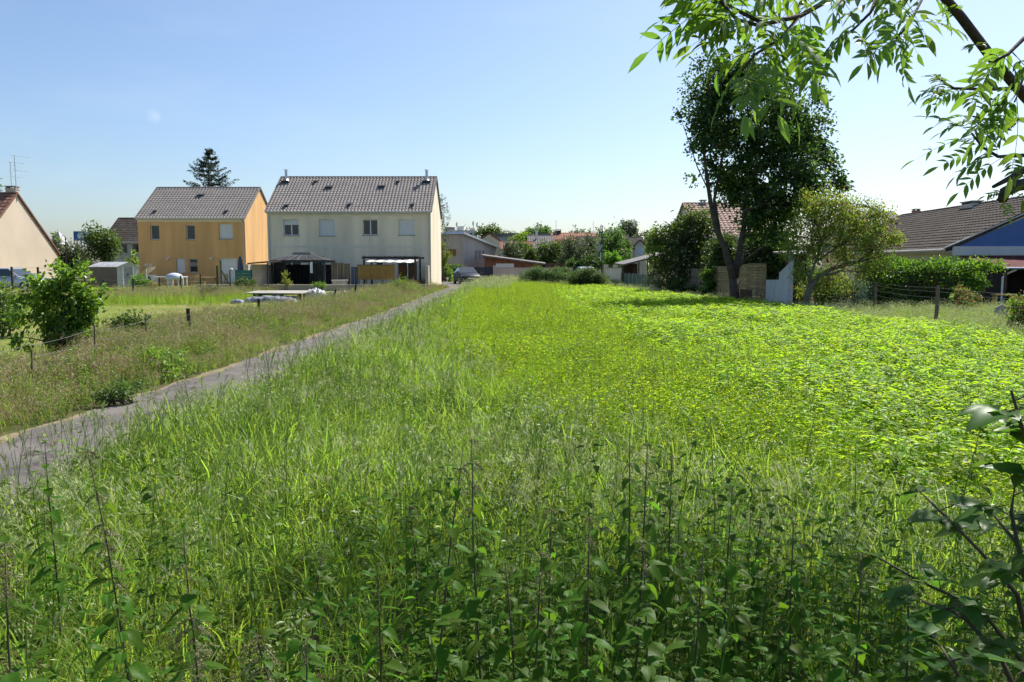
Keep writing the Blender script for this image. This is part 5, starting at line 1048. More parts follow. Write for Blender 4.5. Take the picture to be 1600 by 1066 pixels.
# local x along the dark long side (away to the left), local y towards the right behind
Ls, Ws = 3.3, 1.75; he, hr = wz(416.5, 58.5), wz(410.3, 58.5)
mb = MB(); n = 26
for i in range(n): a = Ls * i / n; mb.box(a, a + Ls / n * 0.55, -Ws - 0.012 if False else -0.012, 0.0, 0.02, he); 
mb.box(0.0, Ls, 0.001, 0.03, 0, he)
build('side_panel', mb, M['shed_dark'], t, local=True)
mb = MB(); mb.prism([(0, 0, 0), (0, -Ws, 0), (0, -Ws, he), (0, -Ws / 2, hr), (0, 0, he)], (0.03, 0, 0)); build('front_panel', mb, M['shed_light'], t, local=True)
mb = MB(); mb.prism([(Ls - 0.03, 0, 0), (Ls - 0.03, -Ws, 0), (Ls - 0.03, -Ws, he), (Ls - 0.03, -Ws / 2, hr), (Ls - 0.03, 0, he)], (0.03, 0, 0)); mb.box(0, Ls, -Ws - 0.03, -Ws, 0, he); build('back_panel', mb, M['shed_dark'], t, local=True)
mb = MB(); mb.slab([(-0.12, 0.12, he - 0.03), (-0.12, -Ws / 2, hr + 0.04), (Ls + 0.1, -Ws / 2, hr + 0.04), (Ls + 0.1, 0.12, he - 0.03)], 0.03); mb.slab([(-0.12, -Ws / 2, hr + 0.04), (-0.12, -Ws - 0.12, he - 0.03), (Ls + 0.1, -Ws - 0.12, he - 0.03), (Ls + 0.1, -Ws / 2, hr + 0.04)], 0.03)
for i in range(14): a = Ls * i / 14; mb.bar((a, 0.12, he - 0.012), (a, -Ws / 2, hr + 0.05), 0.05, 0.02)
build('roof', mb, mat('pale_metal_roof', (0.55, 0.56, 0.56), 0.5), t, local=True)
d = build('door', MB().box(-0.02, -0.003, -Ws * 0.72, -Ws * 0.3, 0.02, he - 0.05), mat('shed_door', (0.30, 0.31, 0.32), 0.5), t, local=True); build('door_frame', MB().box(-0.035, -0.003, -Ws * 0.3, -Ws * 0.24, 0, he).box(-0.035, -0.003, -Ws * 0.78, -Ws * 0.72, 0, he), M['white'], d, local=True); build('handle', MB().box(-0.05, -0.021, -Ws * 0.50, -Ws * 0.46, 0.85, 1.0), M['dark_metal'], d, local=True)
# curved pale tank / slide by the shed
p = at(214, 413, 60); t = thing('curved_shelter', 'pale curved plastic log shelter beside the grey shed', 'shelter', (p.x, p.y, 0)); mb = MB(); vs = []
for i in range(9): a = math.pi * 0.5 * i / 8; vs += [(p.x - 0.55 + 1.25 * math.sin(a) * 1.0, 60, 0.55 + 0.98 * (1 - 0.0) * math.sin(a * 0.9)), (p.x - 0.55 + 1.25 * math.sin(a), 61.6, 0.55 + 0.98 * math.sin(a * 0.9))]
mb.add(vs, [(2 * i, 2 * i + 1, 2 * i + 3, 2 * i + 2) for i in range(8)]); mb.add([(a, b, c - 0.03) for a, b, c in vs], [(2 * i + 2, 2 * i + 3, 2 * i + 1, 2 * i) for i in range(8)]); build('roof', mb, mat('beige_plastic', (0.52, 0.46, 0.38), 0.6), t); build('side_panel', MB().box(p.x - 0.55, p.x + 0.55, 60.4, 60.45, 0, 0.9), M['shed_light'], t); build('post', MB().box(p.x + 0.58, p.x + 0.64, 60.1, 60.16, 0, 1.45), M['shed_light'], t)
# tarps and wood pile on the grass
def crumple(name, label, px, py, Y, w, d, h, m, seed, cat='tarp', parent=None):
    r = np.random.default_rng(seed); nx, ny = 44, 24; c = at(px, py, Y); X = np.linspace(-w / 2, w / 2, nx); Yv = np.linspace(-d / 2, d / 2, ny); gx, gy = np.meshgrid(X, Yv)
    e = np.clip(1 - (2 * np.abs(gx) / w) ** 4, 0, 1) * np.clip(1 - (2 * np.abs(gy) / d) ** 3, 0, 1); z = 0.62 * h * e ** 0.8
    for k in range(9): a, b, q = r.normal(0, 9 / w, 1)[0], r.normal(0, 6 / d, 1)[0], r.uniform(0, 6); z += h * 0.05 * (1 - np.abs(np.sin(gx * a + gy * b + q))) ** 1.5 * np.minimum(1, 3 * e) * 1.3
    z += r.normal(0, h * 0.012, z.shape) * (e > 0.02); V = np.stack([gx + r.normal(0, w * 0.008, z.shape), gy, z - 0.015], -1).reshape(-1, 3); i = np.arange((ny - 1) * (nx - 1)); rr = i // (nx - 1); cc = i % (nx - 1); a = rr * nx + cc
    o = link(name, mesh_np(name, V, np.stack([a, a + 1, a + nx + 1, a + nx], 1), m), parent); o.location = (c.x, Y, 0); return tag(o, label, cat) if not parent else o
Yp = 36.5
t = thing('covered_wood_pile', 'pile of boards under a grey tarp topped by a pale sheet', 'pile', (wx(431, Yp), Yp, 0))
XA, XB = wx(388, Yp), wx(476, Yp); ztp = wz(457, Yp)
build('top_sheet', MB().slab([(XA, Yp - 0.6, ztp), (XB, Yp - 0.7, ztp - 0.01), (XB, Yp + 1.1, ztp + 0.06), (XA, Yp + 1.0, ztp + 0.05)], 0.04), M['concrete'], t)
for i, x in enumerate((XA + 0.25, (XA + XB) / 2, XB - 0.3)): build('leg', MB().box(x, x + 0.1, Yp - 0.3, Yp - 0.2, -0.02, ztp - 0.042), M['post_wood'], t); build('leg', MB().box(x, x + 0.1, Yp + 0.6, Yp + 0.7, -0.02, ztp), M['post_wood'], t)
for i in range(9): z = 0.05 + (i // 3) * 0.14; y = Yp - 0.1 + (i % 3) * 0.25; build('board', MB().bar((XA + 0.3 + random.uniform(0, .3), y, z), (XB - 0.25 - random.uniform(0, .3), y + random.uniform(-.08, .08), z + 0.02), 0.2, 0.07), M['dark_int'], t)
o = crumple('tarp', '', 431, 470, Yp - 0.75, 2.5, 0.9, 0.36, M['tarp_grey'], 3, parent=t); o.location = (wx(431, Yp) - t.location.x, -0.75, 0)
o = crumple('tarp', '', 431, 470, Yp, 1.9, 0.5, 0.5, M['tarp_white'], 13, parent=t); o.location = (0.1, -0.35, 0); o.scale = (0.25, 1, 1)
o = crumple('plastic_bag', '', 431, 470, Yp, 0.5, 0.25, 0.14, M['tarp_blue'], 14, parent=t); o.location = (wx(404, Yp) - t.location.x, -0.32, wz(465, Yp))
crumple('white_tarp', 'white plastic sheet draped over a heap beside the wood pile', 494, 470, 38, 1.05, 0.9, wz(447.5, 38), M['tarp_white'], 5)
crumple('grey_bag', 'grey builders bag standing between the white sheets', 522, 470, 38.5, 0.75, 0.7, wz(453, 38.5), M['tarp_grey'], 6, 'bag'); crumple('white_bag', 'crumpled white builders bag right of the grey bag', 540, 470, 38.3, 0.62, 0.6, wz(451.5, 38.3), M['tarp_white'], 8, 'bag')
crumple('grey_tarp', 'small crumpled grey tarp lying on the lawn', 371, 476, 34.8, 0.55, 0.5, 0.24, M['tarp_grey'], 9)
# ------------------------------------------------------------------ fences
def post_wire_fence(name, label, posts, wires, pm, pr, lean=0.0, square=False, wr=0.004, sag=0.03):
    """posts: (X,Y,height,leanx,leany); wires: heights or list per span"""
    t = thing(name, label, 'fence', (posts[0][0], posts[0][1], 0)); tops = []
    for X, Y, h, lx, ly in posts:
        a = Vector((X, Y, -0.02)); b = Vector((X + lx * h, Y + ly * h, h)); tops.append((a, b))
        if square: build('post', MB().bar(a, b, pr * 2, pr * 2), pm, t)
        else: build('post', MB().tube([a, a.lerp(b, 0.5) + Vector((random.uniform(-.01, .01), 0, 0)), b], [pr * 1.08, pr, pr * 0.92], 7), pm, t)
    for i in range(len(posts) - 1):
        for wz_ in wires:
            (a, b), (c, d) = tops[i], tops[i + 1]; h1, h2 = posts[i][2], posts[i + 1][2]; p = a.lerp(b, min(1, wz_ / h1)); q = c.lerp(d, min(1, wz_ / h2)); pts = []
            for k in range(9): u = k / 8; r_ = p.lerp(q, u); r_.z -= sag * (q - p).length * 4 * u * (1 - u) * 0.25 * random.uniform(0.7, 1.4); pts.append(r_ + Vector((-pr * 0.9, 0, 0)))
            build('wire', MB().tube(pts, wr, 4), M['wire'], t)
    return t
def pxpost(px, base, top, Yo=None, lx=0.0):
    g = gnd(px, base); Y = Yo or g.y; X = wx(px, Y); return (X, Y, wz(top, Y), lx, 0.0)
# old rusty post fence beside the verge
P5 = [(wx(124, 11.2), 11.2, wz(570, 11.2), 0.0, 0), (wx(208, 13.2), 13.2, 0.72, 0.05, 0), (wx(294, 16.2), 16.2, wz(482, 16.2), -0.06, 0), (wx(402, 22.0), 22.0, wz(467, 22), 0, 0), (wx(467, 26.5), 26.5, wz(459, 26.5), 0.03, 0), (wx(517, 30.5), 30.5, wz(452, 30.5), 0.22, 0), (wx(552, 35.0), 35.0, wz(443, 35), 0.12, 0)]
P5 = P5[2:]
owf = post_wire_fence('old_wire_fence', 'sagging wire fence on leaning rusty posts left of the path', P5, (0.16, 0.32, 0.48, 0.62), M['rust_post'], 0.04, wr=0.0022, sag=0.06)
for px, Y, h in ((-30, 9.2, 0.62), (38.5, 10.2, 0.6), (140, 12.6, 0.74), (222, 14.3, 0.7)): build('stake', MB().tube([(wx(px, Y), Y, -0.02), (wx(px, Y) + 0.02, Y, h)], 0.013, 6), M['post_wood'], owf)
for k, zz in enumerate((0.2, 0.36, 0.52, 0.66)):
    sp = [(-30, 9.2), (38.5, 10.2), (140, 12.6), (222, 14.3), (294, 16.2)]
    for (a0, y0), (a1, y1) in zip(sp, sp[1:]):
        p, q = Vector((wx(a0, y0), y0, zz)), Vector((wx(a1, y1), y1, zz + 0.03)); build('wire', MB().tube([p.lerp(q, u) - Vector((0, 0, (0.25 if k < 3 else 0.12) * u * (1 - u))) for u in (0, .2, .4, .6, .8, 1)], 0.0023, 4), M['wire'], owf)
# dark green garden fences
gp = [pxpost(17, 0, 417, 44), pxpost(58, 0, 417.5, 45), pxpost(131, 0, 423, 47)]
post_wire_fence('garden_fence', 'tall dark post wire fence in front of the peach house', gp, (0.4, 0.8, 1.2, 1.5), M['rust_post'], 0.045, wr=0.006, sag=0.01, square=True)
gp = [pxpost(159.5, 0, 437, 43), pxpost(206, 0, 435.5, 37), pxpost(247, 0, 434, 43), pxpost(281, 0, 430.5, 46), pxpost(311.5, 0, 428.5, 49)]
post_wire_fence('garden_fence', 'dark green post fence round the orange house lawn', gp, (0.2, 0.45, 0.7, 0.95), M['green_metal'], 0.05, wr=0.005, sag=0.01)
t = thing('green_post', 'tall dark green double post with brace on the terrace edge', 'post', (wx(338, 49.5), 49.5, 0)); h = wz(415.5, 49.5)
build('post', MB().box(wx(337, 49.5), wx(339.3, 49.5), 49.5, 49.58, -0.02, h), M['green_metal'], t); build('post', MB().box(wx(343.5, 52), wx(345, 52), 52, 52.08, -0.02, wz(407, 52)), M['green_metal'], t); build('brace', MB().bar((wx(343, 49.7), 49.7, wz(419, 49.7)), (wx(363, 49.7), 49.7, 0.05), 0.06, 0.06), M['green_metal'], t)
t = thing('garden_tap_post', 'short dark post with white round lamp near the teal screen', 'lamp', (wx(358, 49.6), 49.6, 0)); build('post', MB().box(wx(357.3, 49.6), wx(358.8, 49.6), 49.6, 49.66, -0.02, wz(421.5, 49.6)), M['green_metal'], t)
mb = MB(); c = at(361.5, 421.3, 49.6); mb.tube([c + Vector((0, 0, -0.09)), c + Vector((0, 0, -0.05)), c, c + Vector((0, 0, 0.05)), c + Vector((0, 0, 0.085))], [0.03, 0.085, 0.105, 0.085, 0.03], 10); build('globe', mb, M['white'], t, smooth=True)
# wire fence on wooden posts at the right
rp = [(wx(1600, 14.5) + 1.5, 14.5, 1.2, 0, 0), (wx(1467, 21.2), 21.2, wz(447, 21.2), 0.02, 0), (wx(1370, 27.6), 27.6, wz(440, 27.6), 0.01, 0), (wx(1300, 31.5), 31.5, wz(438, 31.5), 0.02, 0)]
post_wire_fence('wooden_post_fence', 'wire fence on grey wooden posts in front of the hedge', rp, (0.3, 0.48, 0.65, 0.82, 0.98, 1.08), M['post_wood'], 0.05, wr=0.0026, sag=0.02)
# woven wood panels along the boundary, each slat a piece
def woven(name, label, x0, x1, top, base0, base1, m, rows=13, top1=None, grp='woven wood panels along the field'):
    a = gnd(x0, base0); b = gnd(x1, base1); za, zb = wz(top, a.y), wz(top1 or top, b.y); L = (b - a).length
    t = thing(name, label, 'fence panel', a, math.atan2(b.y - a.y, b.x - a.x), grp); h = (za + zb) / 2; nst = max(2, round(L / 0.38))
    for s in range(nst + 1): x = L * s / nst; build('batten', MB().box(max(0, x - 0.025), min(L, x + 0.025), -0.012, 0.012, 0, h), m, t, local=True)
    build('frame', MB().box(-0.03, L + 0.03, -0.03, 0.03, h + 0.001, h + 0.045).box(-0.045, -0.002, -0.03, 0.03, 0, h).box(L + 0.002, L + 0.045, -0.03, 0.03, 0, h), m, t, local=True)
    sh = h / rows; src = [None, None]
    for r in range(rows):
        k = r % 2
        if src[k] is None:
            vs = []; n = nst * 4
            for i in range(n + 1): u = i / n; y = 0.013 * math.cos(math.pi * u * nst + k * math.pi); vs += [(L * u, y - 0.006, 0.004), (L * u, y - 0.006, sh - 0.012), (L * u, y + 0.006, 0.004), (L * u, y + 0.006, sh - 0.012)]
            fs = [];
            for i in range(n): q = 4 * i; fs += [(q, q + 4, q + 5, q + 1), (q + 3, q + 7, q + 6, q + 2), (q + 1, q + 5, q + 7, q + 3), (q + 2, q + 6, q + 4, q)]
            o = build('slat', MB().add(vs, fs), m, t, local=True); src[k] = o
        else: o = src[k].copy(); C.objects.link(o); o.parent = t
        o.location = (0, 0, r * sh)
    return t
woven('woven_panel', 'greyish woven wood panel furthest along, beside the ivy', 1071, 1095, 421.5, 463, 466.5, M['slat_old'], 12)
woven('woven_panel', 'tan woven wood panel just left of the big trunk', 1117, 1143, 418, 469.5, 473, M['slat'], 13)
woven('woven_panel', 'narrow tan woven wood panel just right of the big trunk', 1153.5, 1167.5, 414.5, 474, 475.5, M['slat'], 15)
woven('woven_panel', 'wide tan woven wood panel beside the white sheets', 1168.5, 1194, 413.5, 475.7, 478.3, M['slat'], 14)
a = gnd(1156, 477); b = gnd(1175, 479.5); tag(build('leaning_board', MB().slab([a, b, Vector((b.x, b.y + 0.2, wz(453, b.y))), Vector((a.x, a.y + 0.2, wz(452, a.y)))], 0.03), M['brown_board']), 'brown board leaning against the woven panels', 'board')
t = thing('short_ladder', 'short wooden ladder with pale rungs leaning on the big trunk', 'ladder', gnd(1149, 478)); Yl = 32.9
for px in (1144.8, 1155.3): build('rail', MB().bar((wx(px, Yl), Yl, -0.02), (wx(px, Yl), Yl + 0.35, wz(440, Yl)), 0.05, 0.06), M['dark_int'], t)
for py in (449.5, 457, 464.5): q = (478 - py) / 38; build('rung', MB().box(wx(1145.3, Yl), wx(1154.8, Yl), Yl + 0.35 * q - 0.05, Yl + 0.35 * q + 0.02, wz(py, Yl) - 0.02, wz(py, Yl) + 0.02), M['slat_old'], t)
def corr_sheet(name, label, pts, m, mats=None):
    """corrugated sheet from bottom-left/right pixels with given tops"""
    (x0, b0, t0), (x1, b1, t1) = pts; a = gnd(x0, b0); b = gnd(x1, b1); n = 22; vs = []; d = (b - a); nn = Vector((d.y, -d.x, 0)).normalized()
    for i in range(n + 1): u = i / n; p = a.lerp(b, u) + nn * (0.02 * (1 if i % 2 else -1)); z1 = wz(t0, a.y) * (1 - u) + wz(t1, b.y) * u; vs += [(p.x, p.y, -0.02), (p.x, p.y, z1)]
    mb = MB(); mb.add(vs, [(2 * i, 2 * i + 2, 2 * i + 3, 2 * i + 1) for i in range(n)]); mb.add([(v[0] - nn.x * .006, v[1] - nn.y * .006, v[2]) for v in vs], [(2 * i + 1, 2 * i + 3, 2 * i + 2, 2 * i) for i in range(n)])
    return tag(build(name, mb, m), label, 'sheet')
corr_sheet('white_metal_sheet', 'low flaking white corrugated sheet beside the woven panel', ((1195.5, 478.5, 437.5), (1215, 480.5, 437)), M['white_sheet'])
corr_sheet('white_metal_sheet', 'tall flaking white corrugated sheet with slanted top', ((1215.5, 480.6, 427), (1237, 483, 405)), M['white_sheet'])
t = thing('old_lean_to', 'weathered lean-to of dark boards behind the tall white sheet', 'shed', (wx(1228, 32.5), 32.5, 0)); build('roof', MB().slab([(wx(1226, 32.5), 31.6, wz(397, 32)), (wx(1262, 32.5), 31.8, wz(394.5, 32)), (wx(1262, 32.5), 34, wz(390, 32)), (wx(1226, 32.5), 34, wz(392, 32))], 0.06), M['conc_post'], t)
for i in range(7): a = wx(1229 + i * 4.6, 32.6); build('board', MB().box(a, a + 0.11, 32.6, 32.63, -0.02, wz(398, 32.6)), M['brown_board'], t)
build('post', MB().box(wx(1232, 32), wx(1240, 32), 31.9, 32.0, wz(425, 32), wz(397.5, 32)), M['conc_post'], t)
tag(build('wooden_prop', MB().tube([gnd(1252, 478) + Vector((0, 0, -0.02)), at(1238, 434, 31.2)], 0.03, 6), M['post_wood']), 'slanting wooden prop between the white sheet and the small tree', 'prop')
# lamp posts
t = thing('street_lamp', 'dark old lamp post with curved top rising behind the bushes', 'street lamp', (wx(940.3, 76), 76, 0)); X = wx(940.3, 76); zt = wz(353, 76)
build('pole', MB().tube([(X, 76, -0.02), (X, 76, 1.0), (X, 76, zt)], [0.1, 0.075, 0.055], 8), M['dark_metal'], t); mb = MB(); mb.tube([(X, 76, zt - 0.05), (X - 0.02, 76, zt + 0.06), (X - 0.1, 76, zt + 0.1), (X - 0.16, 76, zt), (X - 0.17, 76, zt - 0.55)], 0.035, 6); build('arm', mb, M['dark_metal'], t)
mb = MB(); x = X - 0.17; mb.tube([(x, 76, zt - 0.5), (x, 76, zt - 0.62), (x, 76, zt - 0.7)], [0.03, 0.1, 0.22], 10); build('lamp_shade', mb, M['dark_metal'], t)
mb = MB(); mb.slab([(X - 0.55, 75.8, wz(392, 76)), (X - 0.2, 75.7, wz(392, 76)), (X + 0.12, 75.9, wz(382.5, 76)), (X - 0.3, 76.1, wz(382.5, 76))], 0.06); build('floodlight', mb, M['conc_post'], t); build('bracket', MB().box(X - 0.16, X - 0.06, 75.9, 76.02, wz(408, 76), wz(395, 76)), M['zinc'], t)
t = thing('street_lamp', 'slim dark lamp post with curved neck beside the peach house', 'street lamp', (wx(103.5, 78), 78, 0)); X = wx(103.5, 78); zt = wz(370.5, 78); build('pole', MB().tube([(X, 78, -0.02), (X, 78, zt)], [0.07, 0.045], 6), M['dark_metal'], t); build('arm', MB().tube([(X, 78, zt - 0.05), (X - 0.1, 78, zt + 0.12), (X - 0.3, 78, zt + 0.12), (X - 0.4, 78, zt - 0.25)], 0.03, 5), M['dark_metal'], t); build('lamp_shade', MB().tube([(X - 0.4, 78, zt - 0.2), (X - 0.4, 78, zt - 0.55), (X - 0.4, 78, zt - 0.7)], [0.06, 0.16, 0.3], 9), M['wall_white'], t)
# blue store sign on posts and white tent top far left
Yv = 165; t = thing('blue_sign_tower', 'distant blue box sign with pale disc on posts', 'sign', (wx(125, Yv), Yv, 0)); XA, XB = wx(116.5, Yv), wx(134, Yv); za, zb = wz(376, Yv), wz(361.5, Yv); build('panel', MB().box(XA, XB, Yv, Yv + 1.5, za, zb), M['blue_sign'], t)
build('disc', MB().tube([((XA + XB) / 2 + 0.35, Yv - 0.06, (za + zb) / 2), ((XA + XB) / 2 + 0.35, Yv - 0.005, (za + zb) / 2)], 0.72, 20), M['white_fascia'], t)
for px in (119, 125, 131): build('post', MB().tube([(wx(px, Yv), Yv + 0.7, 0), (wx(px, Yv), Yv + 0.7, za)], 0.16, 6), M['white'], t)
p = at(91.5, 372, 150); t = thing('white_tent', 'white pointed tent top beyond the peach house', 'tent', (p.x, 150, 0)); mb = MB(); frustum(mb, p.x, 150, 2.6, 2.6, 3.0, 0.12, 0.12, wz(362, 150)); mb.box(p.x - 2.5, p.x + 2.5, 147.5, 152.5, 0, 2.99); build('canopy', mb, M['tarp_white'], t)
# ------------------------------------------------------------------ cars
def car(name, label, X, Y, rot, paint, group='parked cars'):
    t = thing(name, label, 'car', (X, Y, 0.0), rot, group)
    st = [(-2.12, .30, .58, .62), (-2.02, .24, .70, .80), (-1.75, .2, .80, .88), (-1.3, .2, .88, .905), (-.75, .2, .95, .91), (.2, .2, .97, .915), (1.2, .2, .98, .905), (1.75, .24, .97, .87), (2.02, .3, .90, .80)]
    vs = []; ring = 10
    for y, zb, ztp, w in st:
        m = (zb + ztp) / 2; sec = [(-w * .93, zb), (-w, zb + .14), (-w, m + .05), (-w * .97, ztp - .07), (-w * .86, ztp), (w * .86, ztp), (w * .97, ztp - .07), (w, m + .05), (w, zb + .14), (w * .93, zb)]
        vs += [(a, y, b) for a, b in sec]
    fs = [(i * ring + j, i * ring + (j + 1) % ring, (i + 1) * ring + (j + 1) % ring, (i + 1) * ring + j) for i in range(len(st) - 1) for j in range(ring)] + [tuple(range(ring - 1, -1, -1)), tuple((len(st) - 1) * ring + j for j in range(ring))]
    bd = build('body', MB().add(vs, fs), paint, t, smooth=True, local=True)
    # greenhouse: pillars and roof in paint, glass set in
    b0 = [(-.80, -.85, .93), (.80, -.85, .93), (.82, 1.75, .95), (-.82, 1.75, .95)]; t0 = [(-.60, -.02, 1.42), (.60, -.02, 1.42), (.62, 1.25, 1.42), (-.62, 1.25, 1.42)]; mb = MB()
    mb.add(b0 + t0 + [(-.5, .1, 1.46), (.5, .1, 1.46), (.52, 1.1, 1.46), (-.52, 1.1, 1.46)], [(0, 1, 5, 4), (1, 2, 6, 5), (2, 3, 7, 6), (3, 0, 4, 7), (4, 5, 9, 8), (5, 6, 10, 9), (6, 7, 11, 10), (7, 4, 8, 11), (8, 9, 10, 11)]); build('roof', mb, paint, t, local=True)
    def pane(nm, q, off):
        q = [Vector(p) for p in q]; c = sum(q, Vector()) / 4; o = Vector(off); mb = MB(); mb.add([c + (p - c) * 0.88 + o for p in q] + [c + (p - c) * 0.88 - o * 0.2 for p in q], [(0, 1, 2, 3), (0, 4, 5, 1), (1, 5, 6, 2), (2, 6, 7, 3), (3, 7, 4, 0)]); build(nm, mb, M['car_glass'], t, local=True)
    pane('windscreen', [b0[0], b0[1], t0[1], t0[0]], (0, -.012, .01)); pane('rear_window', [b0[2], b0[3], t0[3], t0[2]], (0, .012, .01)); pane('side_window', [b0[1], b0[2], t0[2], t0[1]], (.014, 0, .004)); pane('side_window', [b0[3], b0[0], t0[0], t0[3]], (-.014, 0, .004))
    for sx in (-1, 1):
        build('headlight', MB().add([(sx * .48, -2.05, .63), (sx * .80, -1.93, .66), (sx * .82, -1.86, .76), (sx * .5, -2.0, .73), (sx * .48, -1.9, .63), (sx * .80, -1.8, .66), (sx * .82, -1.75, .76), (sx * .5, -1.85, .73)], [(0, 1, 2, 3), (3, 2, 6, 7), (1, 5, 6, 2), (0, 3, 7, 4)]), M['lamp_glass'], t, local=True)
        build('mirror', MB().box(sx * .92 - .09, sx * .92 + .09, -.62, -.5, .96, 1.1), paint, t, local=True)
        for y in (-1.32, 1.28):
            w = build('wheel', MB().tube([(sx * .74, y, .32), (sx * .93, y, .32)], .32, 18), M['rubber'], t, local=True); build('rim', MB().tube([(sx * .925, y, .32), (sx * .936, y, .32)], .2, 12), M['zinc'], w, local=True)
    build('grille', MB().box(-.52, .52, -2.15, -2.06, .36, .56), M['rubber'], t, local=True); build('number_plate', MB().box(-.26, .26, -2.17, -2.152, .44, .55), M['white'], t, local=True); build('bumper', MB().box(-.7, .7, -2.13, -2.02, .25, .34), M['dark_metal'], t, local=True)
    return t
M['car_glass'] = glassmat('car_glass', (0.05, 0.065, 0.08), 0.05)
p = gnd(719, 444.5); car('parked_car', 'dark grey hatchback parked facing us at the end of the path', p.x + 0.45, p.y + 2.1, R(14), M['car_grey'])
car('parked_car', 'silver car showing only its windscreen above the round bushes', wx(917.5, 77), 77, R(10), M['car_silver']); car('parked_car', 'silver blue car glimpsed behind the leafy bush at left edge', wx(8, 49.5), 50.5, R(80), M['car_silver'])
# red roadside odds: a little white marker by the path end
tag(build('white_marker', MB().tube([gnd(699, 446), gnd(699, 446) + Vector((0, 0, 0.5))], [0.03, 0.025], 6).box(gnd(699, 446).x - 0.11, gnd(699, 446).x + 0.11, gnd(699, 446).y - 0.02, gnd(699, 446).y + 0.02, 0.501, 0.62), M['wall_white']), 'small pale marker post at the end of the path by the house', 'marker')
# ------------------------------------------------------------------ trees and shrubs
def pb3(px, py, rpx, Y, sy=1.0, sz=1.0, dy=0.0):
    c = at(px, py, Y); r = rpx * Y / F_PX; return (c.x, c.y + dy, c.z, r, r * sy, r * sz)
def pl(pts, Y): return [at(x, y, Y if len(q) == 0 else q[0]) for x, y, *q in pts]
# the big dark tree
Yt = 32.6; base = gnd(1149, 475.5); base = Vector((wx(1149, Yt), Yt, 0.0))
limbs = [(pl([(1149, 478), (1148, 455), (1146, 436)], Yt), 0.22, 0.19), (pl([(1146, 440), (1140, 415), (1132, 387), (1120, 360), (1111, 320), (1106, 288), (1100, 240), (1104, 190), (1112, 150)], Yt), 0.15, 0.03),
         (pl([(1126, 378), (1121, 345), (1116, 312), (1124, 270), (1135, 215), (1140, 160), (1148, 120)], Yt + 0.3), 0.085, 0.02), (pl([(1147, 438), (1153, 405), (1158, 378), (1163, 350), (1164, 315), (1172, 270), (1180, 210), (1186, 150)], Yt + 0.2), 0.16, 0.03),
         (pl([(1162, 355), (1180, 330), (1205, 300), (1235, 262), (1260, 225)], Yt + 0.6), 0.085, 0.02), (pl([(1163, 330), (1195, 318), (1230, 318), (1262, 300)], Yt - 0.4), 0.06, 0.015), (pl([(1170, 280), (1200, 240), (1222, 190), (1235, 150)], Yt), 0.07, 0.015), (pl([(1108, 300), (1090, 262), (1074, 215), (1062, 180)], Yt), 0.03, 0.008), (pl([(1150, 420), (1185, 390), (1215, 375)], Yt + 0.8), 0.06, 0.02)]
bl = [(1132, 150, 50), (1102, 205, 30), (1182, 120, 45), (1225, 165, 48), (1262, 200, 46), (1285, 215, 28), (1200, 230, 62), (1160, 280, 42), (1238, 280, 50), (1118, 255, 22), (1195, 340, 38), (1150, 205, 52), (1275, 245, 32), (1255, 320, 26), (1185, 300, 44), (1215, 370, 26), (1105, 165, 34), (1150, 118, 34), (1225, 330, 34), (1295, 190, 16), (1070, 130, 11), (1085, 108, 13), (1118, 92, 14), (1160, 84, 14), (1303, 165, 12), (1318, 210, 9), (1312, 252, 11), (1302, 288, 11), (1286, 322, 11), (1090, 272, 9), (1098, 300, 7), (1252, 128, 18), (1282, 150, 15)]
blobs = [pb3(x, y, r, Yt, 0.9, 0.95, random.uniform(-1.0, 1.4)) for x, y, r in bl] + [pb3(x, y, r, Yt, 0.8, 1.4) for x, y, r in ((1056, 165, 7), (1062, 190, 8), (1068, 222, 7), (1052, 236, 4), (1086, 190, 9), (1084, 232, 9))]
tree('broadleaf_tree', 'tall dark broadleaf tree with forked trunk at the field edge', base, limbs, blobs, [M['tree_dark'], M['tree_mid'], M['tree_light']], 760, 44, 0.165, 0.155, 0.115, M['bark'], 0.22, 260, mix=[0.66, 0.28, 0.06], shell=2.0)
# dark spreading tree beside it
Yd = 43.0; base = Vector((wx(1062, Yd), Yd, 0))
blobs = [pb3(x, y, r, Yd, 1.0, 1.0, random.uniform(-.6, .8)) for x, y, r in ((1060, 385, 40), (1088, 355, 26), (1042, 402, 24), (1062, 425, 32), (1098, 395, 30), (1033, 375, 13), (1070, 350, 16), (1100, 345, 12), (1045, 360, 13), (1085, 430, 24), (1086, 344, 18), (1106, 350, 13), (1064, 350, 14))]
tree('broadleaf_tree', 'rounded dark bushy tree left of the tall forked tree', base, [(limb_path(base, base + Vector((0, 0, 2.6)), 0, 0.05), 0.14, 0.06)], blobs, [M['tree_dark'], M['tree_mid']], 420, 24, 0.16, 0.16, 0.11, M['bark'], 0.14, 60, mix=[0.55, 0.45])
bush('shrub', 'drooping olive green shrub below the open shed roof', [pb3(1022, 425, 10, 44.5), pb3(1030, 440, 14, 44.5), pb3(1036, 418, 9, 44.5), pb3(1015, 435, 8, 44.5), pb3(1040, 450, 12, 44.5)], M['tree_grey'], 90, 22, 0.1, 0.12, 0.06)
bush('ivy_mound', 'pale green ivy spilling over the fence between the woven panels', [pb3(1105, 430, 8, 37.5), pb3(1108, 445, 9, 37.5), pb3(1102, 458, 8, 37.5), pb3(1112, 424, 6, 37.5), pb3(1110, 462, 8, 37.5)], [M['hedge'], M['tree_dark']], 110, 22, 0.07, 0.10, 0.07, mix=[0.6, 0.4], cat='ivy')
bush('ivy_mound', 'dark ivy climbing the woven panel nearest the dark bushy tree', [pb3(1060, 445, 9, 40.5), pb3(1066, 458, 10, 40.5), pb3(1083, 455, 9, 40.2), pb3(1052, 455, 10, 41)], M['tree_dark'], 110, 22, 0.07, 0.10, 0.07, cat='ivy')
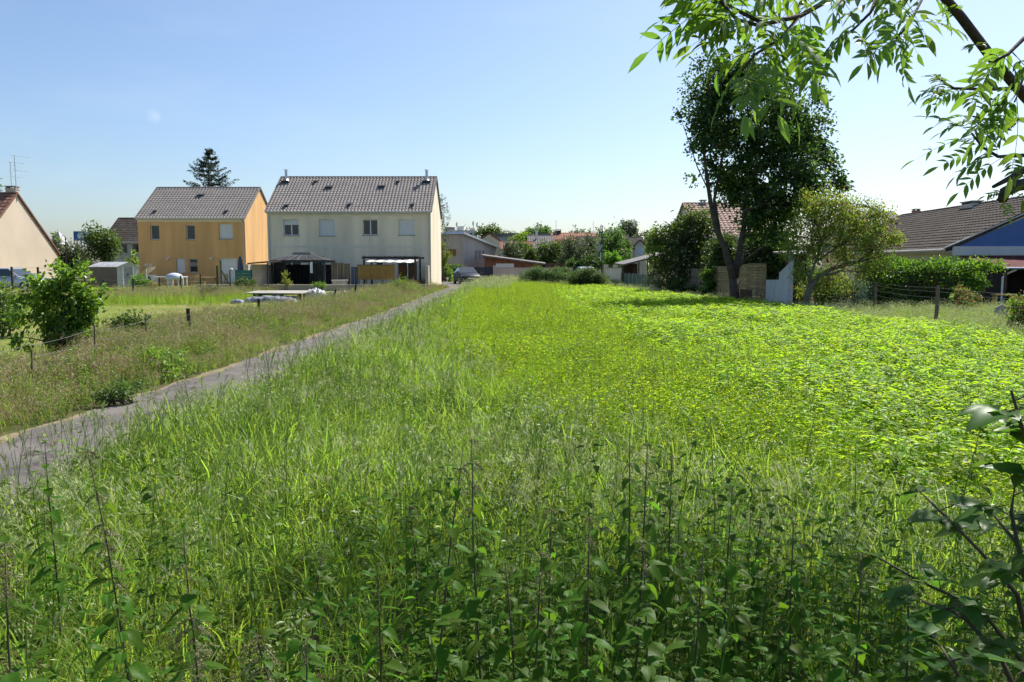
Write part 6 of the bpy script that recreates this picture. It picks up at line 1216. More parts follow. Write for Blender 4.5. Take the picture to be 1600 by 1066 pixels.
for (x, y, r), lb in (((1128, 398, 24), 'dense green shrub behind the panels under the forked trunk'), ((1188, 392, 28), 'dark shrub behind the wide woven panel'), ((1218, 398, 24), 'dark shrub behind the low white sheet')):
    Y = 39.0; bush('shrub', lb, [pb3(x, y, r, Y), pb3(x + 8, y + 18, r, Y), pb3(x - 8, y + 30, r, Y), pb3(x + 5, y - 12, r * .7, Y)], [M['tree_dark'], M['tree_mid']], 210, 28, 0.16, 0.15, 0.10, mix=[0.6, 0.4], group='shrubs behind the woven panels')
# small multi-stemmed fruit tree
Yf = 29.5; base = Vector((wx(1262, Yf), Yf, 0))
limbs = [(pl([(1258, 482), (1262, 460), (1268, 445)], Yf), 0.13, 0.11), (pl([(1266, 450), (1280, 432), (1300, 420), (1325, 412), (1345, 408), (1368, 402)], Yf), 0.1, 0.025), (pl([(1262, 462), (1266, 430), (1276, 405), (1284, 378), (1292, 345), (1300, 310)], Yf), 0.07, 0.012), (pl([(1284, 378), (1275, 350), (1265, 325)], Yf), 0.035, 0.01), (pl([(1276, 408), (1310, 385), (1340, 355), (1360, 325)], Yf), 0.045, 0.01), (pl([(1335, 412), (1360, 395), (1385, 370), (1402, 350)], Yf), 0.03, 0.008), (pl([(1268, 440), (1250, 415), (1235, 395)], Yf), 0.03, 0.008), (pl([(1310, 385), (1318, 350), (1328, 315)], Yf), 0.025, 0.008)]
bl = [(1268, 335, 30), (1300, 325, 28), (1335, 330, 24), (1370, 335, 18), (1290, 365, 34), (1330, 365, 32), (1365, 368, 26), (1395, 372, 18), (1245, 365, 20), (1320, 395, 24), (1360, 395, 22), (1235, 395, 14), (1300, 300, 10), (1388, 345, 10), (1350, 318, 10), (1270, 390, 22), (1255, 310, 14), (1305, 428, 18), (1345, 424, 17), (1375, 412, 12), (1280, 440, 16), (1245, 425, 13), (1320, 445, 14), (1262, 455, 12)]
t = tree('fruit_tree', 'small light green fruit tree with leaning stems and pink tinged leaves', base, limbs, [pb3(x, y, r, Yf, 1.1, 1.0, random.uniform(-.4, .4)) for x, y, r in bl], [M['tree_yellow'], M['tree_light'], M['pink_leaf']], 880, 20, 0.13, 0.10, 0.055, M['bark_light'], 0.13, 170, mix=[0.6, 0.33, 0.07], shell=1.7)
tag(build('hanging_feeder', MB().tube([at(1292.5, 404, Yf), at(1293, 407, Yf), at(1294, 411, Yf)], [0.02, 0.05, 0.04], 8).tube([at(1292.5, 404, Yf), at(1291, 396, Yf)], 0.005, 4), M['red']), 'small red feeder hanging in the fruit tree', 'feeder')
bush('shrub', 'glossy dark shrub with pale flecks under the fruit tree', [pb3(1285, 440, 18, 31), pb3(1270, 455, 18, 31), pb3(1300, 455, 16, 31), pb3(1262, 425, 14, 31.5), pb3(1290, 468, 14, 31)], [M['bramble'], M['spikelet']], 130, 24, 0.12, 0.11, 0.06, mix=[0.9, 0.1])
bush('shrub', 'blue green feathery shrub behind the wire fence', [pb3(1330, 455, 17, 30.5), pb3(1350, 460, 15, 30.5), pb3(1312, 465, 12, 30.5), pb3(1340, 470, 14, 30)], leafmat('blue_green_leaf', (0.07, 0.115, 0.075), (0.10, 0.17, 0.09), 0.35), 120, 26, 0.1, 0.12, 0.03)
hedge('laurel_hedge', 'thick bright green laurel hedge in front of the bungalow', wx(1375, 31), wx(1508, 31), 30.2, 32.6, wz(411, 31), [M['hedge'], M['tree_dark']], 11000, 0.15, 0.065, mix=[0.62, 0.38], lump=0.22)
bush('shrub', 'leafy shrub growing at the right end of the laurel hedge', [pb3(1520, 415, 9, 31), pb3(1540, 418, 10, 31), pb3(1528, 440, 9, 30.5), pb3(1560, 416, 8, 31)], M['hedge'], 60, 20, 0.1, 0.14, 0.06)
bush('photinia_bush', 'red tinged photinia bush beside the veranda', [pb3(1500, 462, 12, 27.5), pb3(1515, 466, 12, 27.5), pb3(1508, 475, 11, 27)], [M['pink_leaf'], M['tree_light'], M['tree_mid']], 70, 22, 0.08, 0.10, 0.05, mix=[0.4, 0.35, 0.25])
bush('photinia_bush', 'large red and green photinia bush at the right picture edge', [pb3(1598, 478, 17, 19.5), pb3(1612, 500, 22, 19.5), pb3(1592, 505, 13, 19.3), pb3(1622, 470, 20, 19.8)], [M['pink_leaf'], M['tree_light'], M['hedge']], 150, 24, 0.08, 0.10, 0.045, mix=[0.3, 0.4, 0.3])
p = gnd(1562, 503); tag(build('grey_slab', MB().prism([(p.x - 0.25, p.y, -0.02), (p.x + 0.26, p.y, -0.02), (p.x + 0.2, p.y + 0.05, 0.45), (p.x + 0.05, p.y + 0.06, 0.5), (p.x - 0.12, p.y + 0.05, 0.42)], (0.02, 0.06, 0)), M['concrete']), 'grey stone slab standing in the grass near the veranda', 'slab')
tag(build('wooden_bench', MB().box(wx(1560, 30), wx(1592, 30), 30, 30.35, wz(462, 30), wz(460, 30)).box(wx(1561, 30), wx(1563, 30), 30.05, 30.3, -0.02, wz(462, 30) - .002).box(wx(1588, 30), wx(1590, 30), 30.05, 30.3, -0.02, wz(462, 30) - .002), M['wood']), 'plain wooden bench under the veranda roof', 'bench')
# left bushes
Yl = 14.4
bush('leafy_bush', 'bright green leafy bush beside the sagging wire fence', [pb3(x, y, r, Yl, 1.0, 1.0, random.uniform(-.15, .2)) for x, y, r in ((105, 450, 26), (118, 430, 16), (75, 460, 22), (60, 475, 22), (100, 490, 34), (125, 475, 24), (70, 505, 24), (110, 515, 26), (45, 440, 9), (140, 480, 14), (55, 445, 12), (95, 425, 9), (85, 530, 18), (38, 432, 6), (32, 468, 9), (152, 455, 9), (122, 414, 7), (30, 500, 10), (88, 412, 5), (158, 490, 8), (40, 530, 12), (135, 525, 14))], [M['tree_light'], M['hedge'], M['tree_dark']], 330, 15, 0.06, 0.105, 0.062, stems=14, mix=[0.55, 0.3, 0.15], base=(wx(95, Yl), Yl, 0))
bush('bramble_clump', 'low rounded bramble clump right of the leafy bush', [pb3(205, 505, 20, 16), pb3(225, 515, 20, 16), pb3(185, 510, 16, 16), pb3(215, 530, 16, 15.7)], [M['tree_mid'], M['tree_dark']], 110, 20, 0.05, 0.06, 0.04, mix=[0.7, 0.3])
bush('green_weed_clump', 'bright green leafy weed clump at the path edge', [pb3(262, 572, 20, 11.8), pb3(240, 560, 16, 12), pb3(285, 565, 16, 12), pb3(265, 590, 20, 11.6), pb3(240, 590, 14, 11.6)], M['tree_light'], 90, 18, 0.05, 0.045, 0.028, stems=8)
bush('green_weed_clump', 'dark green weed clump by the dry verge before the clump above', [pb3(190, 610, 18, 9.6, .8, .7), pb3(160, 618, 16, 9.5, .8, .7), pb3(215, 605, 14, 9.8, .8, .7)], M['tree_mid'], 60, 18, 0.05, 0.04, 0.025, stems=6)
bush('small_bush', 'round grey green bush on the lawn near the green posts', [pb3(325, 460, 12, 38), pb3(318, 466, 10, 38), pb3(334, 455, 9, 38)], M['tree_grey'], 80, 20, 0.08, 0.10, 0.05)
bush('small_bush', 'dark green bush in front of the teal screen', [pb3(383, 441, 8, 46.5), pb3(374, 444, 7, 46.5), pb3(391, 444, 7, 46.5)], M['tree_mid'], 60, 20, 0.08, 0.10, 0.05)
bush('small_bush', 'bright green bush right of the metal shed', [pb3(218, 438, 9, 50), pb3(208, 442, 8, 50), pb3(228, 444, 7, 50)], M['hedge'], 60, 20, 0.1, 0.12, 0.06)
bush('rose_bush', 'small bush with red flowers before the white table', [pb3(235, 448, 7, 50), pb3(240, 446, 6, 50)], [M['tree_light'], M['poppy']], 40, 18, 0.08, 0.09, 0.05, mix=[0.82, 0.18])
bush('dark_bush', 'dark green bush mass at the left picture edge', [pb3(10, 480, 26, 19), pb3(-15, 470, 30, 19), pb3(20, 500, 20, 18.5), pb3(-10, 500, 24, 18.5)], [M['tree_mid'], M['tree_light']], 130, 20, 0.1, 0.10, 0.05, mix=[0.7, 0.3])
bush('potted_shrub', 'yellow green shrub growing before the gazebo', [pb3(446, 438, 5, 48.5), pb3(444, 430, 3.5, 48.5), pb3(450, 442, 5, 48.5), pb3(447, 426, 2.5, 48.5)], M['tree_yellow'], 34, 16, 0.07, 0.09, 0.045)
bush('small_bush', 'low leafy plant before the right gazebo curtain', [pb3(496, 445, 6, 48.8, 1, .6), pb3(504, 446, 5, 48.8, 1, .6)], M['hedge'], 34, 16, 0.07, 0.09, 0.045)
bush('verge_bush', 'tall tangled green weeds at the right corner of the terrace', [pb3(618, 452, 17, 44, .8, 1), pb3(636, 456, 16, 44, .8, 1), pb3(600, 460, 14, 43.5, .8, .9), pb3(650, 462, 12, 44, .8, .8), pb3(630, 440, 9, 44)], [M['tree_mid'], M['grass_grey']], 130, 22, 0.12, 0.13, 0.025, mix=[0.5, 0.5])
bush('verge_bush', 'brownish weed tangle in front of the terrace wall', [pb3(575, 463, 14, 42, .8, .9), pb3(560, 467, 12, 41.5, .8, .9)], [M['rusty_grass'], M['tree_grey']], 80, 22, 0.12, 0.10, 0.025, mix=[0.6, 0.4])
# conifer behind the orange house
Yk = 88.0; b = Vector((wx(331, Yk), Yk, 0)); top = wz(231, Yk); t = thing('conifer_tree', 'dark blue green conifer rising behind the orange house roof', 'tree', b)
mb = MB(); mb.tube([b, b + Vector((0, 0, top * 0.5)), b + Vector((0, 0, top))], [0.3, 0.17, 0.02], 8); PP = []; OO = []
z = top * 0.35
while z < top - 0.15:
    ln = (top - z) * 0.62 * random.uniform(0.75, 1.1) + 0.2; nb = 7
    for k in range(nb):
        a = random.uniform(0, 6.28); l2 = ln * random.uniform(0.6, 1.08); d = azv(a); e = b + Vector((0, 0, z)) + d * l2 + Vector((0, 0, l2 * 0.32)); m_ = b + Vector((0, 0, z)) + d * l2 * 0.5 + Vector((0, 0, l2 * 0.02)); pts = [b + Vector((0, 0, z)), m_, e]
        mb.tube(pts, [0.04, 0.028, 0.008], 4)
        n = int(26 + 60 * l2 / 3)
        for q in range(n):
            u = 0.25 + 0.75 * (q + random.random()) / n; p = (pts[0].lerp(pts[1], u * 2) if u < 0.5 else pts[1].lerp(pts[2], u * 2 - 1)); s = random.choice((-1, 1)); sd = azv(a + s * 1.2)
            PP.append(p + sd * random.uniform(0, 0.30) * (1.1 - u * 0.6) * min(1.2, l2 * .5) + Vector((0, 0, random.uniform(-.15, .06)))); OO.append(d * 0.5 + sd * 0.8 + Vector((0, 0, random.uniform(-.2, .4))))
    z += random.uniform(0.36, 0.52)
build('trunk', mb, M['bark'], t, smooth=True); P = np.array([tuple(p) for p in PP]); O = np.array([tuple(p) for p in OO]); leaf_cloud('crown', P, nrm(O) * 2.0, 0.30, 0.10, M['conifer'], t, 0.6, 0.05)
# willow behind the cream house
Yw2 = 74.0; b = Vector((wx(676, Yw2), Yw2, 0)); t = thing('willow_tree', 'pale weeping willow strands hanging beyond the cream house corner', 'tree', b); mb = MB(); mb.tube([b, b + Vector((0, 0, 6.5))], [0.3, 0.15], 7); PP = []
for i in range(70):
    a = random.uniform(0, 6.28); r = 1.55 * random.random() ** 0.4; zt = wz(292, Yw2) * random.uniform(0.72, 1.0); p = b + Vector((math.cos(a) * r * 1.0, math.sin(a) * r, zt - 0.5 * r * r * 0.5)); L = random.uniform(2.0, 4.6)
    if i % 2 == 0: mb.tube(limb_path(b + Vector((0, 0, 6.0)), p, 0.15, 0.1, 4), 0.025, 4)
    for q in range(46): u = random.random(); PP.append((p.x + 0.12 * math.sin(u * 5 + i) + random.gauss(0, .05), p.y + random.gauss(0, .05), p.z - L * u))
P = np.array(PP); build('trunk', mb, M['bark_light'], t, smooth=True); leaf_cloud('crown', P, np.tile([[0, 0, -1.6]], (len(P), 1)), 0.2, 0.05, M['tree_grey'], t, 0.2, 0.3)
bush('shrub', 'green shrub leaning out behind the cream house corner', [pb3(688, 385, 7, 78), pb3(692, 400, 6, 78), pb3(690, 410, 7, 78), pb3(700, 401, 3, 78)], M['tree_light'], 70, 20, 0.15, 0.2, 0.1)
hedge('clipped_hedge', 'clipped box hedge left of the blue gate', wx(690, 81), wx(722, 81), 80.6, 82, wz(414, 81), M['tree_mid'], 2600, 0.16, 0.09, lump=0.06); hedge('clipped_hedge', 'small clipped hedge block in front of the longer hedge', wx(700, 77.5), wx(706.5, 77.5), 77, 78, wz(422, 77), M['hedge'], 700, 0.14, 0.08, lump=0.05)
bush('ivy_mound', 'ivy covered stump at the right end of the pinkish wall', [pb3(893, 415, 6, 82, 1, 1.4), pb3(896, 424, 6, 82, 1, 1.2), pb3(890, 420, 6, 82)], [M['tree_dark'], M['tree_mid']], 90, 22, 0.16, 0.16, 0.12, mix=[.6, .4], cat='ivy')
# round bramble mounds behind the field
def mound(label, bl, Y): bush('bramble_mound', label, [pb3(x, y, r, Y, 1.0, 0.8) for x, y, r in bl], [M['tree_mid'], M['tree_grey']], 420, 26, 0.14, 0.13, 0.06, mix=[0.6, 0.4], group='bramble mounds behind the field', shell=3.2)
mound('wide dark green bramble mound in front of the pinkish wall', ((825, 434, 14), (845, 431, 15), (868, 433, 15), (885, 437, 13), (835, 427, 10), (855, 441, 13), (875, 442, 11)), 62)
mound('rounded dark green bramble mound nearest the white wall', ((903, 433, 14), (925, 432, 15), (938, 438, 12), (915, 440, 13), (900, 441, 10), (912, 428, 9)), 60)
mound('small bramble mound showing above the wider mounds', ((870, 428, 8), (882, 428, 7), (862, 430, 7)), 66)
# village trees
G = 'trees in the village'
def vt(label, px, top, wpx, Y, leaf, n=150, L=0.32, base=0.0, th=0.22): simple_tree('village_tree', label, (wx(px, Y), Y, base), wz(top, Y), wpx / 2 * Y / F_PX, leaf, L, n, 16, group=G, th=th)
vt('dark green tree above the red roofed house', 769, 352, 46, 165, M['tree_mid'], 170, 0.5, th=.5); vt('dark round tree above the slate roof', 837, 355, 42, 170, M['tree_mid'], 170, 0.5, th=.5); vt('bright green round tree beside the slate roofed house', 814, 364, 38, 118, M['tree_light'], 170, 0.34, th=.3)
vt('grey green bushy tree above the brick shed', 803, 380, 50, 94, M['tree_grey'], 200, 0.3, th=.05); vt('leafy green tree behind the right end of the brick shed', 853, 378, 44, 95, M['tree_mid'], 200, 0.3, th=.05); vt('small green tree between the grey bush and leafy tree', 829, 388, 20, 93, M['tree_mid'], 90, 0.28, th=.05)
vt('greyish loose tree in front of the orange roof', 893, 368, 54, 92, M['tree_grey'], 190, 0.28, th=.05); vt('broad green tree beside the old lamp post', 953, 361, 62, 88, M['tree_mid'], 260, 0.3, th=.1); vt('yellow green shrub tree beneath the lamp post', 955, 396, 26, 80, M['hedge'], 120, 0.24, th=.05); vt('dark green bush left of the lamp post', 925, 400, 34, 81, M['tree_dark'], 130, 0.25, th=.02); vt('slender conical bush right of the ivy stump', 906, 405, 12, 82, M['tree_dark'], 60, 0.22, th=.02)
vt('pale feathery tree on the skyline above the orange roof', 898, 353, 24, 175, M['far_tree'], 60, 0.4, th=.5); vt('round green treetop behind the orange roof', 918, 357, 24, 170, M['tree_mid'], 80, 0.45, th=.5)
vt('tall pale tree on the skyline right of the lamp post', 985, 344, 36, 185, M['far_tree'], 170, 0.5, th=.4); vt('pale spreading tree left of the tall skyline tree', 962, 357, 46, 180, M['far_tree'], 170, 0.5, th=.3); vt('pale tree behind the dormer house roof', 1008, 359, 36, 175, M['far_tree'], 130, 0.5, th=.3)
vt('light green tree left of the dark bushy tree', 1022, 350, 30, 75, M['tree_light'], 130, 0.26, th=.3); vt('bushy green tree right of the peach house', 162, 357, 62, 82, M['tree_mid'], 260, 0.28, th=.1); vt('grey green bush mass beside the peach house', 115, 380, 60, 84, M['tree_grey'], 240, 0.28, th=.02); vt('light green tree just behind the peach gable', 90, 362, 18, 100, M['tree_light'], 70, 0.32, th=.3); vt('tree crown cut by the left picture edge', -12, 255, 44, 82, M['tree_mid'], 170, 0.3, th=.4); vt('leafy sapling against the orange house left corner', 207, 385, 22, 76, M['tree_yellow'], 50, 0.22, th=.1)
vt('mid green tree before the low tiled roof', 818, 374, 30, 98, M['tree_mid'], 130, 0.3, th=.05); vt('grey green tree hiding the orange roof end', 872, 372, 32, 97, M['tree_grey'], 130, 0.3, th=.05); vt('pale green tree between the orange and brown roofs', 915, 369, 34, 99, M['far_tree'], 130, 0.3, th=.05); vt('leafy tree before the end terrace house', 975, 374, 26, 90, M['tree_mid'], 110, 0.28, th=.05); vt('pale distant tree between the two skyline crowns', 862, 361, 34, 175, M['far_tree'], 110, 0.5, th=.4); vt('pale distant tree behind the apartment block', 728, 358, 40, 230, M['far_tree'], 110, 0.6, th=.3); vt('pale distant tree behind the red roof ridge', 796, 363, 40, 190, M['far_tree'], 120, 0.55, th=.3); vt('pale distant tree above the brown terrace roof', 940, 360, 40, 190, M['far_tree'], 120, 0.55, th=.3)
vt('dark conifer top behind the bungalow ridge', 1575, 300, 60, 70, M['conifer'], 110, 0.3, th=.4); vt('dark green tree between the pantiled roof and the fruit tree', 1330, 338, 60, 60, M['tree_mid'], 160, 0.26, th=.1); vt('dark green crown beside the hidden brown roof', 1372, 348, 34, 52, M['tree_dark'], 110, 0.22, th=.1)
# far wood closing the horizon
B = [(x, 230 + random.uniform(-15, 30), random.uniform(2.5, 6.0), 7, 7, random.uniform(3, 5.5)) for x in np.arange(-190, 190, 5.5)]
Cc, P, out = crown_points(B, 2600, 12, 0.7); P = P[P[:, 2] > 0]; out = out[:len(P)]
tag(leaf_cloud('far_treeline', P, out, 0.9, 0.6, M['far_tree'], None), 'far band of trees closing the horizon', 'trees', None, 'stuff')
# ------------------------------------------------------------------ foreground plants
def leaf_mesh(name, L, w, bend, m, serr=True):
    pb = PB(); ovate(pb, Vector((0, 0, 0)), Vector((1, 0, 0)), Vector((0, 0, 1)), L, w, 0, bend)
    pb.tube([Vector((-0.025, 0, 0)), Vector((0, 0, 0))], 0.0012, 1); me = pb.mesh(name, m); me.polygons.foreach_set('use_smooth', [True] * len(me.polygons)); return me
nl = [leaf_mesh('leaf', 0.095, 0.055, b, [M['nettle'], M['nettle_stem']]) for b in (0.15, 0.3, 0.5, 0.7)]
def flower_mesh():
    pb = PB()
    for k in range(7):
        a = azv(random.uniform(0, 6.3)); pts = [a * (0.045 * t) + Vector((0, 0, 0.012 * t - 0.045 * t * t)) for t in (0, .33, .66, 1)]
        pb.tube(pts, 0.0008, 0)
        for q in range(16): t = random.uniform(.15, 1); p = a * (0.045 * t) + Vector((0, 0, 0.012 * t - 0.045 * t * t)); pb.leaf(p + rv(0.002), rv(), rv(), 0.006, 0.005, 0, 0, 2)
    return pb.mesh('flower_cluster', [M['nettle_flower']])
fl = [flower_mesh() for i in range(3)]
def nettle(label, px, top, Y, flowers=3, lean=None, big=1.0, seedy=False, group='tall nettles in the foreground'):
    tp = at(px, top, Y); lean = lean if lean is not None else random.uniform(-.08, .08); lean += random.uniform(-.07, .07); h = tp.z; b = Vector((tp.x - lean * h, Y + random.uniform(-.05, .05), -0.02)); t = thing('nettle_plant', label, 'nettle', b, 0, group)
    pts = [b.lerp(tp, u) + Vector((0.05 * math.sin(2.6 * u + px), 0.04 * math.cos(2.2 * u + px), 0)) * u * (1.0 - u) for u in (0, .25, .5, .75, 1)]; build('stem', MB().tube(pts, [0.0042, 0.004, 0.0034, 0.0027, 0.0016], 5), M['nettle_stem'], t, smooth=True)
    n = 14
    for k in range(n):
        u = 0.34 + 0.66 * k / (n - 1); i = min(3, int(u * 4)); p = pts[i].lerp(pts[i + 1], u * 4 - i) if u < 1 else pts[4]; az = k * 1.57 + px * 0.1
        for s in (0, math.pi):
            if random.random() < (0.55 if seedy and k > 6 else 0.12): continue
            sc = big * (0.98 - 0.56 * max(0, u - 0.5) / 0.5) * random.uniform(0.8, 1.15); o = link('leaf', random.choice(nl), t); a = az + s + random.uniform(-.25, .25); pitch = random.uniform(-0.1, 0.35) - 0.5 * (u > 0.93); d = azv(a) * 0.02 * sc
            o.location = p + d - b; o.rotation_euler = (random.uniform(-.25, .25), pitch, a); o.scale = (sc, sc, sc)
        if k >= n - 1 - flowers - (2 if seedy else 0) and random.random() < 0.8: 
            for q in range(2 if seedy else 1): o = link('flower_cluster', random.choice(fl), t); o.location = p - b + Vector((0, 0, -0.004 - 0.02 * q)); o.rotation_euler = (0, 0, random.uniform(0, 6)); s = random.uniform(0.6, 0.95) * (1.15 if seedy else 0.85); o.scale = (s, s, s)
    return t
NL = [('tallest nettle, dark stem rising in the bottom centre', 737, 686, 2.15, 3, 0.02), ('slim tall nettle leaning beside the tallest one', 724, 700, 2.35, 3, 0.10), ('tall nettle with drooping leaves right of centre', 1012, 690, 2.3, 2, 0.03), ('nettle leaning left behind the tall one right of centre', 984, 678, 2.9, 3, -0.08), ('slender flowering nettle further right of centre', 1050, 712, 2.8, 4, 0.0), ('tall seeding nettle at the lower left with hanging tassels', 137, 705, 2.4, 5, -0.05), ('seeding nettle cut by the lower left edge', 8, 850, 1.9, 5, 0.02), ('leafy nettle top against the asphalt at left', 70, 690, 3.3, 0, 0.0), ('short nettle with pinkish top in the bottom centre', 846, 862, 1.95, 4, 0.06), ('dark nettle with spreading leaf pair in the bottom centre', 921, 806, 1.95, 3, 0.0), ('dark nettle left of the spreading one', 862, 795, 2.4, 1, 0.0), ('nettle standing above the right foreground grass', 1145, 760, 2.5, 1, 0.02), ('dark nettle with broad leaves at lower right', 1240, 816, 2.2, 1, 0.04), ('nettle in front of the bramble leaves at lower right', 1348, 862, 2.05, 1, -0.04), ('nettle rising among the bramble leaves', 1420, 905, 2.0, 0, 0.0), ('seeding nettle with brown top near the bottom left', 286, 832, 2.3, 4, -0.02), ('large brown seeding nettle at the very bottom left', 300, 965, 1.55, 5, 0.0), ('seeding nettle right of the large brown one', 400, 995, 1.6, 5, -0.2), ('faint nettle standing in the grass left of centre', 640, 790, 2.9, 2, 0.0), ('small nettle in the grass near the left third', 505, 850, 2.6, 1, 0.04), ('leafy nettle low at the bottom right of centre', 1100, 850, 1.95, 0, 0.05), ('short dark nettle between the centre stems', 790, 880, 2.1, 0, -0.04), ('dark leafy nettle right of the spreading pair', 1005, 850, 1.95, 1, 0.0), ('thin nettle left of the tallest stem', 590, 900, 2.0, 0, 0.05), ('small nettle behind the right foreground ones', 1190, 800, 2.7, 1, 0.0), ('low nettle near the bottom edge left of centre', 480, 1000, 1.75, 1, 0.03)]
for a in NL: nettle(a[0], a[1], a[2], a[3], a[4], a[5], 1.0, a[4] >= 5)
# ---- bramble at the lower right
bl3 = [leaf_mesh('leaflet', 0.085, 0.062, b, [M['bramble'], M['bramble_cane']]) for b in (0.05, 0.18, 0.32)]
def bramble(label, canes, nleaf, big=1.0, elder=False):
    b = canes[0][0]; t = thing('bramble_bush', label, 'bramble', (b[0], b[1], 0)); org = Vector((b[0], b[1], 0))
    for c in canes:
        pts = [Vector(p) for p in c]; cn = build('cane', MB().tube(pts, [0.0065 - 0.004 * i / (len(pts) - 1) for i in range(len(pts))], 6), M['bramble_cane'], t, smooth=True); seg = len(pts) - 1
        for k in range(nleaf):
            u = 0.15 + 0.85 * (k + random.random() * 0.5) / nleaf; f = min(u, 0.999) * seg; i = int(f); p = pts[i].lerp(pts[i + 1], f - i); d = (pts[i + 1] - pts[i]).normalized(); az = k * 2.4 + random.uniform(-.4, .4); out = (azv(az, 0.25) + d * 0.3).normalized(); q = p + out * 0.045 * big
            build('leaf_stalk', MB().tube([p, q], 0.0014, 4), M['bramble_cane'], t)
            for s in (-1.15, 0, 1.15):
                o = link('leaflet', random.choice(bl3), t); sc = big * random.uniform(0.75, 1.1) * (1.1 if s == 0 else 0.85); o.location = q - org; o.rotation_euler = (random.uniform(-.35, .35), random.uniform(-.15, .4), math.atan2(out.y, out.x) + s); o.scale = (sc,) * 3
    return t
def ap(*l): return [at(x, y, Y) for x, y, Y in l]
bramble('dark bramble with arching canes filling the lower right corner', [ap((1640, 1150, 1.8), (1590, 930, 1.85), (1530, 860, 1.9), (1470, 800, 1.95), (1445, 775, 2.0)), ap((1650, 1100, 1.9), (1530, 950, 2.0), (1440, 910, 2.05), (1370, 870, 2.1)), ap((1640, 1000, 1.7), (1600, 900, 1.75), (1580, 800, 1.8), (1590, 730, 1.85)), ap((1620, 1150, 1.6), (1560, 1020, 1.7), (1500, 960, 1.8), (1440, 940, 1.85)), ap((1560, 1150, 1.5), (1500, 1060, 1.55), (1470, 1010, 1.6)), ap((1660, 980, 1.9), (1590, 850, 2.0), (1540, 790, 2.1))], 7, 0.95)
bramble('dark leafy shoot silhouetted at the right picture edge', [ap((1680, 900, 1.4), (1640, 760, 1.42), (1600, 680, 1.45), (1580, 610, 1.45)), ap((1660, 760, 1.45), (1610, 660, 1.5), (1570, 640, 1.5))], 6, 0.9)
random.seed(21)
# ---- the ash tree: trunk beyond the right edge, boughs hanging into the picture
def ash_leaf_mesh(nl_, L):
    pb = PB(); k = nl_ // 2; droop = random.uniform(0.15, 0.4); pos = lambda u: Vector((L * u, 0, -droop * L * u * u))
    pb.tube([pos(u) for u in (0, .25, .5, .75, 1)], [0.0014, 0.0013, 0.0011, 0.0009, 0.0006], 1)
    for i in range(k):
        u = 0.28 + 0.66 * i / k
        for s in (-1, 1): pb.leaf(pos(u), Vector((0.55, s * 0.85, random.uniform(-.45, .1))), Vector((random.uniform(-.3, .3), s * random.uniform(-.5, .3), 1)), 0.074 * random.uniform(.75, 1.15), random.uniform(0.019, 0.024), 0, random.uniform(.05, .35), 4)
    pb.leaf(pos(1), Vector((1, 0, -0.5)), Vector((0.4, 0, 1)), 0.082, 0.024, 0, 0.15, 4); me = pb.mesh('compound_leaf', [M['ash_leaf'], M['ash_stalk']]); return me
al = [ash_leaf_mesh(random.choice((6, 8, 8, 10)), random.uniform(0.17, 0.24)) for i in range(8)]
TR = Vector((3.75, 4.4, 0)); t = thing('ash_tree', 'ash tree whose leafy boughs hang into the top right corner', 'tree', TR)
build('trunk', MB().tube([TR + Vector((0, 0, -.02)), TR + Vector((0.02, 0, 1.0)), TR + Vector((-.03, .05, 2.2)), TR + Vector((-.15, .1, 3.6)), TR + Vector((-.3, .3, 5.5))], [0.16, 0.135, 0.125, 0.1, 0.05], 10), M['bark_ash'], t, smooth=True)
def bough(pts, r0, r1, leaves, lo=0.15, hang=0.5, sc=1.0):
    pts = [Vector(p) for p in pts]; n = len(pts); b = build('branch', MB().tube(pts, [r0 + (r1 - r0) * i / (n - 1) for i in range(n)], 7), M['bark_ash'], t, smooth=True)
    for k in range(leaves):
        u = lo + (1 - lo) * (k + random.random()) / leaves; f = min(u, .999) * (n - 1); i = int(f); p = pts[i].lerp(pts[i + 1], f - i); d = (pts[i + 1] - pts[i]).normalized()
        v = (d * random.uniform(0.2, 0.9) + azv(random.uniform(0, 6.3)) * 0.75 + Vector((0, 0, random.uniform(-hang, 0.25)))).normalized(); o = link('compound_leaf', random.choice(al), b); q = v.to_track_quat('X', 'Z').to_euler(); q.rotate_axis('X', random.uniform(-.8, .8)); o.location = p - TR; o.rotation_euler = q; s = sc * random.uniform(.68, 1.02); o.scale = (s, s, s)
    return b
bough(ap((1640, 190, 4.1), (1600, 150, 4.0), (1545, 85, 3.8), (1500, 25, 3.7), (1470, -10, 3.6), (1430, -60, 3.4), (1380, -110, 3.0)), 0.026, 0.016, 5, 0.3)
bough([TR + Vector((-.05, .05, 2.5))] + ap((1640, 190, 4.1)), 0.05, 0.035, 0)
# the near spray that droops across the top
bough(ap((1430, -60, 3.4), (1330, -20, 2.6), (1250, 25, 2.35), (1195, 38, 2.2), (1140, 10, 2.15), (1105, -15, 2.1)), 0.010, 0.003, 23, 0.15, 0.5)
bough(ap((1250, 25, 2.35), (1220, 60, 2.25), (1180, 85, 2.15), (1160, 110, 2.1)), 0.005, 0.003, 10, 0.2, 0.9)
bough(ap((1380, -110, 3.0), (1380, -30, 2.6), (1360, 20, 2.45), (1330, 50, 2.4)), 0.008, 0.003, 13, 0.2, 0.8)
bough(ap((1185, 40, 2.2), (1150, 30, 2.15), (1115, -10, 2.1), (1090, -40, 2.1)), 0.005, 0.003, 10, 0.1, 0.4)
bough(ap((1460, -40, 3.2), (1440, 0, 2.9), (1420, 40, 2.75), (1400, 60, 2.7)), 0.006, 0.003, 10, 0.1, 0.8)
bough(ap((1300, -40, 2.5), (1240, -30, 2.4), (1170, -20, 2.3), (1110, -30, 2.2)), 0.008, 0.003, 14, 0.1, 0.4)
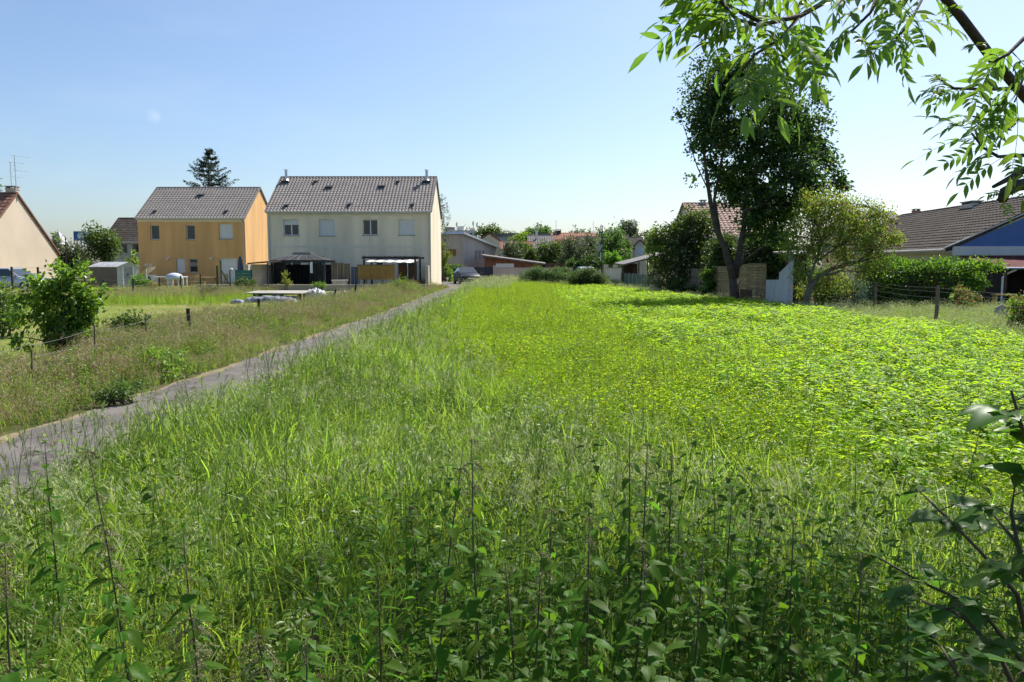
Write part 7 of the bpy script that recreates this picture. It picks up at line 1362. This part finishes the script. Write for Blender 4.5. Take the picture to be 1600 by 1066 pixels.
# twigs on the right
bough(ap((1590, 138, 4.0), (1540, 140, 3.9), (1490, 138, 3.85), (1462, 120, 3.8)), 0.010, 0.004, 8, 0.45, 0.7)
bough(ap((1660, 180, 3.8), (1600, 186, 3.75), (1550, 188, 3.7), (1520, 182, 3.7)), 0.010, 0.004, 10, 0.3, 0.7)
bough(ap((1680, 240, 3.6), (1600, 243, 3.6), (1560, 245, 3.6), (1535, 230, 3.6), (1518, 208, 3.6)), 0.011, 0.004, 11, 0.3, 0.7)
bough(ap((1640, 40, 2.7), (1600, 60, 2.6), (1575, 85, 2.55), (1555, 95, 2.5)), 0.008, 0.004, 8, 0.2, 0.8); bough(ap((1640, 90, 2.7), (1600, 120, 2.6), (1585, 160, 2.6)), 0.006, 0.003, 7, 0.2, 0.9)
bough(ap((1700, 250, 3.9), (1600, 266, 3.8), (1575, 280, 3.75), (1552, 292, 3.7)), 0.022, 0.008, 0); bough(ap((1700, 275, 4.0), (1620, 285, 3.9), (1590, 290, 3.8), (1570, 300, 3.75), (1566, 312, 3.72)), 0.034, 0.022, 3, 0.6, 0.8, 0.5)
for p_ in ((2.9, 6.2, 4.6), (3.2, 7.2, 5.2), (2.4, 6.6, 5.0), (3.6, 6.0, 5.2), (2.2, 7.4, 5.5)): bough([TR + Vector((-.12, .1, 3.2)), TR.lerp(Vector(p_), .5) + Vector((0, 0, 2.2)), Vector(p_)], 0.05, 0.015, 0)
# the rest of the crown, above the picture: it shades the foreground
Cc, P, out = crown_points([(2.8, 6.4, 4.7, 0.9, 0.8, 0.5), (3.3, 7.2, 5.2, 1.1, 0.9, 0.6), (2.2, 6.9, 5.1, 0.8, 0.8, 0.5), (3.7, 6.0, 5.3, 1.0, 0.9, 0.7), (2.1, 7.6, 5.6, 0.9, 0.8, 0.5), (4.4, 5.6, 5.2, 1.2, 1.0, 0.8)], 270, 20, 0.15)
leaf_cloud('crown', P, out, 0.10, 0.04, M['ash_leaf'], t, 0.7, 0.4)
# ---- poppies and small finds
def poppy(label, px, py, Y):
    p = at(px, py, Y); t = thing('red_poppy', label, 'poppy', (p.x, Y, 0), 0, 'red poppies in the verge'); build('stem', MB().tube([(p.x + .03, Y, -0.02), (p.x, Y, p.z)], 0.0025, 4), M['stalk'], t); pb = PB()
    for k in range(4): a = k * 1.57 + random.uniform(-.2, .2); pb.leaf(p, azv(a, 0.55), azv(a + math.pi, 1.0), 0.055, 0.07, 0, -0.25, 4)
    me = pb.mesh('petals', [M['poppy']]); o = link('petals', me, t); o.location = (-p.x, -Y, 0); return t
for a in (('single red poppy in the grass near the left edge', 70, 598, 10.5), ('red poppy before the terrace tarps, lower of the pair', 504, 479, 29), ('red poppy lying lowest by the path verge', 520, 492, 26), ('red poppy just left of the lower pair', 497, 484, 29.5), ('red poppy beside the second leaning post', 556, 469, 35), ('red poppy right of the leaning posts', 574, 469, 35), ('red poppy near the white bag', 543, 468.5, 36), ('red poppy at the wood pile edge', 483, 476, 31), ('red poppy on the right path edge near the house', 703, 461, 37)): poppy(*a)
g = gnd(850, 512); tag(build('forked_stick', MB().tube([g + Vector((0, 0, 0.1)), g + Vector((.08, 0, .42)), g + Vector((.2, 0, .62))], [0.02, 0.014, 0.006], 5).tube([g + Vector((-.12, 0, .3)), g + Vector((.03, 0, .3))], [.02, .025], 5).tube([g + Vector((-.12, 0, .28)), g + Vector((-.14, 0, .42))], [.015, .006], 5), M['stalk']), 'dark forked stick poking out of the middle of the field', 'stick')
